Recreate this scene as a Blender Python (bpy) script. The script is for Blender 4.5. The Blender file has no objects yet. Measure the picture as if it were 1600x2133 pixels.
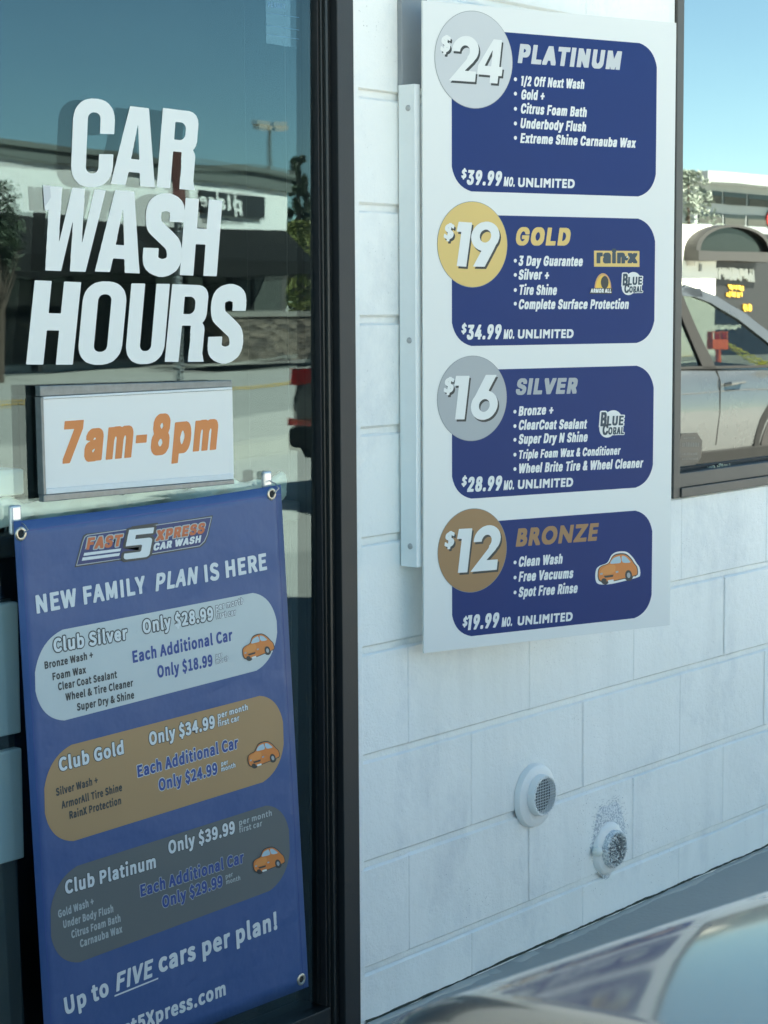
import bpy, math, random
from mathutils import Vector, Matrix

random.seed(7)
R = math.radians
scene = bpy.context.scene
COL = scene.collection

# ------------------------------------------------------------------ camera
# the camera sits in the driver's seat of a car in the drive-through lane;
# the wall face is the plane y = 0, the lane runs along +x, the street is towards -y
FOC = 4154.4                      # focal length in pixels of the 1600 px wide photo
YAW, PITCH, ROLL = 0.682932, 0.102379, 0.006138
EYE = Vector((0.0, -2.32736, 1.34065))
_f = Vector((math.cos(PITCH)*math.cos(YAW), math.cos(PITCH)*math.sin(YAW), -math.sin(PITCH)))
_r = Vector((math.sin(YAW), -math.cos(YAW), 0.0))
_d = _f.cross(_r)
AX_R = _r*math.cos(ROLL) + _d*math.sin(ROLL)
AX_D = -_r*math.sin(ROLL) + _d*math.cos(ROLL)
AX_F = _f
cam = bpy.data.cameras.new('camera')
cam.sensor_fit = 'HORIZONTAL'
cam.sensor_width = 32.0
cam.lens = 32.0*FOC/1600.0
cam.clip_start = 0.05
cam.clip_end = 2000.0
cam.dof.use_dof = True
cam.dof.focus_distance = 3.50
cam.dof.aperture_fstop = 24.0
cam_ob = bpy.data.objects.new('camera', cam)
m3 = Matrix((AX_R, -AX_D, -AX_F)).transposed()
cam_ob.matrix_world = Matrix.Translation(EYE) @ m3.to_4x4()
COL.objects.link(cam_ob)
scene.camera = cam_ob

# ------------------------------------------------------------------ sky, sun, exposure
SUN_EL, SUN_AZ = R(47), R(20)     # sun behind the car wash: its street side lies in open shade
sun_dir = Vector((math.sin(SUN_AZ)*math.cos(SUN_EL), math.cos(SUN_AZ)*math.cos(SUN_EL), math.sin(SUN_EL)))
world = bpy.data.worlds.new('World')
scene.world = world
world.use_nodes = True
wn = world.node_tree
bg = wn.nodes['Background']
sky = wn.nodes.new('ShaderNodeTexSky')
sky.sky_type = 'NISHITA'
sky.sun_disc = False
sky.sun_elevation = SUN_EL
sky.sun_rotation = SUN_AZ
sky.air_density = 0.7
sky.dust_density = 0.0
sky.ozone_density = 4.5
tint = wn.nodes.new('ShaderNodeMixRGB')
tint.blend_type = 'MULTIPLY'
tint.inputs[0].default_value = 1.0
tint.inputs[2].default_value = (1.0, 1.05, 0.81, 1)   # white balance set for the shade
wn.links.new(sky.outputs[0], tint.inputs[1])
wn.links.new(tint.outputs[0], bg.inputs[0])
bg.inputs[1].default_value = 0.05
sun = bpy.data.lights.new('sun', 'SUN')
sun.energy = 5.0
sun.angle = R(0.53)
sun.color = (1.0, 0.92, 0.77)
sun_ob = bpy.data.objects.new('sun', sun)
sun_ob.rotation_euler = (-sun_dir).to_track_quat('-Z', 'Y').to_euler()
sun_ob.location = (0, 0, 30)
COL.objects.link(sun_ob)
scene.view_settings.view_transform = 'Standard'
scene.view_settings.look = 'None'
scene.view_settings.gamma = 1.0
scene.view_settings.exposure = 3.20
try:
    scene.cycles.max_bounces = 10
    scene.cycles.transparent_max_bounces = 16
    scene.cycles.glossy_bounces = 6
    scene.cycles.caustics_reflective = False
    scene.cycles.caustics_refractive = False
except Exception:
    pass

# ------------------------------------------------------------------ pixel rays (photo pixels, 1600 wide)
def ray(px, py):
    return ((px-800.0)/FOC*AX_R + (py-1066.5)/FOC*AX_D + AX_F)
def hit(o, v, n, p):
    return o + v*((Vector(p)-o).dot(n)/v.dot(n))
class Plane:
    """a real plane in the scene with in-plane axes u, v and outward normal n"""
    def __init__(s, o, u, v):
        s.o = Vector(o); s.u = Vector(u).normalized(); s.v = Vector(v).normalized(); s.n = s.u.cross(s.v).normalized()
    def uv(s, px, py):
        p = hit(EYE, ray(px, py), s.n, s.o) - s.o
        return Vector((p.dot(s.u), p.dot(s.v)))
    def at(s, u, v, lift=0.0):
        return s.o + s.u*u + s.v*v + s.n*(lift*.35)   # print lies almost flush
def wall_plane(y): return Plane((0, y, 0), (1, 0, 0), (0, 0, 1))
GL_Y, GL_T = 0.030, R(0.30)        # the door glass leans out by a third of a degree
PANE_L = (Vector((1.0, GL_Y, 1.0)), Vector((0, -math.cos(GL_T), -math.sin(GL_T))))
PANE_R = (Vector((4.0, 0.035, 1.0)), Vector((0, -1, 0)))
def refl(px, py, n, p, pane):
    """where the line of sight through a pixel ends after mirroring in a window pane"""
    v = ray(px, py)
    h = hit(EYE, v, pane[1], pane[0])
    w = v - pane[1]*(2*v.dot(pane[1]))
    return hit(h, w, Vector(n), Vector(p))

# ------------------------------------------------------------------ object helpers
ROOT = {}
def tag(o, label=None, cat=None, group=None, kind=None):
    if label: o['label'] = label
    if cat: o['category'] = cat
    if group: o['group'] = group
    if kind: o['kind'] = kind
    return o
def empty(name, loc, label, cat, group=None, rz=0.0):
    o = bpy.data.objects.new(name, None)
    o.location = loc; o.rotation_euler = (0, 0, rz); o.empty_display_size = 0.1
    COL.objects.link(o); tag(o, label, cat, group)
    ROOT[o.name] = Vector(loc) if rz == 0.0 else None
    return o
class MB:
    def __init__(s): s.v = []; s.f = []; s.mi = []; s.cur = 0
    def add(s, vs, fs):
        b = len(s.v); s.v += [Vector(q) for q in vs]; s.f += [tuple(i+b for i in f) for f in fs]; s.mi += [s.cur]*len(fs)
        return s
    def quad(s, a, b, c, d): return s.add([a, b, c, d], [(0, 1, 2, 3)])
    def box(s, x0, x1, y0, y1, z0, z1):
        return s.add([(x0,y0,z0),(x1,y0,z0),(x1,y1,z0),(x0,y1,z0),(x0,y0,z1),(x1,y0,z1),(x1,y1,z1),(x0,y1,z1)],
                     [(0,3,2,1),(4,5,6,7),(0,1,5,4),(1,2,6,5),(2,3,7,6),(3,0,4,7)])
    def obox(s, c, ax, ay, az):
        c, ax, ay, az = map(Vector, (c, ax, ay, az))
        P = [c+ax*i+ay*j+az*k for k in (-1, 1) for i, j in ((-1,-1),(1,-1),(1,1),(-1,1))]
        return s.add(P, [(0,3,2,1),(4,5,6,7),(0,1,5,4),(1,2,6,5),(2,3,7,6),(3,0,4,7)])
    def prism(s, poly, thick):
        """poly: 3D points of a planar outline (front), thick: vector to the back"""
        n = len(poly); t = Vector(thick); P = [Vector(p) for p in poly]
        return s.add(P+[p+t for p in P], [tuple(range(n)), tuple(range(2*n-1, n-1, -1))] + [(i, i+n, (i+1) % n+n, (i+1) % n) for i in range(n)])
    def tube(s, pts, r, n=8, closed=False):
        pts = [Vector(p) for p in pts]; N = len(pts); rr = r if isinstance(r, (list, tuple)) else [r]*N
        V = []; up0 = None
        for i, p in enumerate(pts):
            if closed: d = pts[(i+1) % N]-pts[i-1]
            else: d = pts[min(i+1, N-1)]-pts[max(i-1, 0)]
            d.normalize()
            if up0 is None: up0 = Vector((0, 0, 1)) if abs(d.z) < .9 else Vector((1, 0, 0))
            a = d.cross(up0).normalized(); up0 = a.cross(d).normalized()
            V += [p+(a*math.cos(2*math.pi*k/n)+up0*math.sin(2*math.pi*k/n))*rr[i] for k in range(n)]
        F = []
        for i in range(N if closed else N-1):
            j = (i+1) % N
            F += [(i*n+k, i*n+(k+1) % n, j*n+(k+1) % n, j*n+k) for k in range(n)]
        if not closed: F += [tuple(range(n-1, -1, -1)), tuple((N-1)*n+k for k in range(n))]
        return s.add(V, F)
    def lathe(s, c, axis, prof, n=32, a0=None):
        """prof: (distance along axis, radius)"""
        c = Vector(c); axis = Vector(axis).normalized()
        a = axis.cross(Vector((0, 0, 1)) if abs(axis.z) < .9 else Vector((1, 0, 0))).normalized(); b = axis.cross(a)
        V = [c+axis*t+(a*math.cos(2*math.pi*k/n)+b*math.sin(2*math.pi*k/n))*r for t, r in prof for k in range(n)]
        F = [(i*n+k, i*n+(k+1) % n, (i+1)*n+(k+1) % n, (i+1)*n+k) for i in range(len(prof)-1) for k in range(n)]
        return s.add(V, F)
    def grid(s, fn, nu, nv):
        V = [fn(i/nu, j/nv) for j in range(nv+1) for i in range(nu+1)]
        return s.add(V, [(j*(nu+1)+i, j*(nu+1)+i+1, (j+1)*(nu+1)+i+1, (j+1)*(nu+1)+i) for j in range(nv) for i in range(nu)])
    def build(s, name, mats, parent=None, smooth=False, bevel=0.0, local=False):
        me = bpy.data.meshes.new(name)
        off = Vector((0, 0, 0))
        if parent is not None and not local:
            r = parent
            while r.parent: r = r.parent
            off = ROOT.get(r.name) or Vector((0, 0, 0))
        me.from_pydata([tuple(q-off) for q in s.v], [], s.f)
        if not isinstance(mats, (list, tuple)): mats = [mats]
        for m in mats: me.materials.append(m)
        if len(mats) > 1:
            for p, i in zip(me.polygons, s.mi): p.material_index = i
        if smooth:
            for p in me.polygons: p.use_smooth = True
        me.update()
        o = bpy.data.objects.new(name, me); COL.objects.link(o)
        if parent is not None: o.parent = parent
        if bevel:
            b = o.modifiers.new('bevel', 'BEVEL'); b.width = bevel; b.segments = 2; b.limit_method = 'ANGLE'; b.angle_limit = R(40)
        if smooth and not bevel:
            try: me.set_sharp_from_angle(angle=R(38))
            except Exception: pass
        return o

# ------------------------------------------------------------------ materials
def mat(name, col, rough=0.5, metal=0.0, var=0.0, vscale=6.0, bump=0.0, bscale=200.0, bdist=0.002, coat=0.0, spec=0.5, coords='Object'):
    m = bpy.data.materials.new(name); m.use_nodes = True
    nt = m.node_tree; b = nt.nodes['Principled BSDF']
    b.inputs['Base Color'].default_value = (*col, 1); b.inputs['Roughness'].default_value = rough
    b.inputs['Metallic'].default_value = metal; b.inputs['Coat Weight'].default_value = coat; b.inputs['Specular IOR Level'].default_value = spec
    b.inputs['Coat Roughness'].default_value = 0.03
    tc = nt.nodes.new('ShaderNodeTexCoord')
    if var:
        no = nt.nodes.new('ShaderNodeTexNoise'); no.inputs['Scale'].default_value = vscale; no.inputs['Detail'].default_value = 6.0; no.inputs['Roughness'].default_value = 0.65
        mx = nt.nodes.new('ShaderNodeMixRGB'); mx.inputs[1].default_value = (*[c*(1-var) for c in col], 1); mx.inputs[2].default_value = (*[min(1, c*(1+var)) for c in col], 1)
        nt.links.new(tc.outputs[coords], no.inputs['Vector']); nt.links.new(no.outputs['Fac'], mx.inputs[0]); nt.links.new(mx.outputs[0], b.inputs['Base Color'])
        rr = nt.nodes.new('ShaderNodeMapRange'); rr.inputs[3].default_value = max(0, rough-.08); rr.inputs[4].default_value = min(1, rough+.08)
        nt.links.new(no.outputs['Fac'], rr.inputs[0]); nt.links.new(rr.outputs[0], b.inputs['Roughness'])
    if bump:
        n2 = nt.nodes.new('ShaderNodeTexNoise'); n2.inputs['Scale'].default_value = bscale; n2.inputs['Detail'].default_value = 4.0
        bp = nt.nodes.new('ShaderNodeBump'); bp.inputs['Strength'].default_value = bump; bp.inputs['Distance'].default_value = bdist
        nt.links.new(tc.outputs[coords], n2.inputs['Vector']); nt.links.new(n2.outputs['Fac'], bp.inputs['Height']); nt.links.new(bp.outputs[0], b.inputs['Normal'])
    return m
def painted_block():
    """white masonry paint: rolled texture, pinholes, grime specks and faint rain streaks"""
    m = mat('white_masonry_paint', (.80, .80, .78), rough=.55)
    nt = m.node_tree; b = nt.nodes['Principled BSDF']; L = nt.links.new
    tc = nt.nodes.new('ShaderNodeTexCoord')
    def noise(sc, det=5.0, stretch=None, rough=.6):
        n = nt.nodes.new('ShaderNodeTexNoise'); n.inputs['Scale'].default_value = sc; n.inputs['Detail'].default_value = det; n.inputs['Roughness'].default_value = rough
        if stretch:
            mp = nt.nodes.new('ShaderNodeMapping'); mp.inputs['Scale'].default_value = stretch; L(tc.outputs['Object'], mp.inputs[0]); L(mp.outputs[0], n.inputs['Vector'])
        else: L(tc.outputs['Object'], n.inputs['Vector'])
        return n
    def ramp(src, a, c, ca=(0,0,0,1), cb=(1,1,1,1)):
        r = nt.nodes.new('ShaderNodeValToRGB'); r.color_ramp.elements[0].position = a; r.color_ramp.elements[1].position = c
        r.color_ramp.elements[0].color = ca; r.color_ramp.elements[1].color = cb; L(src, r.inputs[0]); return r
    def mix(t, fac, c1, c2):
        x = nt.nodes.new('ShaderNodeMixRGB'); x.blend_type = t
        for i, v in ((0, fac), (1, c1), (2, c2)):
            if isinstance(v, (float, int)): x.inputs[i].default_value = v
            elif isinstance(v, tuple): x.inputs[i].default_value = v
            else: L(v, x.inputs[i])
        return x.outputs[0]
    big = ramp(noise(2.3, 6).outputs['Fac'], .3, .75)
    c = mix('MIX', big.outputs[0], (.84, .84, .79, 1), (.915, .91, .865, 1))
    st = ramp(noise(9, 4, (1.0, 1.0, .07)).outputs['Fac'], .50, .78)
    fa = nt.nodes.new('ShaderNodeMath'); fa.operation = 'MULTIPLY'; fa.inputs[1].default_value = .22; L(st.outputs[0], fa.inputs[0])
    c = mix('MIX', fa.outputs[0], c, (.50, .51, .50, 1))
    sm = ramp(noise(3.1, 7, (1.3, 1, .8), .72).outputs['Fac'], .52, .70)
    fs = nt.nodes.new('ShaderNodeMath'); fs.operation = 'MULTIPLY'; fs.inputs[1].default_value = .34; L(sm.outputs[0], fs.inputs[0])
    c = mix('MIX', fs.outputs[0], c, (.47, .50, .53, 1))
    vo = nt.nodes.new('ShaderNodeTexVoronoi'); vo.inputs['Scale'].default_value = 120.0; L(tc.outputs['Object'], vo.inputs['Vector'])
    pit = ramp(vo.outputs['Distance'], .06, .17, (1,1,1,1), (0,0,0,1))
    sel = ramp(noise(7, 5, None, .75).outputs['Fac'], .53, .66)
    pm = nt.nodes.new('ShaderNodeMath'); pm.operation = 'MULTIPLY'; L(pit.outputs[0], pm.inputs[0]); L(sel.outputs[0], pm.inputs[1])
    pf = nt.nodes.new('ShaderNodeMath'); pf.operation = 'MULTIPLY'; pf.inputs[1].default_value = .75; L(pm.outputs[0], pf.inputs[0])
    c = mix('MIX', pf.outputs[0], c, (.20, .21, .21, 1))
    L(c, b.inputs['Base Color'])
    h1 = noise(210, 4).outputs['Fac']; h2 = noise(45, 4).outputs['Fac']
    ad = nt.nodes.new('ShaderNodeMath'); ad.operation = 'MULTIPLY_ADD'; ad.inputs[1].default_value = .45; L(h1, ad.inputs[0]); L(h2, ad.inputs[2])
    sb = nt.nodes.new('ShaderNodeMath'); sb.operation = 'SUBTRACT'; L(ad.outputs[0], sb.inputs[0]); L(pm.outputs[0], sb.inputs[1])
    bp = nt.nodes.new('ShaderNodeBump'); bp.inputs['Strength'].default_value = .55; bp.inputs['Distance'].default_value = .0042
    L(sb.outputs[0], bp.inputs['Height']); L(bp.outputs[0], b.inputs['Normal'])
    return m
def glass(name, f0, tintc=(1, 1, 1), wave=0.0, wscale=3.0, trans=(0.95, 0.98, 0.97)):
    """one surface of window glass: part mirror, part clear, more mirror towards grazing"""
    m = bpy.data.materials.new(name); m.use_nodes = True; nt = m.node_tree; nt.nodes.clear(); L = nt.links.new
    out = nt.nodes.new('ShaderNodeOutputMaterial'); mx = nt.nodes.new('ShaderNodeMixShader')
    gl = nt.nodes.new('ShaderNodeBsdfGlossy'); gl.inputs['Roughness'].default_value = 0.0; gl.inputs['Color'].default_value = (*tintc, 1)
    tr = nt.nodes.new('ShaderNodeBsdfTransparent'); tr.inputs['Color'].default_value = (*trans, 1)
    lw = nt.nodes.new('ShaderNodeLayerWeight'); lw.inputs['Blend'].default_value = .5
    p5 = nt.nodes.new('ShaderNodeMath'); p5.operation = 'POWER'; p5.inputs[1].default_value = 5.0; L(lw.outputs['Facing'], p5.inputs[0])
    ma = nt.nodes.new('ShaderNodeMath'); ma.operation = 'MULTIPLY_ADD'; ma.inputs[1].default_value = 1-f0; ma.inputs[2].default_value = f0; L(p5.outputs[0], ma.inputs[0])
    L(ma.outputs[0], mx.inputs[0]); L(tr.outputs[0], mx.inputs[1]); L(gl.outputs[0], mx.inputs[2]); L(mx.outputs[0], out.inputs[0])
    if wave:
        tc = nt.nodes.new('ShaderNodeTexCoord'); mp = nt.nodes.new('ShaderNodeMapping'); mp.inputs['Scale'].default_value = (.55, 1, 1.5); no = nt.nodes.new('ShaderNodeTexNoise'); no.inputs['Scale'].default_value = wscale; no.inputs['Detail'].default_value = 0.5
        bp = nt.nodes.new('ShaderNodeBump'); bp.inputs['Strength'].default_value = 1.0; bp.inputs['Distance'].default_value = wave
        L(tc.outputs['Object'], mp.inputs[0]); L(mp.outputs[0], no.inputs['Vector']); L(no.outputs['Fac'], bp.inputs['Height']); L(bp.outputs[0], gl.inputs['Normal'])
    return m

M = {}
M['block'] = painted_block()
M['white_panel'] = mat('white_sign_panel', (.75, .75, .715), rough=.32, var=.015, vscale=3)
M['navy'] = mat('navy_print', (.008, .033, .155), rough=.42, var=.06, vscale=9, spec=.22)
M['white_ink'] = mat('white_print', (.76, .76, .725), rough=.40)
M['gold'] = mat('gold_print', (.70, .49, .155), rough=.40, var=.03)
M['bronze'] = mat('bronze_print', (.32, .175, .072), rough=.40, var=.03)
M['silver'] = mat('silver_print', (.37, .39, .40), rough=.40, var=.03)
M['platinum'] = mat('platinum_print', (.56, .57, .57), rough=.40, var=.03)
M['black_ink'] = mat('black_print', (.025, .03, .03), rough=.45)
M['ring'] = mat('grey_ring_print', (.22, .24, .24), rough=.45)
M['orange'] = mat('orange_print', (.68, .21, .040), rough=.42, var=.05, vscale=30)
M['orange_red'] = mat('orange_red_print', (.55, .13, .040), rough=.42)
M['banner'] = mat('blue_vinyl_banner', (.040, .092, .245), rough=.45, var=.05, vscale=7, bump=.8, bscale=8, bdist=.010)
M['b_silver'] = mat('banner_silver_print', (.56, .60, .58), rough=.45, var=.05, vscale=8)
M['b_gold'] = mat('banner_gold_print', (.42, .255, .115), rough=.45, var=.05, vscale=8)
M['b_plat'] = mat('banner_grey_print', (.115, .130, .130), rough=.45, var=.05, vscale=8)
M['b_white'] = mat('banner_white_print', (.70, .72, .71), rough=.45, var=.03)
M['b_blue'] = mat('banner_blue_print', (.022, .062, .26), rough=.45)
M['b_dark'] = mat('banner_dark_print', (.045, .05, .05), rough=.45)
M['b_pale'] = mat('banner_pale_print', (.42, .46, .45), rough=.45)
M['vinyl'] = mat('white_cut_vinyl', (.74, .745, .71), rough=.35, var=.012, vscale=4)
M['frame'] = mat('black_bronze_aluminium', (.014, .016, .016), rough=.34, metal=.0, var=.25, vscale=14, bump=.15, bscale=300)
M['frame_face'] = mat('weathered_black_aluminium', (.012, .0145, .016), rough=.48, var=.22, vscale=20, bump=.12, bscale=300)
M['frame_brown'] = mat('weathered_bronze_aluminium', (.070, .066, .058), rough=.5, var=.2, vscale=18, bump=.15, bscale=260)
def chipped(m, amount=.16):
    """pale scratches and chips on dark anodised metal"""
    nt = m.node_tree; b = nt.nodes['Principled BSDF']; src = b.inputs['Base Color'].links[0].from_socket
    tc = nt.nodes.new('ShaderNodeTexCoord'); mp = nt.nodes.new('ShaderNodeMapping'); mp.inputs['Scale'].default_value = (1.6, 1.6, .55); mp.inputs['Rotation'].default_value = (.2, .5, 0)
    no = nt.nodes.new('ShaderNodeTexNoise'); no.inputs['Scale'].default_value = 120; no.inputs['Detail'].default_value = 5; no.inputs['Roughness'].default_value = .7
    rp = nt.nodes.new('ShaderNodeValToRGB'); rp.color_ramp.elements[0].position = .70; rp.color_ramp.elements[1].position = .78
    mx = nt.nodes.new('ShaderNodeMixRGB'); mx.inputs[2].default_value = (amount, amount*1.02, amount, 1)
    nt.links.new(tc.outputs['Object'], mp.inputs[0]); nt.links.new(mp.outputs[0], no.inputs['Vector']); nt.links.new(no.outputs['Fac'], rp.inputs[0])
    nt.links.new(rp.outputs[0], mx.inputs[0]); nt.links.new(src, mx.inputs[1]); nt.links.new(mx.outputs[0], b.inputs['Base Color'])
chipped(M['frame'], .05); chipped(M['frame_face'], .07); chipped(M['frame_brown'], .13)
M['gasket'] = mat('black_rubber_gasket', (.012, .012, .013), rough=.6)
M['pane'] = glass('storefront_glass', .060, (.70, .93, 1.0), wave=.00025, wscale=7.0)
M['pane_in'] = glass('storefront_inner_glass', .054, (.68, .93, 1.0), wave=.00025, wscale=6.0)
M['pane_r'] = glass('mirrored_window_film', .40, (.96, 1.0, .985), wave=.00022, wscale=5.0, trans=(.25, .27, .26))
M['clear'] = glass('clear_acrylic', .06, (1, 1, 1), trans=(.86, .89, .88))
M['car_glass'] = glass('car_window_glass', .06, (1, 1, 1), trans=(.36, .40, .38))
M['chalk'] = mat('white_coated_steel', (.78, .80, .78), rough=.45, var=.05, vscale=25, bump=.1)
M['pipe'] = mat('white_painted_vent', (.82, .81, .77), rough=.42, var=.04, vscale=18, bump=.15, bscale=120)
M['steel'] = mat('galvanised_steel', (.42, .43, .43), rough=.35, metal=.8, var=.1, vscale=30)
M['brass'] = mat('brass_grommet', (.50, .47, .40), rough=.3, metal=.85)
M['dark'] = mat('dark_void', (.02, .022, .022), rough=.8)
M['interior'] = mat('dark_interior_paint', (.035, .038, .036), rough=.8)

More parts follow.
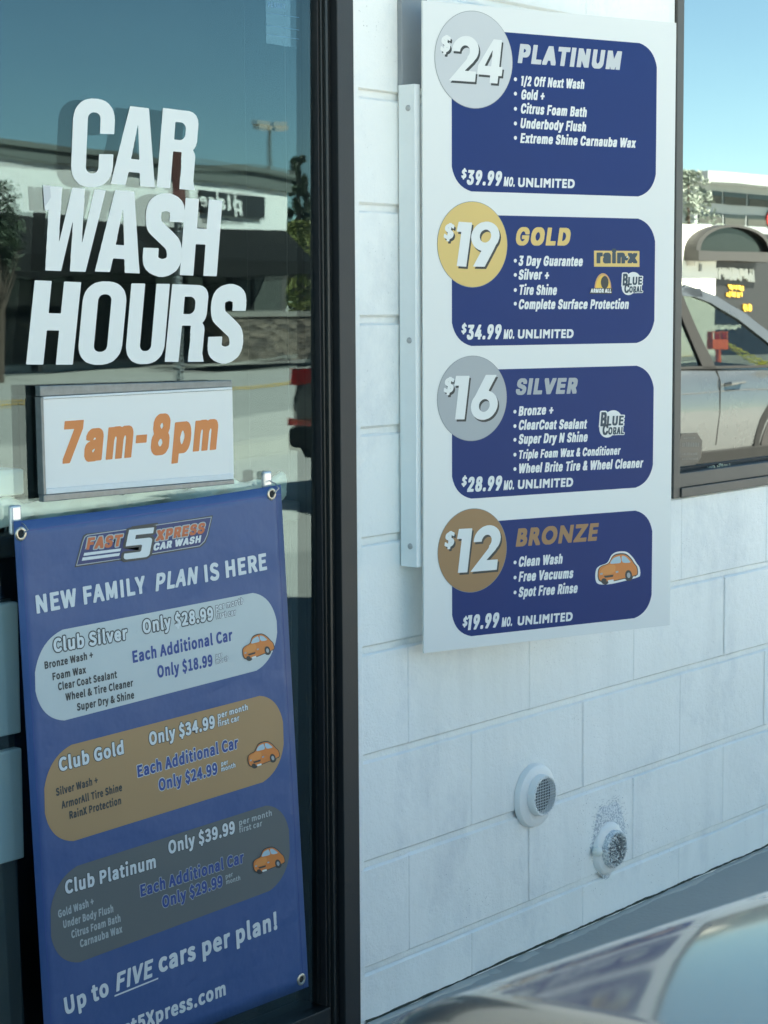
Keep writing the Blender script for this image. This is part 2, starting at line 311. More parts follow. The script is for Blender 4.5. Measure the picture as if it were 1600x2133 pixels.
# ------------------------------------------------------------------ lettering
# glyph outlines: advance, then closed loops of x, y in 400ths of the cap height
GLYPHS = {}
GLYPHS['cond'] = {
    '$': (0.4626,[[78,-51,73,-41,73,-6,49,10,34,29,24,49,15,84,12,111,19,122,59,123,66,116,69,102,73,106,73,176,43,204,27,231,20,254,18,301,25,341,34,364,50,386,73,404,74,446,81,453,111,453,116,449,120,441,120,404,141,390,155,374,166,354,175,324,178,294,171,283,131,282,121,290,120,231,155,201,168,179,180,136,180,94,175,66,161,31,141,8,120,-6,120,-41,116,-49,111,-52],[121,92,124,92,127,111,124,135,120,131]]),
    '&': (0.4769,[[43,11,32,24,22,44,12,89,15,159,27,194,41,219,28,274,30,346,42,379,61,398,84,403,116,400,131,392,143,376,155,341,155,271,143,231,129,209,127,201,134,195,161,198,179,195,184,191,185,129,178,81,195,36,195,9,191,3,171,0,129,3,114,-2,86,-5,56,2],[88,81,94,80,96,86,82,121,79,122,77,104]]),
    '+': (0.4818,[[71,31,70,119,66,123,29,125,23,129,23,191,29,198,66,200,70,204,71,292,94,297,126,295,133,289,133,204,136,200,174,198,179,194,180,131,174,125,136,123,133,119,133,34,129,29,94,25]]),
    '.': (0.2471,[[31,2,23,11,18,36,18,61,24,89,29,95,39,100,69,100,79,97,86,89,90,76,90,21,87,11,74,0,54,-2]]),
    '/': (0.3015,[[11,-51,8,-46,8,-4,62,404,66,412,71,415,89,418,119,415,125,409,125,381,68,-46,64,-52,44,-55]]),
    '1': (0.3024,[[30,1,29,3,29,307,27,310,-4,310,-6,313,0,397,2,400,96,400,98,397,98,3,96,0]]),
    '2': (0.4818,[[28,4,25,9,25,71,101,234,112,271,112,294,103,316,99,317,90,296,88,271,82,259,61,255,29,258,25,264,28,334,39,369,61,395,79,403,96,405,124,403,134,399,150,386,163,366,172,339,175,326,175,241,161,189,112,84,116,80,156,80,179,74,180,9,176,3,156,0,49,0]]),
    '3': (0.4818,[[46,12,27,44,20,66,18,79,18,126,24,130,41,133,76,129,80,124,87,94,99,79,111,96,118,124,111,151,99,170,89,175,64,178,58,181,58,249,87,316,84,320,49,320,26,326,25,391,29,397,49,400,149,400,166,397,172,391,172,331,134,244,155,226,163,214,178,174,180,159,180,86,175,61,168,41,155,19,134,2,121,-2,94,-5,61,2]]),
    '4': (0.4818,[[16,81,15,146,88,394,94,397,111,400,146,397,150,391,150,361,123,269,126,265,156,262,162,259,162,159,171,152,184,152,188,146,188,84,184,78,168,76,162,71,162,6,156,2,139,0,106,2,101,6,100,71,96,75,39,75],[92,156,96,155,100,159,99,180,95,176,90,159]]),
    '8': (0.4818,[[49,12,29,44,20,79,20,154,32,196,39,209,28,246,25,269,28,331,39,369,61,395,79,403,96,405,124,403,141,395,155,381,163,369,175,331,178,301,175,249,163,209,171,196,183,154,183,79,180,64,166,29,155,14,139,2,96,-5,64,2],[98,81,104,80,111,89,120,116,113,144,101,161,89,144,83,121,89,94],[100,254,104,255,108,264,112,279,112,294,106,314,101,318,94,309,90,294,90,276]]),
    '9': (0.4818,[[49,6,48,36,83,136,64,144,48,159,37,176,30,196,23,251,23,286,28,331,42,371,59,392,79,403,96,405,124,403,134,399,150,386,163,366,172,339,180,281,180,249,175,204,162,154,113,9,109,3,89,0,71,0],[99,223,104,223,108,231,117,266,112,294,106,311,101,316,97,311,90,294,87,271,90,244]]),
    'A': (0.5053,[[9,6,8,41,70,384,73,394,79,397,96,400,134,397,140,391,195,94,205,39,205,9,201,3,181,0,143,4,138,21,125,96,121,100,91,100,85,86,71,6,49,0,31,0],[104,181,109,184,106,190,102,186]]),
    'B': (0.4845,[[24,6,23,391,26,397,46,400,131,397,149,390,162,376,173,356,180,331,183,254,171,209,185,174,190,141,190,94,185,59,176,34,165,19,144,5,116,0,46,0],[87,81,104,80,112,84,121,96,125,109,125,126,118,146,110,159,104,162,89,162,85,159],[87,244,99,242,105,246,113,259,119,281,113,306,104,318,99,320,89,320,85,316]]),
    'C': (0.5322,[[65,11,55,21,39,46,20,111,15,159,15,241,23,301,41,356,55,379,66,390,79,398,94,403,111,405,139,403,169,388,191,356,200,331,208,296,208,256,204,251,184,247,149,251,131,304,119,318,111,316,94,291,83,251,77,211,83,149,97,104,109,86,116,82,127,91,136,106,148,149,169,152,204,149,208,144,205,89,191,44,171,16,156,4,139,-2,111,-5,79,2]]),
    'D': (0.5253,[[24,6,23,391,26,397,46,400,109,400,136,395,151,388,178,356,190,329,200,289,205,241,205,159,195,89,186,61,168,29,156,17,139,7,106,0,46,0],[87,81,94,80,109,88,123,106,138,149,143,186,140,239,128,284,118,304,106,315,96,320,89,320,85,316]]),
    'E': (0.4513,[[24,6,23,394,29,397,46,400,149,400,169,397,172,391,172,329,169,324,149,320,89,320,85,316,86,244,144,242,164,239,168,234,168,171,164,166,144,162,89,162,85,159,85,84,89,80,151,80,172,76,175,71,174,6,169,2,151,0,46,0]]),
    'F': (0.4437,[[24,6,23,394,29,397,46,400,149,400,169,397,172,391,172,329,169,324,149,320,89,320,85,316,85,241,89,238,139,238,161,232,162,164,156,160,139,158,86,156,84,6,79,2,61,0,29,2]]),
    'G': (0.5413,[[65,11,55,21,39,46,20,111,15,159,15,241,20,289,39,354,55,379,69,392,91,403,109,405,139,403,161,392,178,376,193,349,208,299,210,256,206,251,186,247,149,251,131,301,119,318,114,318,109,315,94,291,80,236,77,189,83,149,97,104,109,88,119,82,136,106,145,136,141,140,106,142,101,146,101,214,106,217,124,220,186,220,206,217,210,211,210,116,205,84,196,54,186,34,168,11,154,2,141,-2,111,-5,79,2]]),
    'L': (0.4286,[[24,6,23,391,29,397,61,400,81,397,85,391,85,84,89,80,146,80,167,76,170,71,170,9,166,3,146,0,46,0]]),
    'M': (0.6367,[[24,6,23,394,29,397,46,400,71,400,89,397,94,394,130,211,134,209,169,391,174,397,194,400,239,397,243,391,242,6,236,2,219,0,186,2,181,6,180,74,176,77,165,16,159,3,126,0,104,6,89,75,85,71,84,6,61,0,29,2]]),
    'N': (0.544,[[24,6,23,394,29,397,46,400,66,400,89,394,139,240,141,240,143,394,149,397,166,400,201,397,205,391,204,6,199,2,181,0,161,0,139,6,89,160,86,160,84,6,79,2,61,0,29,2]]),
    'O': (0.5528,[[65,11,55,21,41,44,28,79,20,111,15,159,15,241,23,301,37,346,55,379,66,390,91,403,109,405,139,403,161,392,180,374,196,344,208,306,215,256,215,144,210,106,191,44,180,26,156,4,139,-2,109,-5,79,2],[111,84,119,83,136,106,148,144,152,174,152,226,145,266,133,299,116,318,109,314,92,284,83,251,77,211,80,164,88,129,97,104]]),
    'P': (0.4742,[[24,6,23,391,26,397,46,400,129,397,146,391,160,379,173,356,183,326,185,311,185,221,178,186,162,156,144,139,116,133,89,133,85,129,84,6,61,0,29,2],[87,214,99,212,108,219,116,231,123,259,123,274,114,304,106,315,96,320,89,320,85,316]]),
    'R': (0.4782,[[24,6,23,391,26,397,46,400,111,400,139,395,149,390,168,369,178,349,185,316,185,224,173,179,162,161,160,154,193,36,193,9,189,3,169,0,149,0,126,6,89,138,85,136,84,6,79,2,61,0,29,2],[87,221,99,220,111,229,116,236,123,261,123,279,116,301,110,311,99,320,89,320,85,316]]),
    'S': (0.476,[[54,5,29,34,20,59,15,86,16,131,21,135,39,138,74,134,77,129,84,99,99,78,104,80,113,91,123,121,118,134,109,148,56,180,32,209,20,246,20,321,26,346,37,371,56,392,79,403,96,405,126,403,139,398,154,388,173,356,183,321,182,274,176,270,159,268,124,271,120,276,113,306,101,321,92,311,83,286,95,259,151,222,162,211,176,189,185,156,185,79,172,34,160,16,141,2,131,-2,99,-6,71,-2]]),
    'T': (0.4779,[[71,6,70,316,66,320,36,320,14,326,12,391,16,397,36,400,164,400,181,397,188,391,187,326,181,322,164,320,136,320,133,316,133,9,129,3,109,0,76,2]]),
    'U': (0.5386,[[60,11,44,31,34,51,23,104,23,394,29,397,61,400,81,397,85,391,85,144,97,99,102,89,114,81,121,86,131,104,140,141,140,391,144,397,164,400,199,397,202,391,202,101,198,71,188,44,175,21,161,8,141,-2,124,-5,84,-2]]),
    'V': (0.5053,[[76,4,70,19,8,359,8,391,11,397,31,400,66,397,72,394,100,229,106,209,110,214,141,394,146,397,164,400,199,397,205,391,205,361,140,9,136,3,116,0]]),
    'W': (0.6881,[[56,6,8,356,8,394,14,397,31,400,64,397,69,394,88,259,91,256,109,391,114,397,134,400,172,396,178,386,193,259,196,256,216,394,221,397,239,400,274,397,278,391,278,356,229,6,224,2,206,0,169,2,163,6,145,139,141,141,122,6,116,2,99,0,79,0]]),
    'a': (0.4253,[[41,2,24,21,15,46,12,59,12,134,19,156,28,171,46,186,70,194,70,196,39,198,16,211,15,239,18,251,27,276,35,289,51,303,69,310,86,312,111,310,124,306,140,294,151,276,160,239,160,9,154,2,136,0,116,2,86,-5,51,-2],[79,81,84,80,91,91,98,111,95,119,86,115,77,101,75,94],[75,196,91,199,97,204,93,221,89,226,82,216]]),
    'b': (0.4564,[[21,6,20,391,26,397,59,400,79,397,83,391,84,312,124,310,139,303,148,296,166,264,175,231,180,186,178,91,163,36,150,14,136,2,126,-2,96,-5,66,2,44,0],[97,84,101,83,103,86,110,104,118,146,112,194,104,219,99,224,92,214,83,176,83,131,88,106]]),
    'c': (0.431,[[54,5,43,16,29,39,15,94,12,184,20,239,29,266,49,297,74,310,91,312,116,310,134,303,153,281,168,244,170,204,164,197,144,188,114,188,108,191,101,219,96,225,92,224,83,201,75,159,80,114,88,89,94,82,98,84,103,94,111,119,129,122,146,120,161,113,170,104,168,64,153,26,143,11,126,-1,86,-5,69,-2]]),
    'd': (0.4564,[[51,5,43,14,29,36,15,94,12,186,23,251,32,276,48,299,69,310,86,312,106,310,110,314,111,394,134,400,166,397,172,391,172,9,166,2,149,0,126,2,116,-2,99,-5,66,-2],[91,83,96,84,101,94,110,131,110,179,101,214,94,224,88,219,83,204,75,161,80,114]]),
    'e': (0.4383,[[54,5,43,16,29,39,20,66,15,94,12,184,18,226,33,276,51,300,74,310,91,312,114,310,131,303,145,291,162,256,172,204,172,129,169,123,149,120,84,120,79,116,80,111,89,86,96,79,101,84,111,109,131,112,161,106,170,96,170,64,158,29,145,11,129,-1,86,-5,69,-2],[82,199,101,198,105,201,99,219,94,225,84,211]]),
    'f': (0.3054,[[31,6,30,229,26,233,9,235,3,239,3,299,6,304,19,305,30,311,30,359,37,384,48,401,66,412,84,415,111,412,124,406,127,401,125,354,119,336,96,331,93,311,96,308,116,305,122,301,123,241,119,236,96,233,93,229,93,9,89,3,69,0,36,2]]),
    'h': (0.4437,[[21,6,20,391,26,397,59,400,79,397,83,391,84,312,91,310,104,312,134,306,154,284,162,261,168,231,168,9,164,3,144,0,111,2,106,6,105,196,98,219,94,222,87,209,83,191,82,6,76,2,59,0,26,2]]),
    'i': (0.2284,[[21,6,20,299,24,304,44,308,76,305,83,299,83,9,79,3,59,0,26,2],[25,354,19,361,15,376,15,414,19,429,31,440,51,442,74,438,81,431,85,421,85,369,82,359,71,349,51,346,34,347]]),
    'l': (0.215,[[12,0,74,0,74,416,12,416]]),
    'm': (0.6204,[[21,6,21,301,26,305,44,308,64,305,94,312,121,310,136,302,146,308,169,312,204,308,216,299,226,286,238,244,237,6,231,2,201,0,181,3,178,9,178,191,175,209,169,222,160,196,159,6,154,2,121,0,101,3,98,9,98,206,91,219,87,214,83,199,83,9,79,3,59,0,26,2]]),
    'n': (0.4434,[[21,6,21,301,26,305,44,308,66,305,99,312,134,306,148,294,158,274,168,231,167,6,161,2,144,0,111,2,106,6,105,196,98,219,94,222,87,209,83,191,82,6,76,2,59,0,26,2]]),
    'o': (0.4483,[[54,5,43,16,29,39,15,94,12,184,20,239,29,266,49,297,74,310,91,312,116,310,134,303,148,289,158,271,170,236,175,206,175,99,170,71,153,26,143,11,126,-1,86,-5,69,-2],[92,84,96,82,103,94,112,131,110,189,103,211,94,225,83,201,75,159,80,114]]),
    'p': (0.4564,[[21,-94,20,299,24,304,44,308,66,305,99,312,124,310,144,300,161,276,175,231,180,186,180,121,178,91,170,56,158,26,141,5,126,-2,109,-5,86,-2,83,-6,81,-94,59,-100,26,-98],[97,84,101,83,103,86,110,104,118,146,112,194,104,219,99,224,92,214,83,176,83,131,88,106]]),
    'r': (0.3102,[[21,6,20,299,24,304,44,308,64,305,94,312,121,310,127,304,127,234,121,230,99,228,89,216,83,194,83,9,79,3,59,0,26,2]]),
    's': (0.4039,[[44,5,27,24,18,49,15,59,16,101,21,107,36,112,71,112,79,89,86,79,91,84,93,96,86,108,41,133,27,151,18,186,20,256,27,276,38,294,54,306,84,312,109,310,126,303,146,279,155,249,155,214,151,208,141,202,119,198,99,201,89,224,84,224,83,214,91,200,136,175,151,154,158,131,158,59,148,29,140,16,121,1,94,-5,76,-5,59,-2]]),
    't': (0.2821,[[46,5,34,19,25,46,25,229,21,234,6,236,3,241,3,299,6,304,19,305,24,309,26,367,31,370,61,372,79,370,84,366,86,309,96,305,109,304,112,299,112,239,106,235,89,233,85,229,85,96,91,77,106,75,112,71,118,36,118,9,111,2,89,-2,56,0]]),
    'u': (0.4437,[[43,11,32,29,20,76,21,301,26,305,44,308,76,305,82,301,83,111,89,89,94,87,105,119,105,299,109,304,129,308,164,304,168,299,167,6,161,2,144,0,119,2,79,-2,56,2]]),
    'v': (0.4253,[[59,6,8,269,8,301,14,305,31,308,49,308,71,302,88,209,91,207,109,302,131,308,169,304,172,299,172,269,122,6,116,2,99,0,81,0]]),
    'x': (0.4159,[[11,6,10,39,50,156,12,271,13,301,19,305,36,308,74,304,78,299,86,272,89,272,104,304,124,308,161,304,165,299,165,271,127,154,168,36,167,6,161,2,144,0,106,3,102,9,89,43,86,42,71,3,34,0]]),
    'y': (0.4253,[[21,-95,18,-89,18,-61,23,-29,26,-23,39,-23,48,-16,55,9,55,26,8,269,8,301,14,305,31,308,49,308,71,302,88,209,91,207,110,301,116,305,134,308,169,304,172,299,172,269,118,-19,106,-66,95,-86,81,-98,49,-102,31,-100]]),
    'z': (0.4174,[[16,6,15,64,77,224,74,228,41,228,19,233,18,301,24,305,41,308,136,308,156,304,160,299,160,244,99,84,104,80,136,80,159,74,159,6,154,2,136,0,39,0]]),
}
GLYPHS['book'] = {
    '!': (0.4856,[[55,11,43,41,43,64,53,89,74,106,62,116,58,129,53,386,58,399,69,405,129,405,142,396,145,376,143,369,143,269,140,261,138,126,133,114,123,106,147,84,152,66,152,36,143,14,134,5,119,-2,86,-5,71,-1]]),
    '$': (0.749,[[119,-52,112,-39,111,-2,61,19,33,41,28,54,31,79,48,104,61,112,86,111,126,84,139,80,156,80,171,88,176,94,180,104,178,121,161,142,96,182,65,206,49,231,45,244,40,266,40,304,52,341,60,354,79,372,112,394,112,429,118,441,129,447,176,447,188,441,193,429,194,392,216,383,244,365,262,346,265,326,260,314,234,287,206,285,171,308,156,312,146,309,137,301,130,289,133,276,149,258,209,223,245,194,261,169,268,149,272,106,270,86,261,56,245,31,229,17,196,1,193,-4,193,-39,188,-51,176,-57,129,-57]]),
    '&': (0.8909,[[55,24,38,41,26,61,18,89,15,121,20,151,32,179,50,204,73,226,60,281,60,316,69,349,83,371,96,385,114,396,151,405,171,405,204,398,221,388,238,369,250,339,252,304,248,279,238,256,189,201,212,171,231,155,241,171,264,230,274,235,329,235,340,229,345,216,345,199,326,144,302,96,314,87,336,78,347,69,350,44,339,9,324,-2,296,-2,239,24,214,9,189,0,156,-5,131,-5,109,-2,86,4],[119,91,131,82,144,77,164,82,167,86,119,142,108,121,109,106],[149,284,152,284,160,294,168,309,167,319,161,324,155,321,148,309]]),
    '+': (0.749,[[116,62,110,76,110,159,106,162,34,162,24,167,18,181,18,221,23,234,34,240,108,241,110,326,113,336,126,345,176,345,188,339,193,326,193,244,196,240,269,240,279,235,285,221,285,181,280,169,269,162,194,161,193,76,186,62,176,58,126,58]]),
    '.': (0.4346,[[51,5,38,21,33,41,33,64,43,89,56,101,71,108,104,108,121,100,137,84,143,66,143,36,133,14,119,2,99,-5,76,-5]]),
    '1': (0.749,[[45,9,40,21,40,64,45,76,56,83,111,83,115,86,115,296,111,300,71,300,60,306,55,319,55,354,58,364,71,373,109,384,139,397,194,396,202,389,205,379,205,86,209,83,256,83,268,76,272,64,272,21,269,11,256,2,56,2]]),
    '2': (0.749,[[25,9,20,21,20,56,23,66,80,121,130,181,156,221,163,239,172,281,167,301,160,311,149,319,136,322,106,308,81,284,51,284,23,314,20,324,23,349,54,378,99,400,151,405,174,403,196,396,231,372,251,344,263,306,263,254,251,209,233,171,212,139,172,89,176,85,264,85,274,80,280,66,280,21,277,11,264,2,36,2]]),
    '3': (0.749,[[30,36,16,51,12,71,23,91,44,116,74,116,111,87,141,77,161,84,175,96,183,111,183,129,175,144,161,156,131,165,91,169,83,176,80,186,80,226,84,237,94,246,134,250,159,262,169,276,172,286,171,299,164,312,154,319,139,322,116,313,89,292,61,290,50,296,28,324,25,334,28,354,44,370,66,386,111,403,131,405,176,403,216,388,231,378,248,359,256,344,265,311,263,264,254,239,235,214,261,181,275,144,278,124,275,91,264,59,255,44,231,20,219,12,189,0,156,-5,131,-5,96,0,56,17]]),
    '4': (0.749,[[16,105,10,119,10,159,13,169,148,386,164,397,226,397,236,392,243,379,243,184,246,180,276,178,284,171,288,161,288,119,282,106,271,100,246,100,243,96,243,21,238,9,226,2,171,2,160,9,155,21,155,96,151,100,26,100],[128,181,151,180,155,184,154,222,151,223,134,196,127,184]]),
    '5': (0.749,[[24,40,16,49,12,71,23,91,44,113,74,113,109,87,139,78,156,84,172,99,185,129,185,146,179,166,164,185,154,191,134,192,99,175,74,175,49,190,43,196,40,206,40,251,48,364,53,389,66,397,251,396,259,389,263,379,263,334,258,321,246,315,139,315,135,311,133,299,133,276,136,272,181,272,206,266,236,247,261,219,275,176,278,119,270,84,258,56,243,36,216,14,176,-2,154,-5,106,-2,81,4,59,14]]),
    '8': (0.749,[[60,24,34,54,23,86,20,104,23,139,34,174,48,194,64,211,48,236,38,269,38,316,47,344,69,375,86,388,116,400,126,403,181,403,204,396,231,380,245,366,254,354,268,316,270,296,268,264,261,241,241,204,260,184,269,169,280,134,280,86,271,59,263,44,239,20,216,7,186,-2,164,-5,116,-2,94,4],[121,89,136,79,156,75,181,88,190,104,187,126,178,139,161,151,136,163,125,156,117,144,108,119,111,104],[135,269,161,249,166,248,181,271,181,299,172,314,161,322,144,322,127,301,125,289]]),
    '9': (0.749,[[48,21,31,39,28,61,33,74,54,100,64,105,84,105,114,83,134,80,144,83,160,96,173,119,179,139,176,141,156,135,101,138,69,152,45,174,29,204,20,241,20,289,32,334,48,361,69,382,91,396,111,403,171,403,199,393,219,380,248,346,257,331,272,279,278,236,275,156,268,119,253,76,238,49,214,23,194,9,164,-2,141,-5,99,-2,76,4],[124,223,139,215,156,218,166,225,185,246,183,271,176,291,159,315,144,322,136,322,125,314,117,301,110,281,110,254,114,239]]),
    'A': (0.8092,[[8,9,3,21,3,36,116,389,129,397,201,396,209,389,320,46,322,21,319,11,306,2,241,4,231,14,201,108,126,110,121,106,89,8,79,2,19,2],[148,191,174,190,178,194,164,239,161,239,147,194]]),
    'B': (0.8648,[[50,9,45,21,45,379,48,389,61,397,204,397,239,390,264,378,288,359,301,336,308,316,308,264,298,236,288,219,313,189,328,149,328,109,317,69,302,46,284,30,261,17,236,8,209,2,61,2],[139,84,176,83,199,88,221,98,232,111,235,121,235,136,226,152,214,161,191,167,171,170,139,169],[139,252,174,250,201,259,213,271,218,284,214,296,207,306,186,315,141,318,138,314]]),
    'C': (0.8432,[[94,27,70,51,52,79,35,124,28,159,25,194,28,241,35,276,49,314,68,344,88,364,96,372,126,391,164,403,189,405,231,403,254,396,284,380,310,356,315,344,311,321,286,292,276,288,251,289,229,308,209,318,189,318,159,303,145,289,134,271,125,246,120,221,123,166,132,134,142,116,156,99,171,88,189,83,209,83,221,87,239,99,259,116,286,117,296,112,318,86,322,74,319,54,301,33,284,19,261,7,231,-2,209,-5,161,-2,124,9]]),
    'D': (0.9,[[50,9,45,21,45,379,48,389,61,397,181,397,221,390,264,371,292,346,311,319,325,284,332,251,335,229,332,151,325,119,308,79,295,59,264,30,234,14,204,5,181,2,61,2],[138,86,161,85,191,94,218,116,231,139,238,159,243,194,238,244,231,264,218,286,206,297,186,308,164,315,141,318,138,314]]),
    'E': (0.7876,[[50,9,45,21,45,379,48,389,61,397,276,396,284,389,288,379,288,334,284,324,276,317,141,315,138,311,138,254,141,250,246,250,258,244,263,231,263,186,259,176,251,169,139,166,138,89,141,85,281,83,289,76,292,66,292,21,289,11,276,2,61,2]]),
    'F': (0.7456,[[50,9,45,21,45,379,48,389,61,397,276,396,284,389,288,379,288,334,284,324,276,317,141,315,138,311,138,246,141,242,249,242,260,236,265,224,265,179,262,169,249,160,139,159,138,21,134,11,121,2,61,2]]),
    'G': (0.9011,[[73,49,52,81,35,124,28,159,25,194,28,239,35,274,52,319,65,339,89,365,106,378,129,391,169,403,194,405,239,403,269,393,296,378,320,356,325,344,322,324,305,301,291,289,266,288,234,311,209,318,194,318,161,303,150,294,132,264,120,221,120,181,127,149,133,131,148,109,156,100,179,87,206,80,219,83,236,89,240,94,240,144,236,148,186,148,175,154,170,166,170,211,175,224,186,230,314,230,324,225,330,211,330,56,325,44,309,27,279,9,239,-2,191,-5,154,0,126,9,96,27]]),
    'H': (0.9454,[[50,9,45,21,45,379,50,391,61,397,121,397,134,389,138,379,139,251,239,250,243,254,243,379,246,389,259,397,319,397,329,392,335,379,335,21,330,9,319,2,259,2,246,11,243,21,243,164,239,167,139,166,138,21,134,11,121,2,61,2]]),
    'I': (0.4516,[[50,9,45,21,45,379,50,391,61,397,121,397,133,391,138,379,138,21,133,9,121,2,61,2]]),
    'L': (0.7354,[[50,9,45,21,45,379,50,391,61,397,121,397,133,391,138,379,138,89,141,85,271,83,279,76,282,66,282,21,278,9,266,2,61,2]]),
    'M': (1.0407,[[50,9,45,21,45,379,50,391,61,397,131,397,143,391,209,202,211,203,275,389,289,397,356,397,366,392,372,379,372,21,368,9,356,2,299,2,286,11,282,21,281,142,279,142,245,46,231,38,186,38,171,49,136,148,133,144,133,21,129,11,116,2,61,2]]),
    'N': (0.9397,[[50,9,45,21,45,379,50,391,61,397,124,397,134,392,237,206,241,203,243,379,246,389,259,397,316,397,326,392,332,379,332,21,328,9,316,2,254,2,244,8,139,198,135,194,135,21,132,11,119,2,61,2]]),
    'O': (0.9613,[[96,25,68,54,52,79,35,124,28,159,25,196,28,244,35,279,51,321,71,353,96,375,121,391,159,403,184,405,226,403,259,393,294,372,318,349,336,321,350,284,360,229,360,174,355,139,338,86,318,51,294,27,269,12,239,0,204,-5,159,-2,121,9],[148,106,169,88,184,83,201,83,214,87,232,99,243,111,260,149,265,171,268,206,258,259,240,294,219,311,201,318,184,318,159,305,145,291,134,274,125,249,120,221,120,181,132,134]]),
    'P': (0.8375,[[50,9,45,21,45,379,48,389,61,397,201,397,229,392,264,378,292,354,303,336,313,306,315,254,310,229,301,204,276,172,246,154,204,142,139,141,138,21,131,8,121,2,61,2],[139,224,166,222,181,225,199,231,212,241,222,264,222,281,219,291,209,305,181,315,159,318,139,316]]),
    'R': (0.8398,[[50,9,45,21,45,379,48,389,61,397,209,397,234,392,264,381,280,369,303,341,315,306,315,251,306,219,292,196,255,164,321,44,325,31,322,11,309,2,244,2,234,8,158,144,154,149,141,150,138,146,138,21,134,11,121,2,61,2],[139,234,179,233,206,242,215,251,222,266,222,286,215,301,206,308,186,315,139,316]]),
    'S': (0.7955,[[36,42,26,54,23,76,33,96,56,121,86,121,121,94,164,80,181,84,196,92,208,111,206,124,197,136,176,149,96,187,76,200,52,229,38,266,38,309,52,349,62,364,89,386,109,396,134,403,156,405,201,403,231,393,251,383,285,356,290,344,287,324,264,295,254,290,231,290,196,312,166,319,151,316,141,310,132,299,130,291,139,276,159,262,241,223,261,210,288,179,300,144,300,94,283,51,266,30,244,14,219,2,174,-5,126,-2,86,9,69,18]]),
    'T': (0.7989,[[121,8,115,21,115,311,111,315,31,315,21,320,15,334,15,379,18,389,31,397,296,396,304,389,308,379,308,334,301,320,291,315,211,315,208,311,208,21,204,11,191,2,131,2]]),
    'U': (0.9374,[[98,21,77,41,66,59,53,94,45,134,45,379,48,389,61,397,119,397,132,389,135,379,135,176,138,144,147,111,154,99,169,87,189,80,204,84,222,96,233,114,240,139,243,154,243,379,246,389,259,397,321,396,329,389,332,379,332,134,325,94,312,59,300,41,279,20,249,4,226,-2,201,-5,151,-2,129,4]]),
    'V': (0.7717,[[110,9,0,369,3,389,16,397,79,397,90,391,156,171,162,184,221,389,234,397,299,396,307,389,310,364,203,14,199,8,189,2,121,2]]),
    'W': (1.1156,[[88,9,80,24,12,361,12,379,18,391,29,397,89,397,100,391,108,371,135,214,139,211,180,379,183,389,191,396,254,397,267,389,311,212,315,214,348,389,361,397,419,397,429,392,435,379,435,359,370,26,363,9,351,2,284,2,270,11,228,184,224,188,215,161,185,29,178,9,166,2,99,2]]),
    'X': (0.7694,[[12,9,8,21,12,44,98,204,98,209,19,354,15,366,15,379,20,391,31,397,94,397,104,392,156,297,161,301,206,392,216,397,279,397,289,392,295,379,292,356,219,221,212,201,298,44,302,21,298,9,286,2,221,2,211,8,154,112,149,109,103,16,96,8,86,2,24,2]]),
    'Y': (0.7218,[[106,8,100,21,100,149,4,354,0,366,3,389,16,397,79,397,89,392,139,279,146,268,151,274,198,386,204,392,214,397,279,396,287,389,290,379,290,366,286,354,190,149,190,21,187,11,174,2,116,2]]),
    'a': (0.7581,[[50,21,37,41,28,69,28,116,37,141,49,158,76,181,124,200,170,209,173,214,164,226,154,230,144,230,124,223,89,205,64,207,55,214,42,239,38,251,41,271,49,280,81,298,126,312,189,312,211,306,229,295,253,266,268,221,270,194,270,21,267,11,254,2,201,2,186,10,154,-2,111,-5,81,2],[123,84,136,77,159,87,174,98,178,104,176,128,171,130,161,127,131,115,118,96]]),
    'b': (0.8205,[[48,9,43,21,43,409,48,421,59,428,116,428,127,421,133,409,134,307,159,312,214,312,241,303,261,290,283,264,293,244,305,201,308,179,305,119,296,84,283,56,275,44,251,20,231,7,206,-2,164,-5,146,-2,121,8,109,2,59,2],[134,96,151,84,171,80,186,88,206,114,212,139,212,181,201,214,189,226,176,230,166,228,144,215,133,204]]),
    'c': (0.6979,[[77,21,47,56,37,76,25,119,23,146,25,191,37,231,44,246,74,282,101,301,126,310,136,312,196,312,229,301,249,288,259,276,263,254,255,236,240,216,229,210,201,212,186,223,171,230,154,226,144,220,132,206,120,181,118,139,122,121,135,96,151,83,161,80,174,80,189,86,214,102,236,102,246,98,263,71,268,59,264,36,254,25,224,7,196,-2,176,-5,129,-2,101,7]]),
    'd': (0.8228,[[71,20,53,41,42,59,25,116,25,189,39,236,47,251,60,271,76,288,101,303,129,312,196,312,198,409,204,422,214,428,279,426,287,419,290,409,290,21,287,11,274,2,221,2,206,8,179,-2,139,-5,119,-2,99,4],[133,96,146,83,164,80,184,90,198,106,198,211,184,223,166,230,151,226,139,216,127,199,120,179,118,139,124,111]]),
    'e': (0.7479,[[65,34,44,61,25,119,23,146,25,189,44,246,58,266,81,290,121,310,131,312,189,312,221,301,255,271,271,241,278,221,282,189,282,146,278,134,274,127,264,123,124,123,121,119,138,91,166,77,179,77,196,83,219,95,249,93,258,84,272,51,269,31,256,19,221,2,181,-5,156,-5,131,-2,104,7],[124,199,189,198,192,201,179,224,159,233,139,222,127,209]]),
    'f': (0.4879,[[53,9,48,21,48,224,44,228,26,229,18,236,15,246,15,286,21,300,31,305,44,305,48,309,50,359,61,391,71,408,91,423,116,432,134,435,179,432,205,421,210,409,210,389,201,359,196,353,186,347,149,351,140,334,142,309,181,306,189,299,193,289,193,246,188,234,176,228,144,228,140,224,140,21,135,9,124,2,64,2]]),
    'h': (0.808,[[48,9,43,21,43,409,48,421,59,428,116,428,127,421,133,409,134,304,161,312,216,312,236,306,254,295,265,284,276,266,288,224,288,21,282,9,271,2,214,2,201,11,198,21,198,191,189,222,179,228,169,228,138,206,133,196,133,21,129,11,116,2,59,2]]),
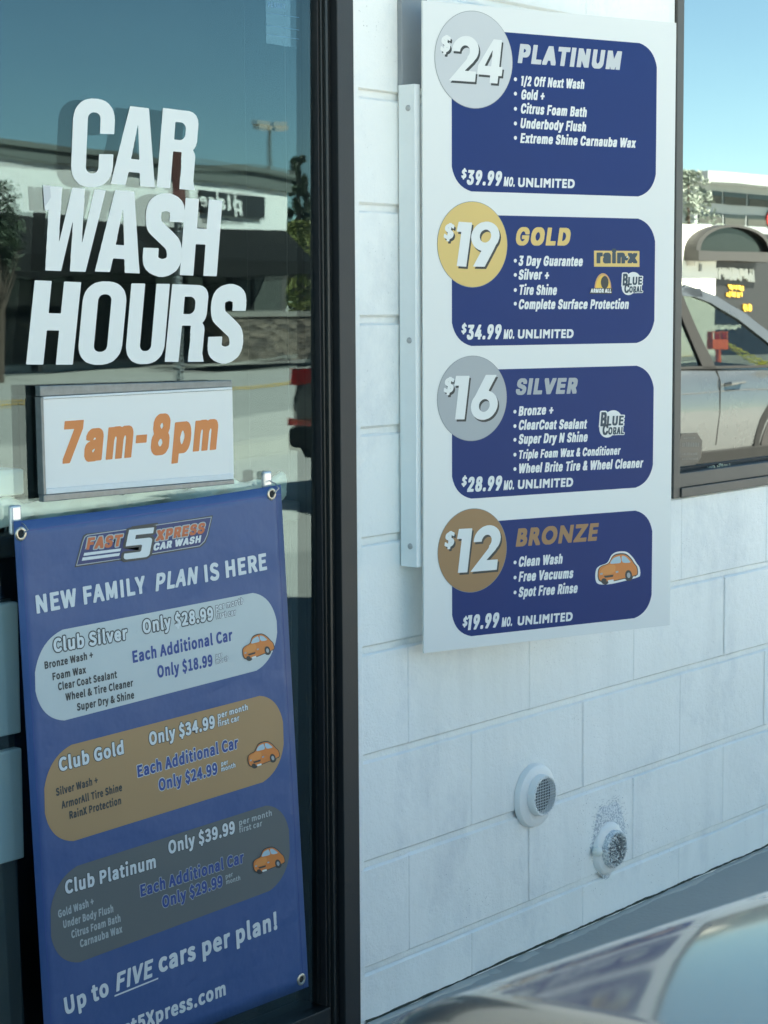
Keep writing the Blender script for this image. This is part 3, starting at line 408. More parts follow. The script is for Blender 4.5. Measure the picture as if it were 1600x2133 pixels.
    'i': (0.4312,[[48,9,43,21,43,289,48,301,59,308,116,308,127,301,133,289,133,21,127,9,116,2,59,2],[49,360,41,369,35,386,35,411,42,429,51,440,74,450,101,450,119,443,133,431,140,411,140,386,134,369,121,355,106,347,69,347]]),
    'k': (0.7456,[[48,9,43,21,43,409,48,421,59,428,116,428,127,421,133,409,134,228,138,229,193,301,199,306,269,308,282,299,285,289,282,269,215,184,212,176,288,49,295,31,295,21,290,9,279,2,211,4,199,16,158,89,149,100,133,79,133,21,126,8,116,2,59,2]]),
    'l': (0.4414,[[69,5,52,24,43,49,43,409,48,421,59,428,116,428,127,421,133,409,133,81,152,66,160,19,154,5,144,-1,126,-5,99,-5]]),
    'm': (1.1701,[[48,9,43,21,43,289,49,303,59,308,109,308,126,299,156,312,211,312,236,303,256,287,274,298,306,312,361,312,389,301,410,281,428,239,432,201,432,21,426,8,416,2,356,2,343,11,340,21,340,196,333,219,324,228,316,228,306,222,282,199,282,21,276,8,266,2,206,2,193,11,190,21,190,199,183,219,174,228,154,220,133,199,133,21,129,11,116,2,59,2]]),
    'n': (0.8114,[[48,9,43,21,43,289,48,301,59,308,109,308,126,298,161,312,216,312,236,306,254,295,265,284,276,266,288,224,288,21,282,9,271,2,214,2,201,11,198,21,198,191,191,219,179,228,164,226,151,217,136,204,133,196,133,21,129,11,116,2,59,2]]),
    'o': (0.8069,[[65,34,44,61,37,79,25,119,23,146,25,191,37,231,50,256,81,290,104,303,131,312,191,312,221,303,244,290,278,251,288,231,300,189,302,159,300,119,288,79,278,56,259,33,226,9,194,-2,174,-5,131,-2,109,4,81,20],[137,94,149,83,159,80,176,83,196,104,208,136,208,171,201,196,181,222,164,230,149,226,135,214,124,196,118,171,118,136,124,114]]),
    'p': (0.8228,[[49,-102,43,-89,43,289,46,299,59,308,109,308,124,300,159,312,214,312,241,303,261,290,280,269,293,244,302,214,308,179,308,141,300,96,291,71,275,44,251,20,231,7,206,-2,186,-5,161,-5,136,1,133,-1,133,-89,126,-102,116,-108,59,-108],[134,96,151,84,171,80,186,88,206,114,212,139,212,181,201,214,189,226,176,230,166,228,144,215,133,204]]),
    'r': (0.5594,[[48,9,43,21,43,289,46,299,59,308,109,308,124,300,151,312,201,312,214,308,222,301,228,289,217,234,204,225,166,226,148,209,133,179,133,21,129,11,116,2,59,2]]),
    's': (0.6502,[[23,34,15,49,15,61,18,71,35,96,44,103,71,105,109,82,129,77,144,79,154,91,152,96,139,108,89,129,59,148,37,174,28,206,28,229,36,261,45,276,74,301,106,312,169,312,179,310,211,296,234,280,240,266,237,246,220,224,209,214,184,212,144,233,129,231,120,221,122,216,134,207,174,191,211,170,237,141,245,116,245,76,238,54,228,34,214,20,186,4,144,-5,119,-5,86,0,46,17]]),
    't': (0.5469,[[81,12,64,31,50,74,50,224,46,228,24,229,16,236,12,246,12,286,16,296,24,303,49,305,53,309,55,361,61,375,71,380,124,380,135,374,140,361,141,309,191,308,202,301,208,289,208,246,201,233,191,228,144,228,140,224,140,99,143,86,151,79,166,83,191,83,201,77,210,56,215,24,212,14,204,7,159,-5,114,-2,94,4]]),
    'u': (0.808,[[71,15,52,41,40,79,38,99,38,289,43,301,54,308,114,308,127,299,130,289,130,114,136,91,151,80,164,84,179,95,193,114,193,289,196,299,209,308,269,308,279,303,285,289,285,21,280,9,269,2,216,2,199,11,169,-2,126,-5,89,4]]),
    'v': (0.7104,[[100,9,96,14,5,279,8,299,21,308,84,308,95,301,144,154,146,155,193,299,206,308,269,306,277,299,280,276,192,14,176,2,111,2]]),
    'x': (0.6843,[[12,9,8,21,12,44,80,159,16,269,12,289,18,301,29,308,96,306,105,299,132,254,141,244,169,294,181,306,246,308,256,303,263,289,258,266,195,156,264,44,268,21,263,9,251,2,184,4,178,9,136,75,129,69,100,14,89,4,24,2]]),
    'y': (0.7104,[[24,-100,18,-86,18,-69,27,-36,31,-30,41,-25,71,-26,79,-21,96,4,102,24,9,266,5,279,8,299,21,308,84,308,95,301,144,161,149,158,195,301,206,308,269,306,277,299,280,276,186,-11,166,-56,158,-69,134,-92,101,-108,51,-110,34,-106]]),
    'z': (0.6582,[[20,9,15,21,15,54,18,64,122,224,119,228,46,228,36,233,30,246,30,289,35,301,46,308,231,308,241,303,248,289,248,254,244,244,142,86,146,83,236,83,246,77,252,64,252,21,248,9,236,2,31,2]]),
}
GLYPHS['head'] = {
    '$': (0.7846,[[30,36,28,41,28,119,34,126,59,126,104,92,119,84,123,89,123,161,66,192,43,216,32,236,28,251,28,294,34,319,53,346,69,360,91,373,119,382,123,386,123,399,129,403,194,403,199,399,202,384,246,368,271,353,278,344,276,271,266,265,246,267,204,296,200,291,200,231,204,226,234,213,256,198,275,176,286,156,292,134,292,89,283,59,272,41,251,20,224,4,202,-4,200,-54,197,-59,189,-62,129,-61,123,-54,121,-4,79,9],[201,96,204,96,208,106,204,117,200,114],[119,266,123,269,123,284,119,288,115,281]]),
    '-': (0.7525,[[64,127,60,134,60,214,66,222,234,222,242,216,243,134,236,126,69,125]]),
    '5': (0.7525,[[71,15,53,34,35,69,33,79,33,139,35,144,41,148,124,147,129,141,139,114,149,105,163,119,170,141,155,171,146,177,126,165,64,165,44,168,36,176,35,224,51,391,59,397,254,397,260,389,260,309,256,303,251,300,149,300,143,286,146,282,191,282,206,278,226,268,248,246,258,229,268,204,272,176,272,104,263,64,250,39,234,20,214,6,199,0,189,-2,111,-2,89,4]]),
    'A': (0.7877,[[14,5,10,11,10,61,106,391,114,397,206,397,212,391,215,381,308,66,310,56,309,9,301,2,214,3,208,9,184,93,139,95,133,91,112,14,106,5,101,2,19,2]]),
    'B': (0.7566,[[36,5,33,11,33,391,41,397,204,397,226,391,258,364,266,351,275,321,275,236,267,211,278,191,285,169,285,76,278,54,270,39,251,20,221,5,209,2,41,2],[131,102,149,100,174,110,183,124,175,139,164,148,141,155,132,154],[131,252,136,250,151,254,168,266,172,279,164,291,144,300,131,298]]),
    'C': (0.8278,[[71,30,42,71,30,104,23,141,23,259,30,296,42,329,71,370,109,396,134,403,214,403,239,396,259,385,281,365,303,331,315,291,314,239,306,233,221,233,216,239,208,264,198,281,179,296,174,297,150,281,132,249,123,216,123,184,132,151,142,131,154,115,174,103,179,104,198,119,208,136,216,161,221,167,309,167,315,159,315,109,303,69,290,46,269,23,239,4,214,-2,134,-2,99,9]]),
    'D': (0.8174,[[36,5,33,11,33,391,41,397,196,397,239,383,272,354,286,334,302,291,308,266,310,239,308,136,300,101,288,71,278,54,256,30,241,19,216,8,194,2,41,2],[131,102,134,100,159,107,185,126,198,149,210,194,205,231,188,271,169,288,136,300,130,296]]),
    'E': (0.7069,[[36,5,33,11,33,391,41,397,256,397,263,389,263,309,259,303,254,300,134,300,130,296,130,254,134,250,244,250,250,246,252,241,252,159,244,152,134,152,130,149,130,104,134,100,254,100,259,98,263,91,262,9,254,2,41,2]]),
    'F': (0.6957,[[36,5,33,11,33,391,41,397,254,397,260,389,260,309,256,303,251,300,134,300,130,296,130,249,134,245,239,245,245,241,248,236,247,154,239,148,132,146,130,11,127,6,121,2,41,2]]),
    'G': (0.8428,[[85,21,60,46,44,71,33,101,25,134,23,151,23,249,37,311,60,354,86,380,104,392,139,403,209,403,234,396,261,380,288,354,296,341,306,321,315,291,314,249,306,242,231,243,223,251,216,274,205,291,184,309,174,312,169,311,154,303,140,289,122,254,112,214,115,171,127,134,140,111,164,92,176,88,196,98,208,109,222,136,219,140,164,140,158,144,155,149,155,214,159,220,164,222,311,222,318,214,318,121,306,76,288,44,264,20,224,0,211,-2,141,-2,114,4]]),
    'H': (0.8368,[[36,5,33,11,33,389,35,394,41,397,121,397,126,395,130,389,130,256,134,253,204,253,208,256,208,389,210,394,216,397,299,397,304,395,308,389,308,11,305,6,299,2,216,2,211,5,208,11,208,151,204,155,134,155,130,151,129,9,121,2,41,2]]),
    'I': (0.36,[[22,0,122,0,122,400,22,400]]),
    'L': (0.6731,[[36,5,33,11,33,389,41,397,121,397,130,389,130,104,134,100,246,100,251,98,255,91,255,11,246,2,41,2]]),
    'M': (0.9839,[[36,5,33,11,33,389,35,394,41,397,136,397,145,391,199,227,202,231,252,391,261,397,356,397,361,395,365,389,365,11,363,6,356,2,274,3,268,11,268,61,264,65,247,9,239,2,156,3,151,9,134,62,130,59,130,11,124,3,41,2]]),
    'N': (0.8454,[[36,5,33,11,33,389,35,394,41,397,129,397,134,395,141,386,204,261,209,258,210,389,212,394,219,397,301,397,306,395,310,389,310,11,308,6,301,2,214,2,209,5,197,21,138,139,134,142,133,11,130,6,124,2,41,2]]),
    'O': (0.8585,[[71,30,58,46,41,74,30,104,23,141,23,259,37,316,49,341,68,366,86,382,109,396,134,403,214,403,239,396,271,375,290,354,311,316,320,286,325,259,325,141,318,104,306,71,282,36,269,23,239,4,214,-2,134,-2,99,9],[150,119,174,103,194,115,212,141,225,184,225,216,212,259,198,281,176,297,154,285,145,274,132,249,123,216,121,199,127,164]]),
    'P': (0.7412,[[36,5,33,11,33,391,41,397,201,397,224,391,241,380,260,361,273,336,280,311,282,239,280,211,271,181,258,159,241,142,224,132,201,125,131,123,130,11,126,5,121,2,41,2],[132,224,141,222,164,233,173,244,180,261,173,279,164,290,141,300,134,300,130,296]]),
    'R': (0.7471,[[36,5,33,11,33,391,41,397,201,397,229,389,258,366,271,346,280,316,282,296,280,214,268,179,250,154,290,59,289,9,281,2,194,2,189,5,138,121,131,129,130,11,127,6,121,2,41,2],[131,232,136,230,159,236,170,244,179,264,176,276,166,290,141,300,134,300,130,296]]),
    'S': (0.7412,[[55,24,32,54,23,81,20,134,24,140,29,142,106,142,112,136,117,114,127,96,149,85,159,87,174,97,183,109,188,121,183,131,164,146,79,179,66,188,42,214,30,241,28,259,28,306,38,346,48,361,69,382,86,393,106,400,119,403,186,403,219,393,241,378,266,346,275,316,275,271,272,266,266,262,191,263,186,269,181,289,175,299,166,308,151,315,136,308,127,299,122,281,127,271,139,262,224,228,246,212,268,186,278,164,280,149,280,91,268,51,260,39,236,15,224,7,196,-2,171,-5,106,-2,74,9]]),
    'T': (0.7466,[[106,5,102,11,102,296,99,300,26,300,20,304,18,309,18,391,26,397,279,397,285,389,285,309,282,304,276,300,204,300,200,296,199,9,191,2,111,2]]),
    'U': (0.8373,[[79,17,49,51,41,69,33,101,33,391,41,397,121,397,129,391,130,171,133,154,141,129,151,113,164,104,171,102,181,108,198,129,208,159,208,391,216,397,301,397,308,389,308,111,302,84,291,54,266,23,244,7,216,-2,124,-2,101,4]]),
    'V': (0.7877,[[111,5,105,16,10,339,11,391,19,397,101,397,108,394,115,376,155,234,159,224,161,224,210,394,216,397,304,397,310,389,310,344,213,11,204,2,116,2]]),
    'W': (1.0605,[[86,5,77,26,10,336,10,389,12,394,19,397,101,397,106,395,115,366,133,276,136,273,160,386,166,395,171,397,261,397,268,389,290,276,294,273,320,394,326,397,409,397,414,395,418,389,418,334,345,9,336,2,249,2,244,5,235,31,218,116,214,121,208,104,190,19,184,5,179,2,91,2]]),
    'X': (0.7805,[[14,5,10,11,12,61,91,201,81,226,19,336,18,389,20,394,26,397,116,397,123,389,159,326,189,379,204,397,291,397,296,395,300,389,298,339,234,224,226,204,304,61,305,11,302,6,296,2,206,3,199,11,161,81,156,83,121,19,109,3,19,2]]),
    'Y': (0.7773,[[111,5,108,11,108,144,12,336,11,391,19,397,109,397,116,389,154,309,159,307,199,389,206,397,299,397,305,389,303,339,208,144,207,9,199,2,116,2]]),
    'Z': (0.7331,[[26,5,23,11,24,91,137,296,134,300,31,300,26,303,23,309,23,391,31,397,269,397,275,389,273,309,161,104,164,100,269,100,274,98,278,91,277,9,269,2,31,2]]),
    'a': (0.6622,[[44,15,27,36,18,61,18,136,30,164,62,191,36,199,23,209,23,244,29,261,49,288,71,303,91,310,104,312,164,312,196,303,214,290,228,271,240,234,239,9,231,2,169,2,154,-2,79,-2,64,2],[116,86,124,84,134,90,146,109,146,116,141,117,116,108,109,99],[115,201,144,206,147,209,146,214,139,222,131,224,121,217,114,206]]),
    'b': (0.7146,[[31,5,28,11,28,389,36,397,116,397,125,389,127,316,196,315,209,311,226,300,243,284,258,256,268,229,272,189,272,124,268,86,258,56,243,29,226,12,209,2,196,-2,114,-2,99,2,36,2],[146,105,151,105,158,114,167,131,172,156,163,191,151,209,146,208,139,199,127,166,130,136,137,119]]),
    'c': (0.6767,[[55,24,39,44,27,71,18,121,20,214,32,254,39,269,64,297,99,315,186,315,209,306,238,281,251,259,255,246,254,191,246,183,221,175,169,175,159,184,150,204,141,209,127,189,118,154,124,129,135,109,141,103,150,109,161,134,169,140,219,140,254,127,258,121,258,76,246,44,221,15,186,-2,99,-2,76,7]]),
    'e': (0.6824,[[64,17,50,31,37,51,25,81,20,104,18,179,23,216,32,246,48,274,71,297,86,306,109,312,171,312,194,306,216,292,230,279,243,259,255,224,260,189,260,129,254,121,230,119,230,116,249,110,255,101,255,66,251,54,238,31,224,17,204,4,184,-2,106,-2,84,4],[127,94,141,84,146,84,160,96,169,119,119,120,116,116,118,109],[121,201,156,200,159,204,149,218,139,224,123,209,119,204]]),
    'h': (0.6957,[[31,5,28,11,28,389,36,397,116,397,125,389,127,316,194,315,206,311,233,291,246,269,255,221,255,11,246,2,166,2,158,9,158,169,151,196,146,206,141,208,132,194,125,169,124,9,116,2,36,2]]),
    'i': (0.3741,[[31,5,28,11,28,304,36,312,116,312,125,304,125,11,116,2,36,2],[36,330,23,349,23,414,28,424,44,438,109,438,119,432,128,421,133,409,133,354,125,336,109,325,46,325]]),
    'k': (0.6569,[[31,5,28,11,28,389,36,397,116,397,125,389,126,281,129,280,145,301,159,312,246,312,254,306,254,256,190,171,259,61,260,11,251,2,164,2,155,9,129,49,126,49,125,11,119,3,36,2]]),
    'l': (0.4039,[[48,11,34,29,28,54,28,389,36,397,116,397,125,389,125,111,129,99,146,98,154,91,160,66,160,11,154,3,141,0,71,0]]),
    'n': (0.6952,[[31,5,28,11,28,306,36,312,106,312,114,315,194,315,211,308,230,294,241,279,252,244,255,221,254,9,246,2,166,2,158,9,158,169,151,196,146,206,141,208,132,194,125,169,124,9,116,2,36,2]]),
    'p': (0.7146,[[31,-90,28,-84,28,306,36,312,104,312,111,315,196,315,209,311,226,300,251,271,258,256,270,216,272,124,268,86,258,56,243,29,226,12,209,2,196,-2,126,-4,125,-84,119,-92,36,-92],[146,105,151,105,158,114,167,131,172,156,163,191,151,209,146,208,139,199,127,166,130,136,137,119]]),
    'r': (0.4963,[[31,5,28,11,28,306,36,312,189,314,195,306,194,221,186,215,156,215,146,211,138,204,127,184,125,171,124,9,116,2,36,2]]),
    't': (0.4544,[[54,15,42,31,35,54,35,214,31,217,11,217,3,224,3,304,9,312,31,312,35,316,35,364,41,372,124,372,133,364,134,314,164,312,172,304,172,224,164,217,136,217,133,214,133,109,139,98,164,98,172,91,178,64,178,11,174,5,164,0,81,0,69,4]]),
    'x': (0.6542,[[16,5,12,11,12,59,68,161,16,256,15,304,18,309,24,312,111,312,118,309,134,281,150,309,156,312,241,312,246,310,250,304,250,256,209,181,199,156,251,64,252,11,250,6,244,2,159,2,152,6,134,40,112,6,106,2,21,2]]),
    's': (0.6288,[[49,17,35,31,24,52,20,66,20,104,29,113,54,120,71,120,75,124,59,133,43,146,28,176,25,239,32,264,43,281,56,295,86,310,99,312,161,312,186,306,210,289,221,274,233,246,233,211,230,206,219,199,185,191,185,189,206,178,225,159,235,136,238,126,238,71,231,46,209,17,189,4,166,-2,89,-2,66,4],[116,91,129,83,139,90,142,96,131,106,111,112,108,109],[123,211,141,202,146,204,131,225,121,219]]),
}
GLYPHS['geo'] = {
    '$': (0.7846,[[30,36,28,41,28,119,34,126,59,126,104,92,119,84,123,89,123,161,66,192,43,216,32,236,28,251,28,294,34,319,53,346,69,360,91,373,119,382,123,386,123,399,129,403,194,403,199,399,202,384,246,368,271,353,278,344,276,271,266,265,246,267,204,296,200,291,200,231,204,226,234,213,256,198,275,176,286,156,292,134,292,89,283,59,272,41,251,20,224,4,202,-4,200,-54,197,-59,189,-62,129,-61,123,-54,121,-4,79,9],[201,96,204,96,208,106,204,117,200,114],[119,266,123,269,123,284,119,288,115,281]]),
    'B': (0.7738,[[41,4,35,14,37,391,44,397,191,397,214,391,248,369,266,339,272,316,272,254,258,219,288,184,300,151,300,86,288,54,269,30,251,17,211,2],[132,94,159,92,184,102,201,119,202,124,199,134,181,149,154,158,134,158,130,154],[131,252,141,250,166,262,175,281,164,297,141,308,134,308,130,304]]),
    'D': (0.991,[[41,4,35,14,35,386,39,394,44,397,221,397,241,395,276,383,306,365,335,336,353,309,368,274,375,241,375,164,372,149,363,116,335,66,324,52,291,27,274,17,239,5,221,2],[132,94,171,92,216,104,245,124,266,154,278,191,278,211,268,244,251,270,239,282,216,296,171,308,134,308,130,304]]),
    'E': (0.7006,[[41,4,35,14,37,391,44,397,256,397,263,386,263,319,259,311,254,308,134,308,130,304,130,251,134,247,254,246,260,236,258,164,251,158,134,158,130,154,130,96,134,92,261,92,268,81,266,9,259,2]]),
    'I': (0.4103,[[41,4,35,14,35,386,39,394,44,397,121,397,126,394,130,386,130,14,126,6,121,2]]),
    'L': (0.689,[[36,6,33,14,33,386,36,394,41,397,121,397,126,394,130,386,130,96,134,92,266,92,272,81,272,14,269,6,264,2,41,2]]),
    'M': (1.027,[[36,6,33,14,33,386,36,394,41,397,121,397,202,286,206,285,289,395,294,397,372,396,378,386,378,14,374,6,369,2,291,2,284,9,281,207,278,206,231,142,226,140,184,140,178,144,131,209,127,206,126,9,119,2,41,2]]),
    'N': (1.027,[[36,6,33,14,33,386,36,394,41,397,117,396,281,188,285,191,287,391,294,397,372,396,378,386,378,14,374,6,369,2,291,4,129,211,125,206,123,9,116,2,41,2]]),
    'O': (1.0757,[[73,49,47,84,32,116,23,151,20,174,20,226,30,279,47,316,70,349,94,370,124,388,159,400,181,403,271,400,311,386,349,360,378,326,396,291,407,251,410,231,410,169,405,139,393,104,363,54,336,30,306,12,271,0,249,-2,159,0,119,14,94,30],[150,124,184,99,219,90,246,99,259,107,271,115,290,136,305,164,313,194,313,206,304,240,296,256,269,288,246,301,211,310,184,301,171,293,159,285,140,264,126,239,118,196,129,154]]),
    'R': (0.8214,[[41,4,35,14,37,391,44,397,181,397,206,391,239,369,263,331,268,314,268,244,261,221,240,186,326,46,326,9,319,2,234,2,229,5,158,121,134,145,130,141,128,9,121,2],[131,249,139,247,159,258,170,276,168,286,159,298,134,308,130,304]]),
    'T': (0.8214,[[121,6,118,14,118,304,114,308,13,309,8,319,9,391,16,397,316,397,322,386,322,319,317,309,216,308,212,304,211,9,204,2,126,2]]),
    'U': (0.9422,[[76,27,58,46,39,79,30,109,28,129,28,386,31,394,36,397,114,397,121,391,123,161,125,146,132,126,151,105,171,94,189,90,211,97,234,111,246,126,252,149,255,169,257,391,264,397,344,396,350,386,350,134,341,86,322,51,304,30,286,17,259,5,224,-2,144,-2,96,13]]),
    'Z': (0.8702,[[11,6,8,14,8,39,12,49,180,304,176,308,26,308,20,319,20,386,24,394,29,397,334,396,340,386,338,354,169,96,174,92,336,92,342,81,342,14,339,6,334,2,16,2]]),
}
GLYPHS['hour'] = {
    '-': (0.3798,[[17,134,14,139,14,206,17,212,121,212,125,209,126,139,123,133]]),
    '7': (0.5755,[[44,6,43,44,124,314,121,318,31,319,28,324,28,394,34,397,206,397,210,391,210,319,116,9,109,2,49,2]]),
    '8': (0.5755,[[54,15,34,41,23,81,23,151,29,181,43,209,30,256,30,321,33,334,39,356,53,379,76,398,91,403,144,403,164,396,185,376,198,351,205,326,205,251,193,211,206,184,212,159,212,76,210,64,190,24,179,12,156,0,146,-2,89,-2,69,4],[109,88,119,83,124,85,131,94,140,116,136,136,127,151,119,159,110,154,102,141,95,121,102,99],[116,254,119,254,127,264,133,281,128,301,119,314,108,304,102,286,107,269]]),
    'a': (0.5087,[[44,5,27,24,15,54,12,121,18,149,24,164,39,180,60,191,60,194,39,197,19,208,18,244,32,279,56,303,74,310,134,310,151,303,170,286,178,271,185,249,188,226,188,9,181,2,134,2,121,-2,59,-2],[93,84,99,84,106,94,112,109,111,118,96,111,88,101,88,94],[91,199,112,206,112,211,106,223,101,222,94,214,89,201]]),
    'm': (0.7397,[[24,6,24,304,29,308,79,308,91,312,139,312,159,302,181,312,229,312,251,303,260,294,271,274,278,249,280,224,279,6,274,2,214,2,208,6,208,201,203,216,199,221,194,216,188,199,185,179,184,6,179,2,121,2,116,6,115,201,106,219,99,209,93,179,92,6,86,2,29,2]]),
    'p': (0.5455,[[24,-94,23,301,29,308,149,310,164,303,178,291,193,266,202,239,210,186,210,124,202,69,191,36,169,8,149,-2,94,-4,93,-91,89,-96,29,-98],[113,86,119,88,126,99,138,144,138,166,133,191,123,214,116,222,110,219,104,209,93,156,98,121,104,101]]),
}
GLYPHS['vinyl'] = {
    'H': (0.59,[[2,1,0,3,0,397,3,400,77,400,79,399,80,249,83,246,135,246,138,249,138,397,141,400,217,400,220,397,220,3,217,0,141,0,139,2,138,161,135,164,83,164,80,161,80,3,77,0]]),
    'O': (0.59,[[25,26,20,31,9,49,2,73,2,81,0,87,0,313,2,319,2,327,9,351,20,369,37,386,55,397,71,402,93,406,131,406,137,404,145,404,169,397,187,386,204,369,211,359,220,335,224,313,224,87,222,81,222,73,215,49,204,31,187,14,177,7,153,-2,131,-6,93,-6,71,-2,47,7,37,14],[86,67,95,61,105,58,119,58,129,61,138,67,143,75,146,85,146,315,143,325,138,333,129,339,119,342,105,342,91,337,83,329,78,315,78,85,81,75]]),
    'C': (0.57,[[25,26,20,31,9,49,2,73,2,81,0,87,0,313,2,319,2,327,9,351,20,369,37,386,55,397,71,402,93,406,131,406,137,404,145,404,169,397,187,386,200,373,207,365,215,351,222,327,222,319,224,313,224,247,221,244,149,244,146,247,146,315,143,325,138,333,129,339,119,342,105,342,95,339,86,333,81,325,78,315,78,85,81,75,86,67,95,61,105,58,119,58,129,61,138,67,143,75,146,85,146,147,148,149,221,150,224,147,224,87,222,81,222,73,215,49,204,31,187,14,177,7,153,-2,131,-6,93,-6,71,-2,47,7,37,14]]),
    'U': (0.585,[[23,26,13,39,9,47,4,63,0,83,0,397,3,400,75,400,78,397,78,85,84,71,93,63,103,60,117,60,127,63,132,67,139,75,142,85,142,397,145,400,217,400,220,397,220,83,216,63,207,39,200,29,190,19,175,7,151,-2,131,-6,89,-6,69,-2,45,7,35,14]]),
    'A': (0.6,[[-6,1,-8,3,-4,19,-4,25,2,51,6,79,12,105,16,133,22,159,26,187,32,213,36,241,66,397,69,400,169,400,172,397,174,391,230,55,240,3,237,0,159,0,156,3,154,11,154,23,150,45,150,57,146,67,89,68,86,65,84,59,76,9,73,1],[95,135,137,134,140,137,119,307,116,305,116,297,114,291,112,265,108,245,108,235,104,215,102,191,100,185,98,159,94,139]]),
    'R': (0.6,[[2,1,0,3,0,397,3,400,159,400,181,395,199,384,204,379,215,361,220,339,220,249,215,227,207,213,200,205,200,203,211,187,216,169,216,45,229,2,227,0,137,0,135,2,134,61,136,67,136,119,134,125,134,145,132,151,132,185,129,188,83,188,80,185,80,3,77,0],[81,250,83,248,117,248,127,251,136,257,143,267,146,277,146,309,143,319,137,328,127,335,117,338,83,338,80,335]]),
    'S': (0.585,[[21,28,7,47,0,69,0,79,-2,85,-2,131,0,133,83,134,86,131,87,91,91,87,107,82,115,82,131,87,135,91,136,95,136,105,131,123,126,131,121,136,37,196,22,209,13,221,4,243,-2,277,-2,311,2,333,9,353,22,371,33,380,51,391,71,398,99,404,125,404,145,400,167,393,179,387,199,372,209,359,215,347,222,319,222,305,224,299,223,268,221,266,139,266,136,269,136,295,134,301,134,309,131,312,117,316,107,316,91,311,88,309,86,305,86,285,91,267,94,263,161,216,191,192,198,185,211,165,220,139,222,119,224,113,224,89,222,83,222,75,217,57,206,37,198,27,189,20,171,9,159,3,143,-2,123,-6,99,-6,71,1,45,11]]),
    'W': (0.92,[[14,1,12,3,12,31,10,37,10,97,8,103,8,163,6,169,6,231,4,237,4,297,2,303,2,363,0,369,1,399,3,400,79,400,82,397,82,335,84,329,84,199,86,193,87,142,89,142,94,161,147,397,151,400,231,400,233,399,234,357,236,351,238,177,240,171,240,145,241,142,243,142,297,397,301,400,374,399,375,397,370,373,281,3,277,0,177,0,174,3,174,59,172,65,172,183,170,189,170,231,169,234,167,234,117,3,113,0]]),
}
GLYPHS['digit'] = {
    '1': (0.42,[[42,1,40,3,40,307,37,310,-5,310,-8,313,0,397,3,400,133,400,136,397,136,3,133,0]]),
    '2': (0.66,[[-5,0,-6,3,139,197,144,209,145,223,153,233,159,245,162,257,162,275,159,287,153,299,143,310,133,317,121,320,111,320,99,317,89,310,82,303,73,287,70,275,70,265,67,262,-3,262,-6,265,-6,289,-2,309,3,325,11,341,22,357,41,376,63,391,77,397,107,404,133,404,145,402,173,393,199,376,218,357,229,341,237,325,244,301,246,289,246,263,242,243,237,227,229,211,214,191,206,177,134,97,135,94,137,94,238,93,240,91,240,3,237,0]]),
    '4': (0.74,[[-19,71,-20,73,-19,153,142,397,147,400,250,399,252,397,252,155,255,152,293,152,296,149,296,73,293,70,255,70,252,67,251,2,249,0,151,0,148,3,148,67,145,70],[66,153,145,152,148,155,147,298,145,298,139,289,109,235,67,159,65,155]]),
    '6': (0.66,[[41,26,32,35,15,59,5,81,-2,113,-2,139,4,167,9,181,27,211,103,397,107,400,205,400,207,397,205,391,151,265,149,257,151,255,171,249,187,241,207,226,222,209,239,181,244,167,250,139,250,113,248,101,239,71,222,43,207,26,187,11,175,5,147,-4,137,-6,111,-6,93,-2,77,3,61,11],[89,82,107,69,117,66,131,66,145,71,160,83,167,93,172,107,174,115,174,133,167,155,155,170,141,179,131,182,117,182,103,177,88,165,79,151,76,141,74,133,74,115,79,97]]),
    '9': (0.66,[[47,0,45,3,47,9,103,141,101,144,79,151,53,166,34,183,17,207,6,233,0,261,0,287,6,315,17,341,34,365,43,374,63,389,79,397,113,406,139,406,157,402,173,397,199,382,218,365,235,341,246,315,252,287,252,261,246,233,241,219,227,195,215,161,149,2,145,0],[90,235,105,223,119,218,133,218,143,221,157,230,162,235,171,249,174,259,176,267,176,285,169,307,157,322,143,331,133,334,119,334,105,329,90,317,81,303,76,285,76,267,78,259,83,245]]),
    '5': (0.82,[[30,11,21,23,16,39,16,81,18,83,185,84,189,85,196,91,200,99,200,165,194,175,185,180,19,180,17,182,16,233,18,239,18,341,20,347,21,399,23,400,298,399,300,397,300,323,297,320,111,320,108,317,108,267,111,264,265,264,281,259,289,254,299,241,304,225,304,39,299,23,294,15,281,5,265,0,55,0,39,5]]),
}
_GC = {}
def fill(loops):
    """triangulate nested 2D outlines -> (points, faces)"""
    cu = bpy.data.curves.new('outline', 'CURVE'); cu.dimensions = '2D'; cu.fill_mode = 'BOTH'
    for L in loops:
        sp = cu.splines.new('POLY'); sp.points.add(len(L)-1)
        for q, p in zip(sp.points, L): q.co = (p[0], p[1], 0, 1)
        sp.use_cyclic_u = True
    ob = bpy.data.objects.new('outline', cu)
    me = bpy.data.meshes.new_from_object(ob)
    P = [(v.co.x, v.co.y) for v in me.vertices]; F = []
    for p in me.polygons:
        ix = list(p.vertices); a = 0.0
        for i in range(len(ix)):
            x0, y0 = P[ix[i-1]]; x1, y1 = P[ix[i]]; a += x0*y1-x1*y0
        F.append(tuple(ix if a > 0 else ix[::-1]))
    bpy.data.objects.remove(ob); bpy.data.curves.remove(cu); bpy.data.meshes.remove(me)
    return P, F
def grow(L, d):
    """offset a closed outline outwards (outer loops run counter-clockwise, holes clockwise)"""
    n = len(L); out = []
    for i in range(n):
        a, b, c = Vector(L[i-1]), Vector(L[i]), Vector(L[(i+1) % n])
        e1, e2 = (b-a), (c-b)
        if e1.length < 1e-6 or e2.length < 1e-6: out.append(tuple(b)); continue
        e1.normalize(); e2.normalize()
        n1, n2 = Vector((e1.y, -e1.x)), Vector((e2.y, -e2.x))
        k = max(.45, 1+n1.dot(n2)); out.append(tuple(b+(n1+n2)*(d/k)))
    return out
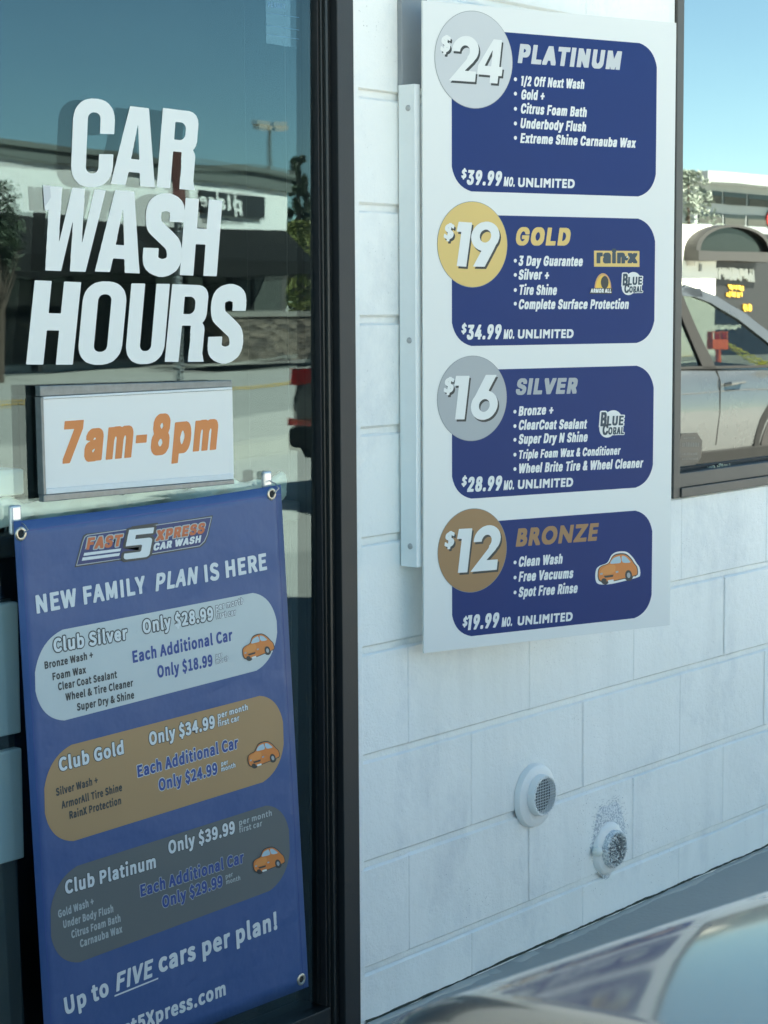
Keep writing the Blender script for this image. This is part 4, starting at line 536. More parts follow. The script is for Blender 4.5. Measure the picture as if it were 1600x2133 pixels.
def area(L): return sum(L[i-1][0]*L[i][1]-L[i][0]*L[i-1][1] for i in range(len(L)))/2
def glyph(style, ch, d=0.0):
    k = (style, ch, d)
    if k not in _GC:
        adv, s = GLYPHS[style][ch]
        loops = [[(w[i]/400, w[i+1]/400) for i in range(0, len(w), 2)] for w in s]
        if d:
            big = max(loops, key=lambda L: abs(area(L)))
            sg = 1 if area(big) > 0 else -1
            grown = [(L, grow(L, d*sg)) for L in loops]
            loops = [g for L, g in grown if area(g)*area(L) > 0 and (abs(area(L)) == abs(area(big)) or area(L)*area(big) > 0 or abs(area(g)) > .30*abs(area(L)))]
        _GC[k] = (adv, *fill(loops))
    return _GC[k]
SPACE = {'cond': .22, 'book': .34, 'head': .32, 'geo': .33, 'hour': .3, 'vinyl': .3, 'digit': .3}
def text(name, plane, body, style, p0, p1, h, mat_, parent, slant=0.0, lift=.0006, d=0.0, kern=None, shift=(0, 0), grow_to=None):
    """set a line of lettering in a plane: p0, p1 are photo pixels of the baseline ends, h the cap height in pixels"""
    a = plane.uv(*p0)+Vector(shift); b = plane.uv(*p1)+Vector(shift)
    top = plane.uv(p0[0], p0[1]-h)+Vector(shift)
    mid = plane.uv((p0[0]+p1[0])/2, (p0[1]+p1[1])/2); mtop = plane.uv((p0[0]+p1[0])/2, (p0[1]+p1[1])/2-h)
    H = ((top-a).length+(mtop-mid).length)/2
    W = 0.0
    for c in body: W += SPACE[style] if c == ' ' else GLYPHS[style][c][0]
    ex = (b-a)/W; e = ex.normalized(); ey = Vector((-e.y, e.x))*H
    ey = ey+e*(H*slant)
    m = MB(); x = 0.0
    for i, c in enumerate(body):
        if c == ' ': x += SPACE[style]; continue
        adv, P, F = glyph(style, c, d)
        m.add([plane.at(*(a+ex*(x+p[0])+ey*p[1]), lift+(i % 2)*.00006) for p in P], F)
        x += adv
    if parent is None: return m
    return m.build(name, mat_, parent)
def shape(name, plane, loops, mat_, parent, lift=.0006):
    """flat printed shape, loops in plane coordinates"""
    P, F = fill(loops)
    m = MB(); m.add([plane.at(p[0], p[1], lift) for p in P], F)
    return m.build(name, mat_, parent) if parent is not None else m
def px_loop(plane, pts): return [tuple(plane.uv(*p)) for p in pts]
def round_quad(tl, tr, br, bl, r, n=8):
    """rounded quadrilateral; r = corner radius in plane units"""
    C = [Vector(tl), Vector(bl), Vector(br), Vector(tr)]; out = []
    for i in range(4):
        p, c, q = C[i-1], C[i], C[(i+1) % 4]
        u, v = (p-c).normalized(), (q-c).normalized()
        s, t = c+u*r, c+v*r
        for k in range(n+1):
            w = k/n; out.append(tuple((1-w)**2*s+2*w*(1-w)*(c+(u+v)*(r*.18))+w*w*t))
    return out
def ellipse(cx, cy, rx, ry, n=56, rot=0.0):
    return [(cx+rx*math.cos(a)*math.cos(rot)-ry*math.sin(a)*math.sin(rot), cy+rx*math.cos(a)*math.sin(rot)+ry*math.sin(a)*math.cos(rot)) for a in [2*math.pi*i/n for i in range(n)]]

# ================================================================== GROUND
GROUND_TILT = R(15.0)                       # the street is not quite parallel to the car wash
SD = Vector((math.cos(GROUND_TILT), -math.sin(GROUND_TILT), 0))      # along the street
SN = Vector((math.sin(GROUND_TILT), math.cos(GROUND_TILT), 0))       # towards the car wash
def sheet(name, pts, mat_, z):
    m = MB(); m.add([(p[0], p[1], z) for p in pts], [tuple(range(len(pts)))])
    o = m.build(name, mat_); tag(o, kind='structure'); return o
M['asphalt'] = mat('grey_asphalt', (.33, .33, .305), rough=.85, var=.22, vscale=.9, bump=.8, bscale=90)
M['road'] = mat('pale_road', (.30, .30, .275), rough=.85, var=.10, vscale=.35, bump=.5, bscale=60)
M['concrete'] = mat('pale_concrete', (.42, .41, .37), rough=.85, var=.15, vscale=1.2, bump=.5, bscale=80)
M['lot'] = mat('lot_concrete', (.44, .435, .40), rough=.85, var=.18, vscale=.5, bump=.6, bscale=70)
M['yellow'] = mat('yellow_road_paint', (.55, .36, .05), rough=.7)
sheet('ground', [(-350, -350), (350, -350), (350, 350), (-350, 350)], M['lot'], -.012)
sheet('drive_lane', [(-30, -4.6), (30, -4.6), (30, -.0), (-30, -.0)], M['asphalt'], -.004)
def street_pt(px, py):                      # ground point seen mirrored in the door glass
    return refl(px, py, (0, 0, 1), (0, 0, 0), PANE_L)
A_far = street_pt(560, 747); A_mid = street_pt(560, 797); A_near = street_pt(560, 890)
def strip(p, w0, w1):                        # strip along the street through p, from w0 to w1 towards the car wash
    a, b = p+SN*w0, p+SN*w1
    return [(a-SD*150)[:2], (a+SD*150)[:2], (b+SD*150)[:2], (b-SD*150)[:2]]
W_road = (A_near-A_far).dot(SN)
sheet('road', strip(A_far, 0, W_road), M['road'], .0)
sheet('centre_line', strip(A_mid, 0, .12), M['yellow'], .005)
sheet('centre_line', strip(A_mid, .30, .42), M['yellow'], .005)
k = MB()
a = A_far+SN*0.0; b = A_far-SN*5.0
k.add([(a-SD*150)+Vector((0, 0, -.01)), (a+SD*150)+Vector((0, 0, -.01)), (a+SD*150)+Vector((0, 0, .15)), (a-SD*150)+Vector((0, 0, .15)),
       (b+SD*150)+Vector((0, 0, .15)), (b-SD*150)+Vector((0, 0, .15))], [(0, 3, 2, 1), (3, 5, 4, 2)])
tag(k.build('pavement', M['concrete']), kind='structure')
k = MB(); a = A_near; b = A_near+SN*1.6
k.add([(a-SD*150)+Vector((0, 0, -.01)), (a+SD*150)+Vector((0, 0, -.01)), (a+SD*150)+Vector((0, 0, .13)), (a-SD*150)+Vector((0, 0, .13)),
       (b+SD*150)+Vector((0, 0, .13)), (b-SD*150)+Vector((0, 0, .13)), (b+SD*150)+Vector((0, 0, -.01)), (b-SD*150)+Vector((0, 0, -.01))],
      [(0, 1, 2, 3), (3, 2, 4, 5), (5, 4, 6, 7)])
tag(k.build('pavement', M['concrete']), kind='structure')
M['grime'] = mat('black_green_grime', (.035, .045, .032), rough=.9)
def base_strip(name, mt, step, d0, d1, z0, z1, zb, rough):
    m = MB(); rn = random.Random(name); n = int(5.0/step); w, h = d1, z1; V = []
    for i in range(n+1):
        w += ((d0+d1)/2-w)*.25+rn.uniform(-1, 1)*(d1-d0)*rough; h += ((z0+z1)/2-h)*.25+rn.uniform(-1, 1)*(z1-z0)*rough
        x = 2.7945+i*step; hh = max(.0005, h); ww = max(.0008, w)
        V += [(x, -ww, zb), (x, -ww*.85, zb+hh*.8), (x, -ww*.2, zb+hh), (x, .004, zb+hh)]
    m.add(V, [(i*4+k, (i+1)*4+k, (i+1)*4+k+1, i*4+k+1) for i in range(n) for k in range(3)])
    tag(m.build(name, mt, None, smooth=True), kind='structure')
base_strip('cement_lip', M['concrete'], .02, .016, .024, .001, .005, -.005, .5)
base_strip('grime_line', M['grime'], .012, .001, .004, .0015, .0055, .0, .28)

# ================================================================== CAR WASH BUILDING
bld = empty('car_wash_building', (0, 0.2, 0), 'white painted concrete block building with a dark glass storefront and a mirrored window', 'building')
def course(k): return 1.927-.2032*k
X_JOINT = 3.735
def blocks(regions):
    """front faces of the blocks with eased edges and raked joints"""
    m = MB()
    for (x0, x1, z0, z1) in regions:
        m.box(x0, x1, .0065, .19, z0, z1)
        for kk in range(-17, 11):
            a, b = course(kk+1), course(kk)
            za, zb = max(a, z0), min(b, z1)
            if zb-za < .02: continue
            off = 0.0 if kk % 2 == 0 else .2015
            n0 = math.floor((x0-X_JOINT-off)/.4026)-1
            for n in range(n0, n0+40):
                xa, xb = X_JOINT+off+n*.4026, X_JOINT+off+(n+1)*.4026
                xa, xb = max(xa, x0), min(xb, x1)
                if xb-xa < .015: continue
                g = .0058; gx = .00005
                l, r = xa+gx*(xa > x0+1e-6), xb-gx*(xb < x1-1e-6)
                bo = za+(g if za > z0+1e-6 else 0); t = zb-(g if zb < z1-1e-6 else 0)
                j = random.uniform(-.0007, .0007)
                nx, nz = max(2, int((r-l)/.05)), 4
                def fn(u, v, l=l, r=r, bo=bo, t=t, j=j):
                    X = l+(r-l)*u; Z = bo+(t-bo)*v
                    ez = min((Z-bo)/.004, (t-Z)/.004, 1.0); ex = min((X-l)/.004, (r-X)/.004, 1.0)
                    return (X, j+max(.0052*(1-max(ez, 0))**2, .0018*(1-max(ex, 0))**2), Z)
                us = [0, .004/(r-l), .5, 1-.004/(r-l), 1]; vs = [0, .004/(t-bo), .5, 1-.004/(t-bo), 1]
                V = []
                for v in vs:
                    for u in us:
                        X, Y, Z = fn(u, v)
                        w = .0011 if (u in (0, 1) or v in (0, 1)) else 0
                        V.append((X+random.uniform(-w, w)*.12, Y, Z+random.uniform(-w, w)))
                m.add(V, [(q*5+p, q*5+p+1, (q+1)*5+p+1, (q+1)*5+p) for q in range(4) for p in range(4)])
    return m
WIN_X0, WIN_X1, WIN_Z0, WIN_Z1 = 3.889, 5.75, course(5)-.006, course(-2)
DOOR_X0, DOOR_X1 = 1.0, 2.779
zA, zB, zT = WIN_Z0, WIN_Z1, 5.35
o = blocks([(DOOR_X1, 8.0, -.05, zA), (-4.0, DOOR_X0, -.05, zA),
            (DOOR_X1, WIN_X0, zA, zB), (WIN_X1, 8.0, zA, zB), (-4.0, DOOR_X0, zA, zB), (-4.0, 8.0, zB, zT)]).build('block_wall', M['block'], bld)
m = MB()                                      # smooth painted mortar strip beside the door jamb
m.box(2.7795, 2.7935, -.002, .006, .004, zB)
m.build('jamb_caulk', M['block'], bld, bevel=.002)
m = MB(); m.box(-4.2, 8.2, -.12, 7.2, zT, zT+.18); m.build('roof', M['frame_brown'], bld)
m = MB()
m.box(-4, 8, 6.8, 7.0, -.05, zT); m.box(-4.0, -3.8, .2, 6.8, -.05, zT); m.box(7.8, 8, .2, 6.8, -.05, zT)
m.build('outer_wall', M['block'], bld)
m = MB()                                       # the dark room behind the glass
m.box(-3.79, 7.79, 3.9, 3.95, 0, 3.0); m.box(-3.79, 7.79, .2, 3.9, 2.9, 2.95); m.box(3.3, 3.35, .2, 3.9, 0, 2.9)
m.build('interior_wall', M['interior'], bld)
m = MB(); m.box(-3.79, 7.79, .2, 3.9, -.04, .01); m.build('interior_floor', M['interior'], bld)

# storefront: jamb, stile, rails, double glazing
sf = MB(); sf.box(2.7340, 2.7785, -.004, .10, .0, zB)
store = sf.build('storefront_frame', M['frame_face'], bld, bevel=.0015)
m = MB()
m.box(2.7215, 2.7338, .012, .10, .0, zB-.05)
m.box(2.7155, 2.7213, .007, .10, .0, zB-.05)
m.box(2.7105, 2.7153, .014, .10, .0, zB-.05)
m.box(1.0, 2.7338, .012, .10, zB-.05, zB)
m.box(1.0, 2.7104, .012, .085, .004, .052)
m.box(1.0, 1.06, .012, .10, .052, zB-.05)
m.box(2.7105, 2.7785, .1003, .199, .0, zB-.002)
m.build('stile', M['frame'], store, bevel=.0012)
m = MB(); m.box(2.7062, 2.7104, .019, .060, .052, zB-.05); m.build('glazing_bead', M['gasket'], store, bevel=.001)
def pane(y, x0, x1, z0, z1, tilt, name, mt, par, th=.0):
    t = math.tan(tilt)
    m = MB(); m.quad((x0, y-(z0-1)*-t*-1, z0), (x1, y-(z0-1)*-t*-1, z0), (x1, y-(z1-1)*t, z1), (x0, y-(z1-1)*t, z1))
    m.v[0].y = m.v[1].y = y-(z0-1)*t
    return m.build(name, mt, par)
pane(GL_Y, 1.06, 2.7080, .054, zB-.052, GL_T, 'outer_pane', M['pane'], store)
pane(GL_Y+.0165, 1.06, 2.6990, .054, zB-.052, GL_T, 'inner_pane', M['pane_in'], store)
m = MB(); m.box(2.6990, 2.7060, GL_Y+.004, GL_Y+.018, .056, zB-.06); m.build('spacer_bar', M['frame'], store)

# the mirrored window on the right
wf = MB()
wf.box(WIN_X0+.001, WIN_X0+.030, -.006, .11, WIN_Z0+.001, WIN_Z1)
wf.box(WIN_X1-.030, WIN_X1-.001, -.006, .11, WIN_Z0+.001, WIN_Z1)
wf.box(WIN_X0+.0305, WIN_X1-.0305, -.006, .11, WIN_Z1-.030, WIN_Z1)
win = wf.build('window_frame', M['frame_brown'], bld, bevel=.0015)
m = MB()
m.box(WIN_X0+.0305, WIN_X1-.0305, -.010, .11, WIN_Z0+.001, WIN_Z0+.023)
m.box(WIN_X0+.0305, WIN_X1-.0305, -.004, .11, WIN_Z0+.0235, WIN_Z0+.056)
m.build('window_sill', M['frame_brown'], win, bevel=.0015)
m = MB(); m.box(WIN_X0+.0302, WIN_X1-.0302, .026, .044, WIN_Z0+.0565, WIN_Z0+.064); m.box(WIN_X0+.0302, WIN_X0+.0345, .026, .044, WIN_Z0+.064, WIN_Z1-.03)
m.build('window_gasket', M['gasket'], win)
pane(.035, WIN_X0+.0345, WIN_X1-.03, WIN_Z0+.062, WIN_Z1-.03, 0.0, 'window_pane', M['pane_r'], win)

# ================================================================== PRICE SIGN
S_O = Vector((2.918, -.048, .693)); S_U = Vector((.943991, -.32996, .0)); S_V = Vector((-.00116, -.00332, .99999))
S_V = (S_V-S_U*S_V.dot(S_U.normalized())).normalized()
SP = Plane(S_O, S_U, S_V)
S_W, S_H = .5952, 1.2017
sign = empty('price_sign', S_O, 'tall white price board with four navy panels, standing off the block wall', 'sign')
c4 = lambda x0, x1, y0, y1: [(x0, y0), (x1, y0), (x1, y1), (x0, y1)]
m = MB(); m.prism([SP.at(*p) for p in c4(0, S_W, 0, S_H)], -SP.n*.004)
m.build('sign_board', M['white_panel'], sign)
# aluminium channel that carries the board, screwed to the wall
m = MB(); z0, z1 = .856, 1.7455
m.box(2.9060, 2.9085, -.041, -.0035, z0, z1); m.box(2.9086, 2.930, -.0065, -.0035, z0, z1); m.box(2.9086, 2.922, -.041, -.0385, z0, z1)
ch = m.build('sign_channel', M['chalk'], sign, bevel=.0006)
for zz in (1.703, 1.279, .895):
    q = MB(); q.lathe((2.9060, -.026, zz), (-1, 0, 0), [(0, .0058), (.0012, .0054), (.0022, .0035), (.0024, .0)], 14)
    q.add([Vector((2.9033, -.026+a, zz+b)) for a, b in ((-.003, -.0006), (.003, -.0006), (.003, .0006), (-.003, .0006))], [(0, 1, 2, 3)])
    q.build('screw', M['steel'], ch, smooth=True)
m = MB(); m.box(2.9075, 2.99, -.0055, -.0008, 1.7456, 2.02); m.box(2.9075, 2.9125, -.011, -.0057, 1.7456, 2.02)  # added grey plate, its colour stands in for the board's shadow on the wall
M['shade_grey'] = mat('painted_shade_grey', (.26, .28, .29), rough=.6, var=.15, vscale=12)
m.build('painted_shade_plate', M['shade_grey'], sign)
for zz in (.93, 1.30, 1.66):                   # stand-off arms behind the board
    m = MB(); m.obox((3.36, -.094, zz), (.012, 0, 0), (0, .0935, 0), (0, 0, .012)); m.build('stand_off', M['steel'], sign)
TIERS = [('platinum', .861, 1.157), ('gold', .574, .818), ('silver', .286, .529), ('bronze', .0225, .2400)]
PANEL = {}
for nm, v0, v1 in TIERS:
    PANEL[nm] = shape('price_panel', SP, [round_quad((.0635, v1), (.547, v1), (.547, v0), (.0635, v0), .044)], M['navy'], sign, .0006)
CIRC = {'platinum': (.113, 1.102, .0865, .088), 'gold': (.110, .763, .0785, .079), 'silver': (.1095, .4755, .0785, .0795), 'bronze': (.110, .187, .0785, .0795)}
DISC = {}
for nm, (cx, cy, rx, ry) in CIRC.items():
    rg = shape('disc_edge', SP, [ellipse(cx, cy, rx+.0009, ry+.0009)], M['ring'], PANEL[nm], .0012)
    DISC[nm] = shape('price_disc', SP, [ellipse(cx, cy, rx, ry)], M[nm], PANEL[nm], .0018)
def big(nm, parts):
    for body, style, p0, p1, h, sl in parts:
        a = text('price_shadow', SP, body, style, p0, p1, h, M['black_ink'], PANEL[nm], sl, .0024, shift=(.0035, -.0042))
        a = text('price_figure', SP, body, style, p0, p1, h, M['white_ink'], PANEL[nm], sl, .0030)
big('platinum', [('$', 'geo', (914, 107), (937.5, 108.5), 35, .16), ('2', 'digit', (936.2, 167.2), (994.1, 171.2), 94, .12), ('4', 'digit', (994.9, 171), (1042.8, 174.5), 92, .12)])
big('gold', [('$', 'geo', (921, 497), (944.5, 498), 33, .16), ('1', 'digit', (942.5, 554), (977.3, 556), 93, .12), ('9', 'digit', (974.5, 555), (1035.9, 556), 93, .12)])
big('silver', [('$', 'geo', (921, 818), (944.5, 817.5), 32.5, .16), ('1', 'digit', (939, 874), (973.8, 873.3), 91, .12), ('6', 'digit', (977.6, 873.6), (1035.7, 872.6), 92.5, .12)])
big('bronze', [('$', 'geo', (923, 1140), (946, 1137.5), 32, .16), ('1', 'digit', (945, 1194), (979.5, 1191.6), 91.5, .12), ('2', 'digit', (981, 1191.2), (1039.5, 1186.3), 93.5, .12)])
TXT = {
 'platinum': ([('PLATINUM', 'head', (1075, 131), (1293, 146), 40.5)], (1073.5, [165, 195, 226.5, 257, 287]),
   [('1/2 Off Next Wash', (1084, 178.5), (1216.5, 185.5), 20.5), ('Gold +', (1084, 207), (1134, 209), 21), ('Citrus Foam Bath', (1083, 236), (1221.5, 244), 21), ('Underbody Flush', (1082, 266.5), (1220, 274.5), 21), ('Extreme Shine Carnauba Wax', (1082, 297.5), (1323, 308), 20.5)],
   [('$', 'cond', (959.5, 371), (971, 371.5), 19), ('39.99', 'cond', (970, 384.5), (1044.5, 387.5), 31), ('MO.', 'cond', (1047.5, 387.8), (1072, 389), 20), ('UNLIMITED', 'geo', (1077.5, 389.3), (1197.5, 392.3), 19.5)]),
 'gold': ([('GOLD', 'head', (1070.5, 511), (1187, 511.8), 38)], (1073.3, [543, 572.5, 604, 632.5]),
   [('3 Day Guarantee', (1078.5, 553.5), (1213, 554.5), 21), ('Silver +', (1078.5, 582.5), (1143.5, 582.3), 21), ('Tire Shine', (1079, 614), (1159, 614.5), 21), ('Complete Surface Protection', (1078.5, 644), (1309, 643.5), 20.5)],
   [('$', 'cond', (959.5, 694), (971, 693.8), 19), ('34.99', 'cond', (970, 707.5), (1043.5, 706.3), 31), ('MO.', 'cond', (1047.5, 706.2), (1071, 705.6), 20), ('UNLIMITED', 'geo', (1077, 705.2), (1195, 704.2), 19)]),
 'silver': ([('SILVER', 'head', (1071.5, 822.6), (1201, 820), 34)], (1072.5, [857.5, 887.5, 916, 947, 977]),
   [('Bronze +', (1078.5, 866.5), (1152.5, 862.5), 20), ('ClearCoat Sealant', (1078.5, 895.5), (1221, 893), 20.5), ('Super Dry N Shine', (1078.5, 925), (1223, 920), 20.5), ('Triple Foam Wax & Conditioner', (1078.5, 956), (1291, 947), 18), ('Wheel Brite Tire & Wheel Cleaner', (1078.5, 986), (1338, 974), 20)],
   [('$', 'cond', (960, 1012), (971.5, 1011.5), 19), ('28.99', 'cond', (970.5, 1025), (1044.5, 1021.6), 31), ('MO.', 'cond', (1047.5, 1021.2), (1070.5, 1019.6), 20), ('UNLIMITED', 'geo', (1077, 1018.8), (1194, 1013.6), 19)]),
 'bronze': ([('BRONZE', 'geo', (1071, 1139.5), (1243.5, 1126.3), 38)], (1072.8, [1171.5, 1203, 1234]),
   [('Clean Wash', (1078.5, 1181), (1171, 1174), 21), ('Free Vacuums', (1078.5, 1212), (1193, 1204), 21), ('Spot Free Rinse', (1078.5, 1244), (1202, 1235), 21)],
   [('$', 'cond', (962, 1305), (973, 1304.3), 19), ('19.99', 'cond', (972, 1313), (1038.5, 1306.5), 31), ('MO.', 'cond', (1043.5, 1306.2), (1066.5, 1303.7), 19.5), ('UNLIMITED', 'geo', (1076.5, 1303.2), (1193, 1293.3), 19)])}
for nm, (title, (bx, bys), items, price) in TXT.items():
    for body, st, p0, p1, h in title: text('tier_title', SP, body, st, p0, p1, h, M[nm], PANEL[nm], .17, .0012)
    for by, (body, p0, p1, h) in zip(bys, items):
        mm = text('x', SP, body, 'cond', p0, p1, h, None, None, .15, .0012)
        u = SP.uv(bx, by); P, F = fill([ellipse(u.x, u.y, .0036, .0036, 16)]); mm.add([SP.at(p[0], p[1], .0012) for p in P], F)
        mm.build('wash_feature', M['white_ink'], PANEL[nm])
    mm = MB()
    for body, st, p0, p1, h in price:
        q = text('x', SP, body, st, p0, p1, h, None, None, .13 if st == 'cond' else .06, .0012); mm.add(q.v, q.f)
    mm.build('monthly_price', M['white_ink'], PANEL[nm])
# product emblems on the gold and silver panels
g = shape('emblem_plate', SP, [px_loop(SP, [(1237.3, 555.3), (1331.9, 555.8), (1331.9, 522.7), (1237.3, 522.0)])], M['gold'], PANEL['gold'], .0012)
M['teal_ink'] = mat('dark_teal_print', (.012, .045, .075), rough=.4)
q = text('x', SP, 'rain', 'head', (1241, 548), (1303, 548.3), 27.5, None, None, 0, .0018, d=.02); q2 = text('x', SP, 'x', 'head', (1306, 548.4), (1328, 548.7), 27.5, None, None, 0, .0018)
q.add(q2.v, q2.f); u = SP.uv(1304.5, 538); P, F = fill([ellipse(u.x, u.y, .0046, .0046, 18)]); q.add([SP.at(p[0], p[1], .0021) for p in P], F); q.build('emblem_lettering', M['teal_ink'], PANEL['gold'])
u = SP.uv(1306, 535.5); shape('emblem_droplet', SP, [ellipse(u.x, u.y, .0018, .0018, 12)], M['white_ink'], PANEL['gold'], .0026)
a = SP.uv(1255.8, 601); top = SP.uv(1255.8, 569)
M['amber'] = mat('amber_print', (.80, .50, .07), rough=.4); M['tan_ink'] = mat('tan_print', (.60, .33, .13), rough=.4)
dome = lambda k: [(a.x+.0205*k*math.cos(t), a.y+(top.y-a.y)*k*math.sin(t)) for t in [math.pi*i/24 for i in range(25)]]
shape('emblem_dome', SP, [dome(1.0)], M['tan_ink'], PANEL['gold'], .0012); shape('emblem_dome', SP, [dome(.86)], M['amber'], PANEL['gold'], .0018)
shape('emblem_shield', SP, [ellipse(a.x+.004, a.y+.012, .0095, .0125, 24)], M['black_ink'], PANEL['gold'], .0024)
shape('emblem_bar', SP, [px_loop(SP, [(1227, 612), (1274, 612), (1275.5, 600), (1231, 600)])], M['black_ink'], PANEL['gold'], .0030)
text('emblem_lettering', SP, 'ARMOR ALL', 'head', (1229.5, 609.6), (1273, 609.9), 8.6, M['white_ink'], PANEL['gold'], .1, .0036)
def coral(nm, cx, cy, k, sl):
    u = SP.uv(cx, cy); s = k*.001*1.02
    shape('emblem_blob', SP, [ellipse(u.x+.004*k/22, u.y+.0045*k/22, s*.93, s*.86, 40, .35)], M['white_ink'], PANEL[nm], .0012)
    shape('emblem_blob', SP, [ellipse(u.x-.006*k/22, u.y-.005*k/22, s*.80, s*.72, 40, .3)], M['white_ink'], PANEL[nm], .0013)
    K = k/22.0
    for body, x0, y0, x1, y1, h in (('B', -20, 3, -8, 2.6, 25), ('LUE', -8.5, 1.8, 22, 1, 17), ('C', -16, 18.5, -5, 18, 19), ('ORAL', -5.5, 17.6, 23, 16.8, 13)):
        text('emblem_outline', SP, body, 'cond', (cx+x0*K, cy+y0*K), (cx+x1*K, cy+y1*K), h*K, M['white_ink'], PANEL[nm], .08, .0018, d=.10)
        text('emblem_lettering', SP, body, 'cond', (cx+x0*K, cy+y0*K), (cx+x1*K, cy+y1*K), h*K, M['teal_ink'], PANEL[nm], .08, .0024)
coral('gold', 1315, 592, 22, 0); coral('silver', 1272, 884.5, 26, 0)
# plain orange car pictogram (three-quarter view, no figure drawing)
M['tyre_ink'] = mat('charcoal_print', (.03, .035, .034), rough=.45); M['sky_ink'] = mat('pale_blue_print', (.42, .55, .60), rough=.45)
def car_icon(pl, cx, cy, w, par, lift, body_mat, rim=True, tilt=0.0):
    """w: width in pixels"""
    ct, st_ = math.cos(tilt), math.sin(tilt)
    def L(pts): return [tuple(pl.uv(cx+(x*ct-y*st_)*w, cy+(x*st_+y*ct)*w)) for x, y in pts]
    def sm(pts, n=5):
        N = len(pts); o = []
        for i in range(N):
            p0, p1, p2, p3 = (Vector(pts[(i+j) % N]) for j in (-1, 0, 1, 2))
            for t in [q/n for q in range(n)]:
                o.append(tuple(.5*((2*p1)+(-p0+p2)*t+(2*p0-5*p1+4*p2-p3)*t*t+(-p0+3*p1-3*p2+p3)*t**3)))
        return o
    body = [(-.46, .16), (-.44, -.02), (-.36, -.10), (-.20, -.155), (-.10, -.30), (.02, -.355), (.20, -.345), (.32, -.24), (.40, -.11), (.455, -.02), (.46, .12), (.40, .17), (.10, .23), (-.18, .27), (-.40, .255)]
    if rim: shape('pictogram_rim', pl, [L(sm([(x*1.13, y*1.18+.012) for x, y in body]))], M['white_ink'], par, lift)
    for x, y, rx, ry in ((-.30, .21, .105, .125), (.25, .15, .105, .135), (.40, .08, .055, .11)):
        shape('pictogram_tyre', pl, [L([(x+rx*math.cos(a), y+ry*math.sin(a)) for a in [2*math.pi*i/20 for i in range(20)]])], M['tyre_ink'], par, lift+.0006)
    shape('pictogram_body', pl, [L(sm([(x*1.015, y*1.03) for x, y in body]))], M['tyre_ink'], par, lift+.0010)
    shape('pictogram_body', pl, [L(sm([(x*.97, y*.95) for x, y in body]))], body_mat, par, lift+.0014)
    for x, y, rx, ry in ((.245, .15, .08, .12), (-.33, .235, .06, .05)):
        shape('pictogram_tyre', pl, [L([(x+rx*math.cos(a), y+ry*math.sin(a)) for a in [2*math.pi*i/20 for i in range(20)]])], M['tyre_ink'], par, lift+.0020)
    shape('pictogram_hub', pl, [L([(.245+.04*math.cos(a), .15+.065*math.sin(a)) for a in [2*math.pi*i/16 for i in range(16)]])], M['silver'], par, lift+.0026)
    shape('pictogram_window', pl, [L(sm([(-.165, -.15), (-.08, -.265), (.03, -.30), (.07, -.30), (.085, -.16), (-.04, -.14)], 3))], M['sky_ink'], par, lift+.0020)
    shape('pictogram_window', pl, [L(sm([(.115, -.30), (.20, -.285), (.275, -.20), (.30, -.145), (.13, -.155)], 3))], M['sky_ink'], par, lift+.0020)
    shape('pictogram_bonnet', pl, [L(sm([(-.40, .05), (-.33, -.055), (-.20, -.11), (-.06, -.10), (-.05, -.01), (-.10, .07), (-.25, .10)], 4))], M['orange_lite'], par, lift+.0020)
    shape('pictogram_grille', pl, [L([(-.33, .13), (-.10, .115), (-.12, .165), (-.30, .175)])], M['tyre_ink'], par, lift+.0020)
    for x, y in ((-.385, .085), (-.02, .06)):
        shape('pictogram_headlamp', pl, [L([(x-.03, y-.022), (x+.03, y-.03), (x+.034, y+.012), (x-.026, y+.02)])], M['silver'], par, lift+.0026)
    shape('pictogram_plate', pl, [L([(-.24, .235), (-.11, .225), (-.11, .275), (-.24, .285)])], M['white_ink'], par, lift+.0026)
M['orange_lite'] = mat('light_orange_print', (.74, .27, .06), rough=.42)
car_icon(SP, 1286, 1186, 90, PANEL['bronze'], .0012, M['orange'], True, -.06)

# ================================================================== LETTERS ON THE DOOR GLASS
class TiltPlane(Plane): pass
GP = Plane((0, GL_Y-.0008+1.0*math.tan(GL_T), 0), (1, 0, 0), (0, -math.sin(GL_T), math.cos(GL_T)))
GP.n = PANE_L[1].copy()
# outward normal is towards the street: Plane() gives u x v = -y already
M['vinyl_back'] = M['vinyl']
def vinyl_word(body, label, letters, h, slant):
    """letters: baseline start and end of every letter in photo pixels"""
    p = GP.at(*GP.uv(*letters[0][1]))
    root = empty('window_lettering', p, label, 'lettering', 'white words on the door glass')
    for ch, p0, p1, hh in letters:
        o = text('letter', GP, ch, 'vinyl', p0, p1, hh, M['vinyl'], root, slant, .0)
    return root
vinyl_word('CAR', 'white vinyl word CAR on the dark door glass, topmost of three words', [('C', (146.5, 386.5), (235, 387.5), 180), ('A', (233.5, 383.5), (323, 390), 166), ('R', (326.5, 390), (409.5, 396.5), 166)], 0, .115)
vinyl_word('WASH', 'white vinyl word WASH on the door glass with a peeling corner on its W', [('W', (90.3, 563.5), (205, 567), 176), ('A', (200.5, 566), (291, 569.5), 173), ('S', (295, 573), (379, 575.5), 172), ('H', (374.5, 573.3), (457, 575.5), 161)], 0, .115)
vinyl_word('HOURS', 'white vinyl word HOURS on the door glass, above the opening times', [('H', (54.3, 759.5), (158.5, 759.5), 175.5), ('O', (160, 758), (256, 756.5), 170), ('U', (259.5, 757), (345, 754.5), 166), ('R', (343, 754), (428, 753.5), 162), ('S', (430, 756), (506, 754), 163)], 0, .135)
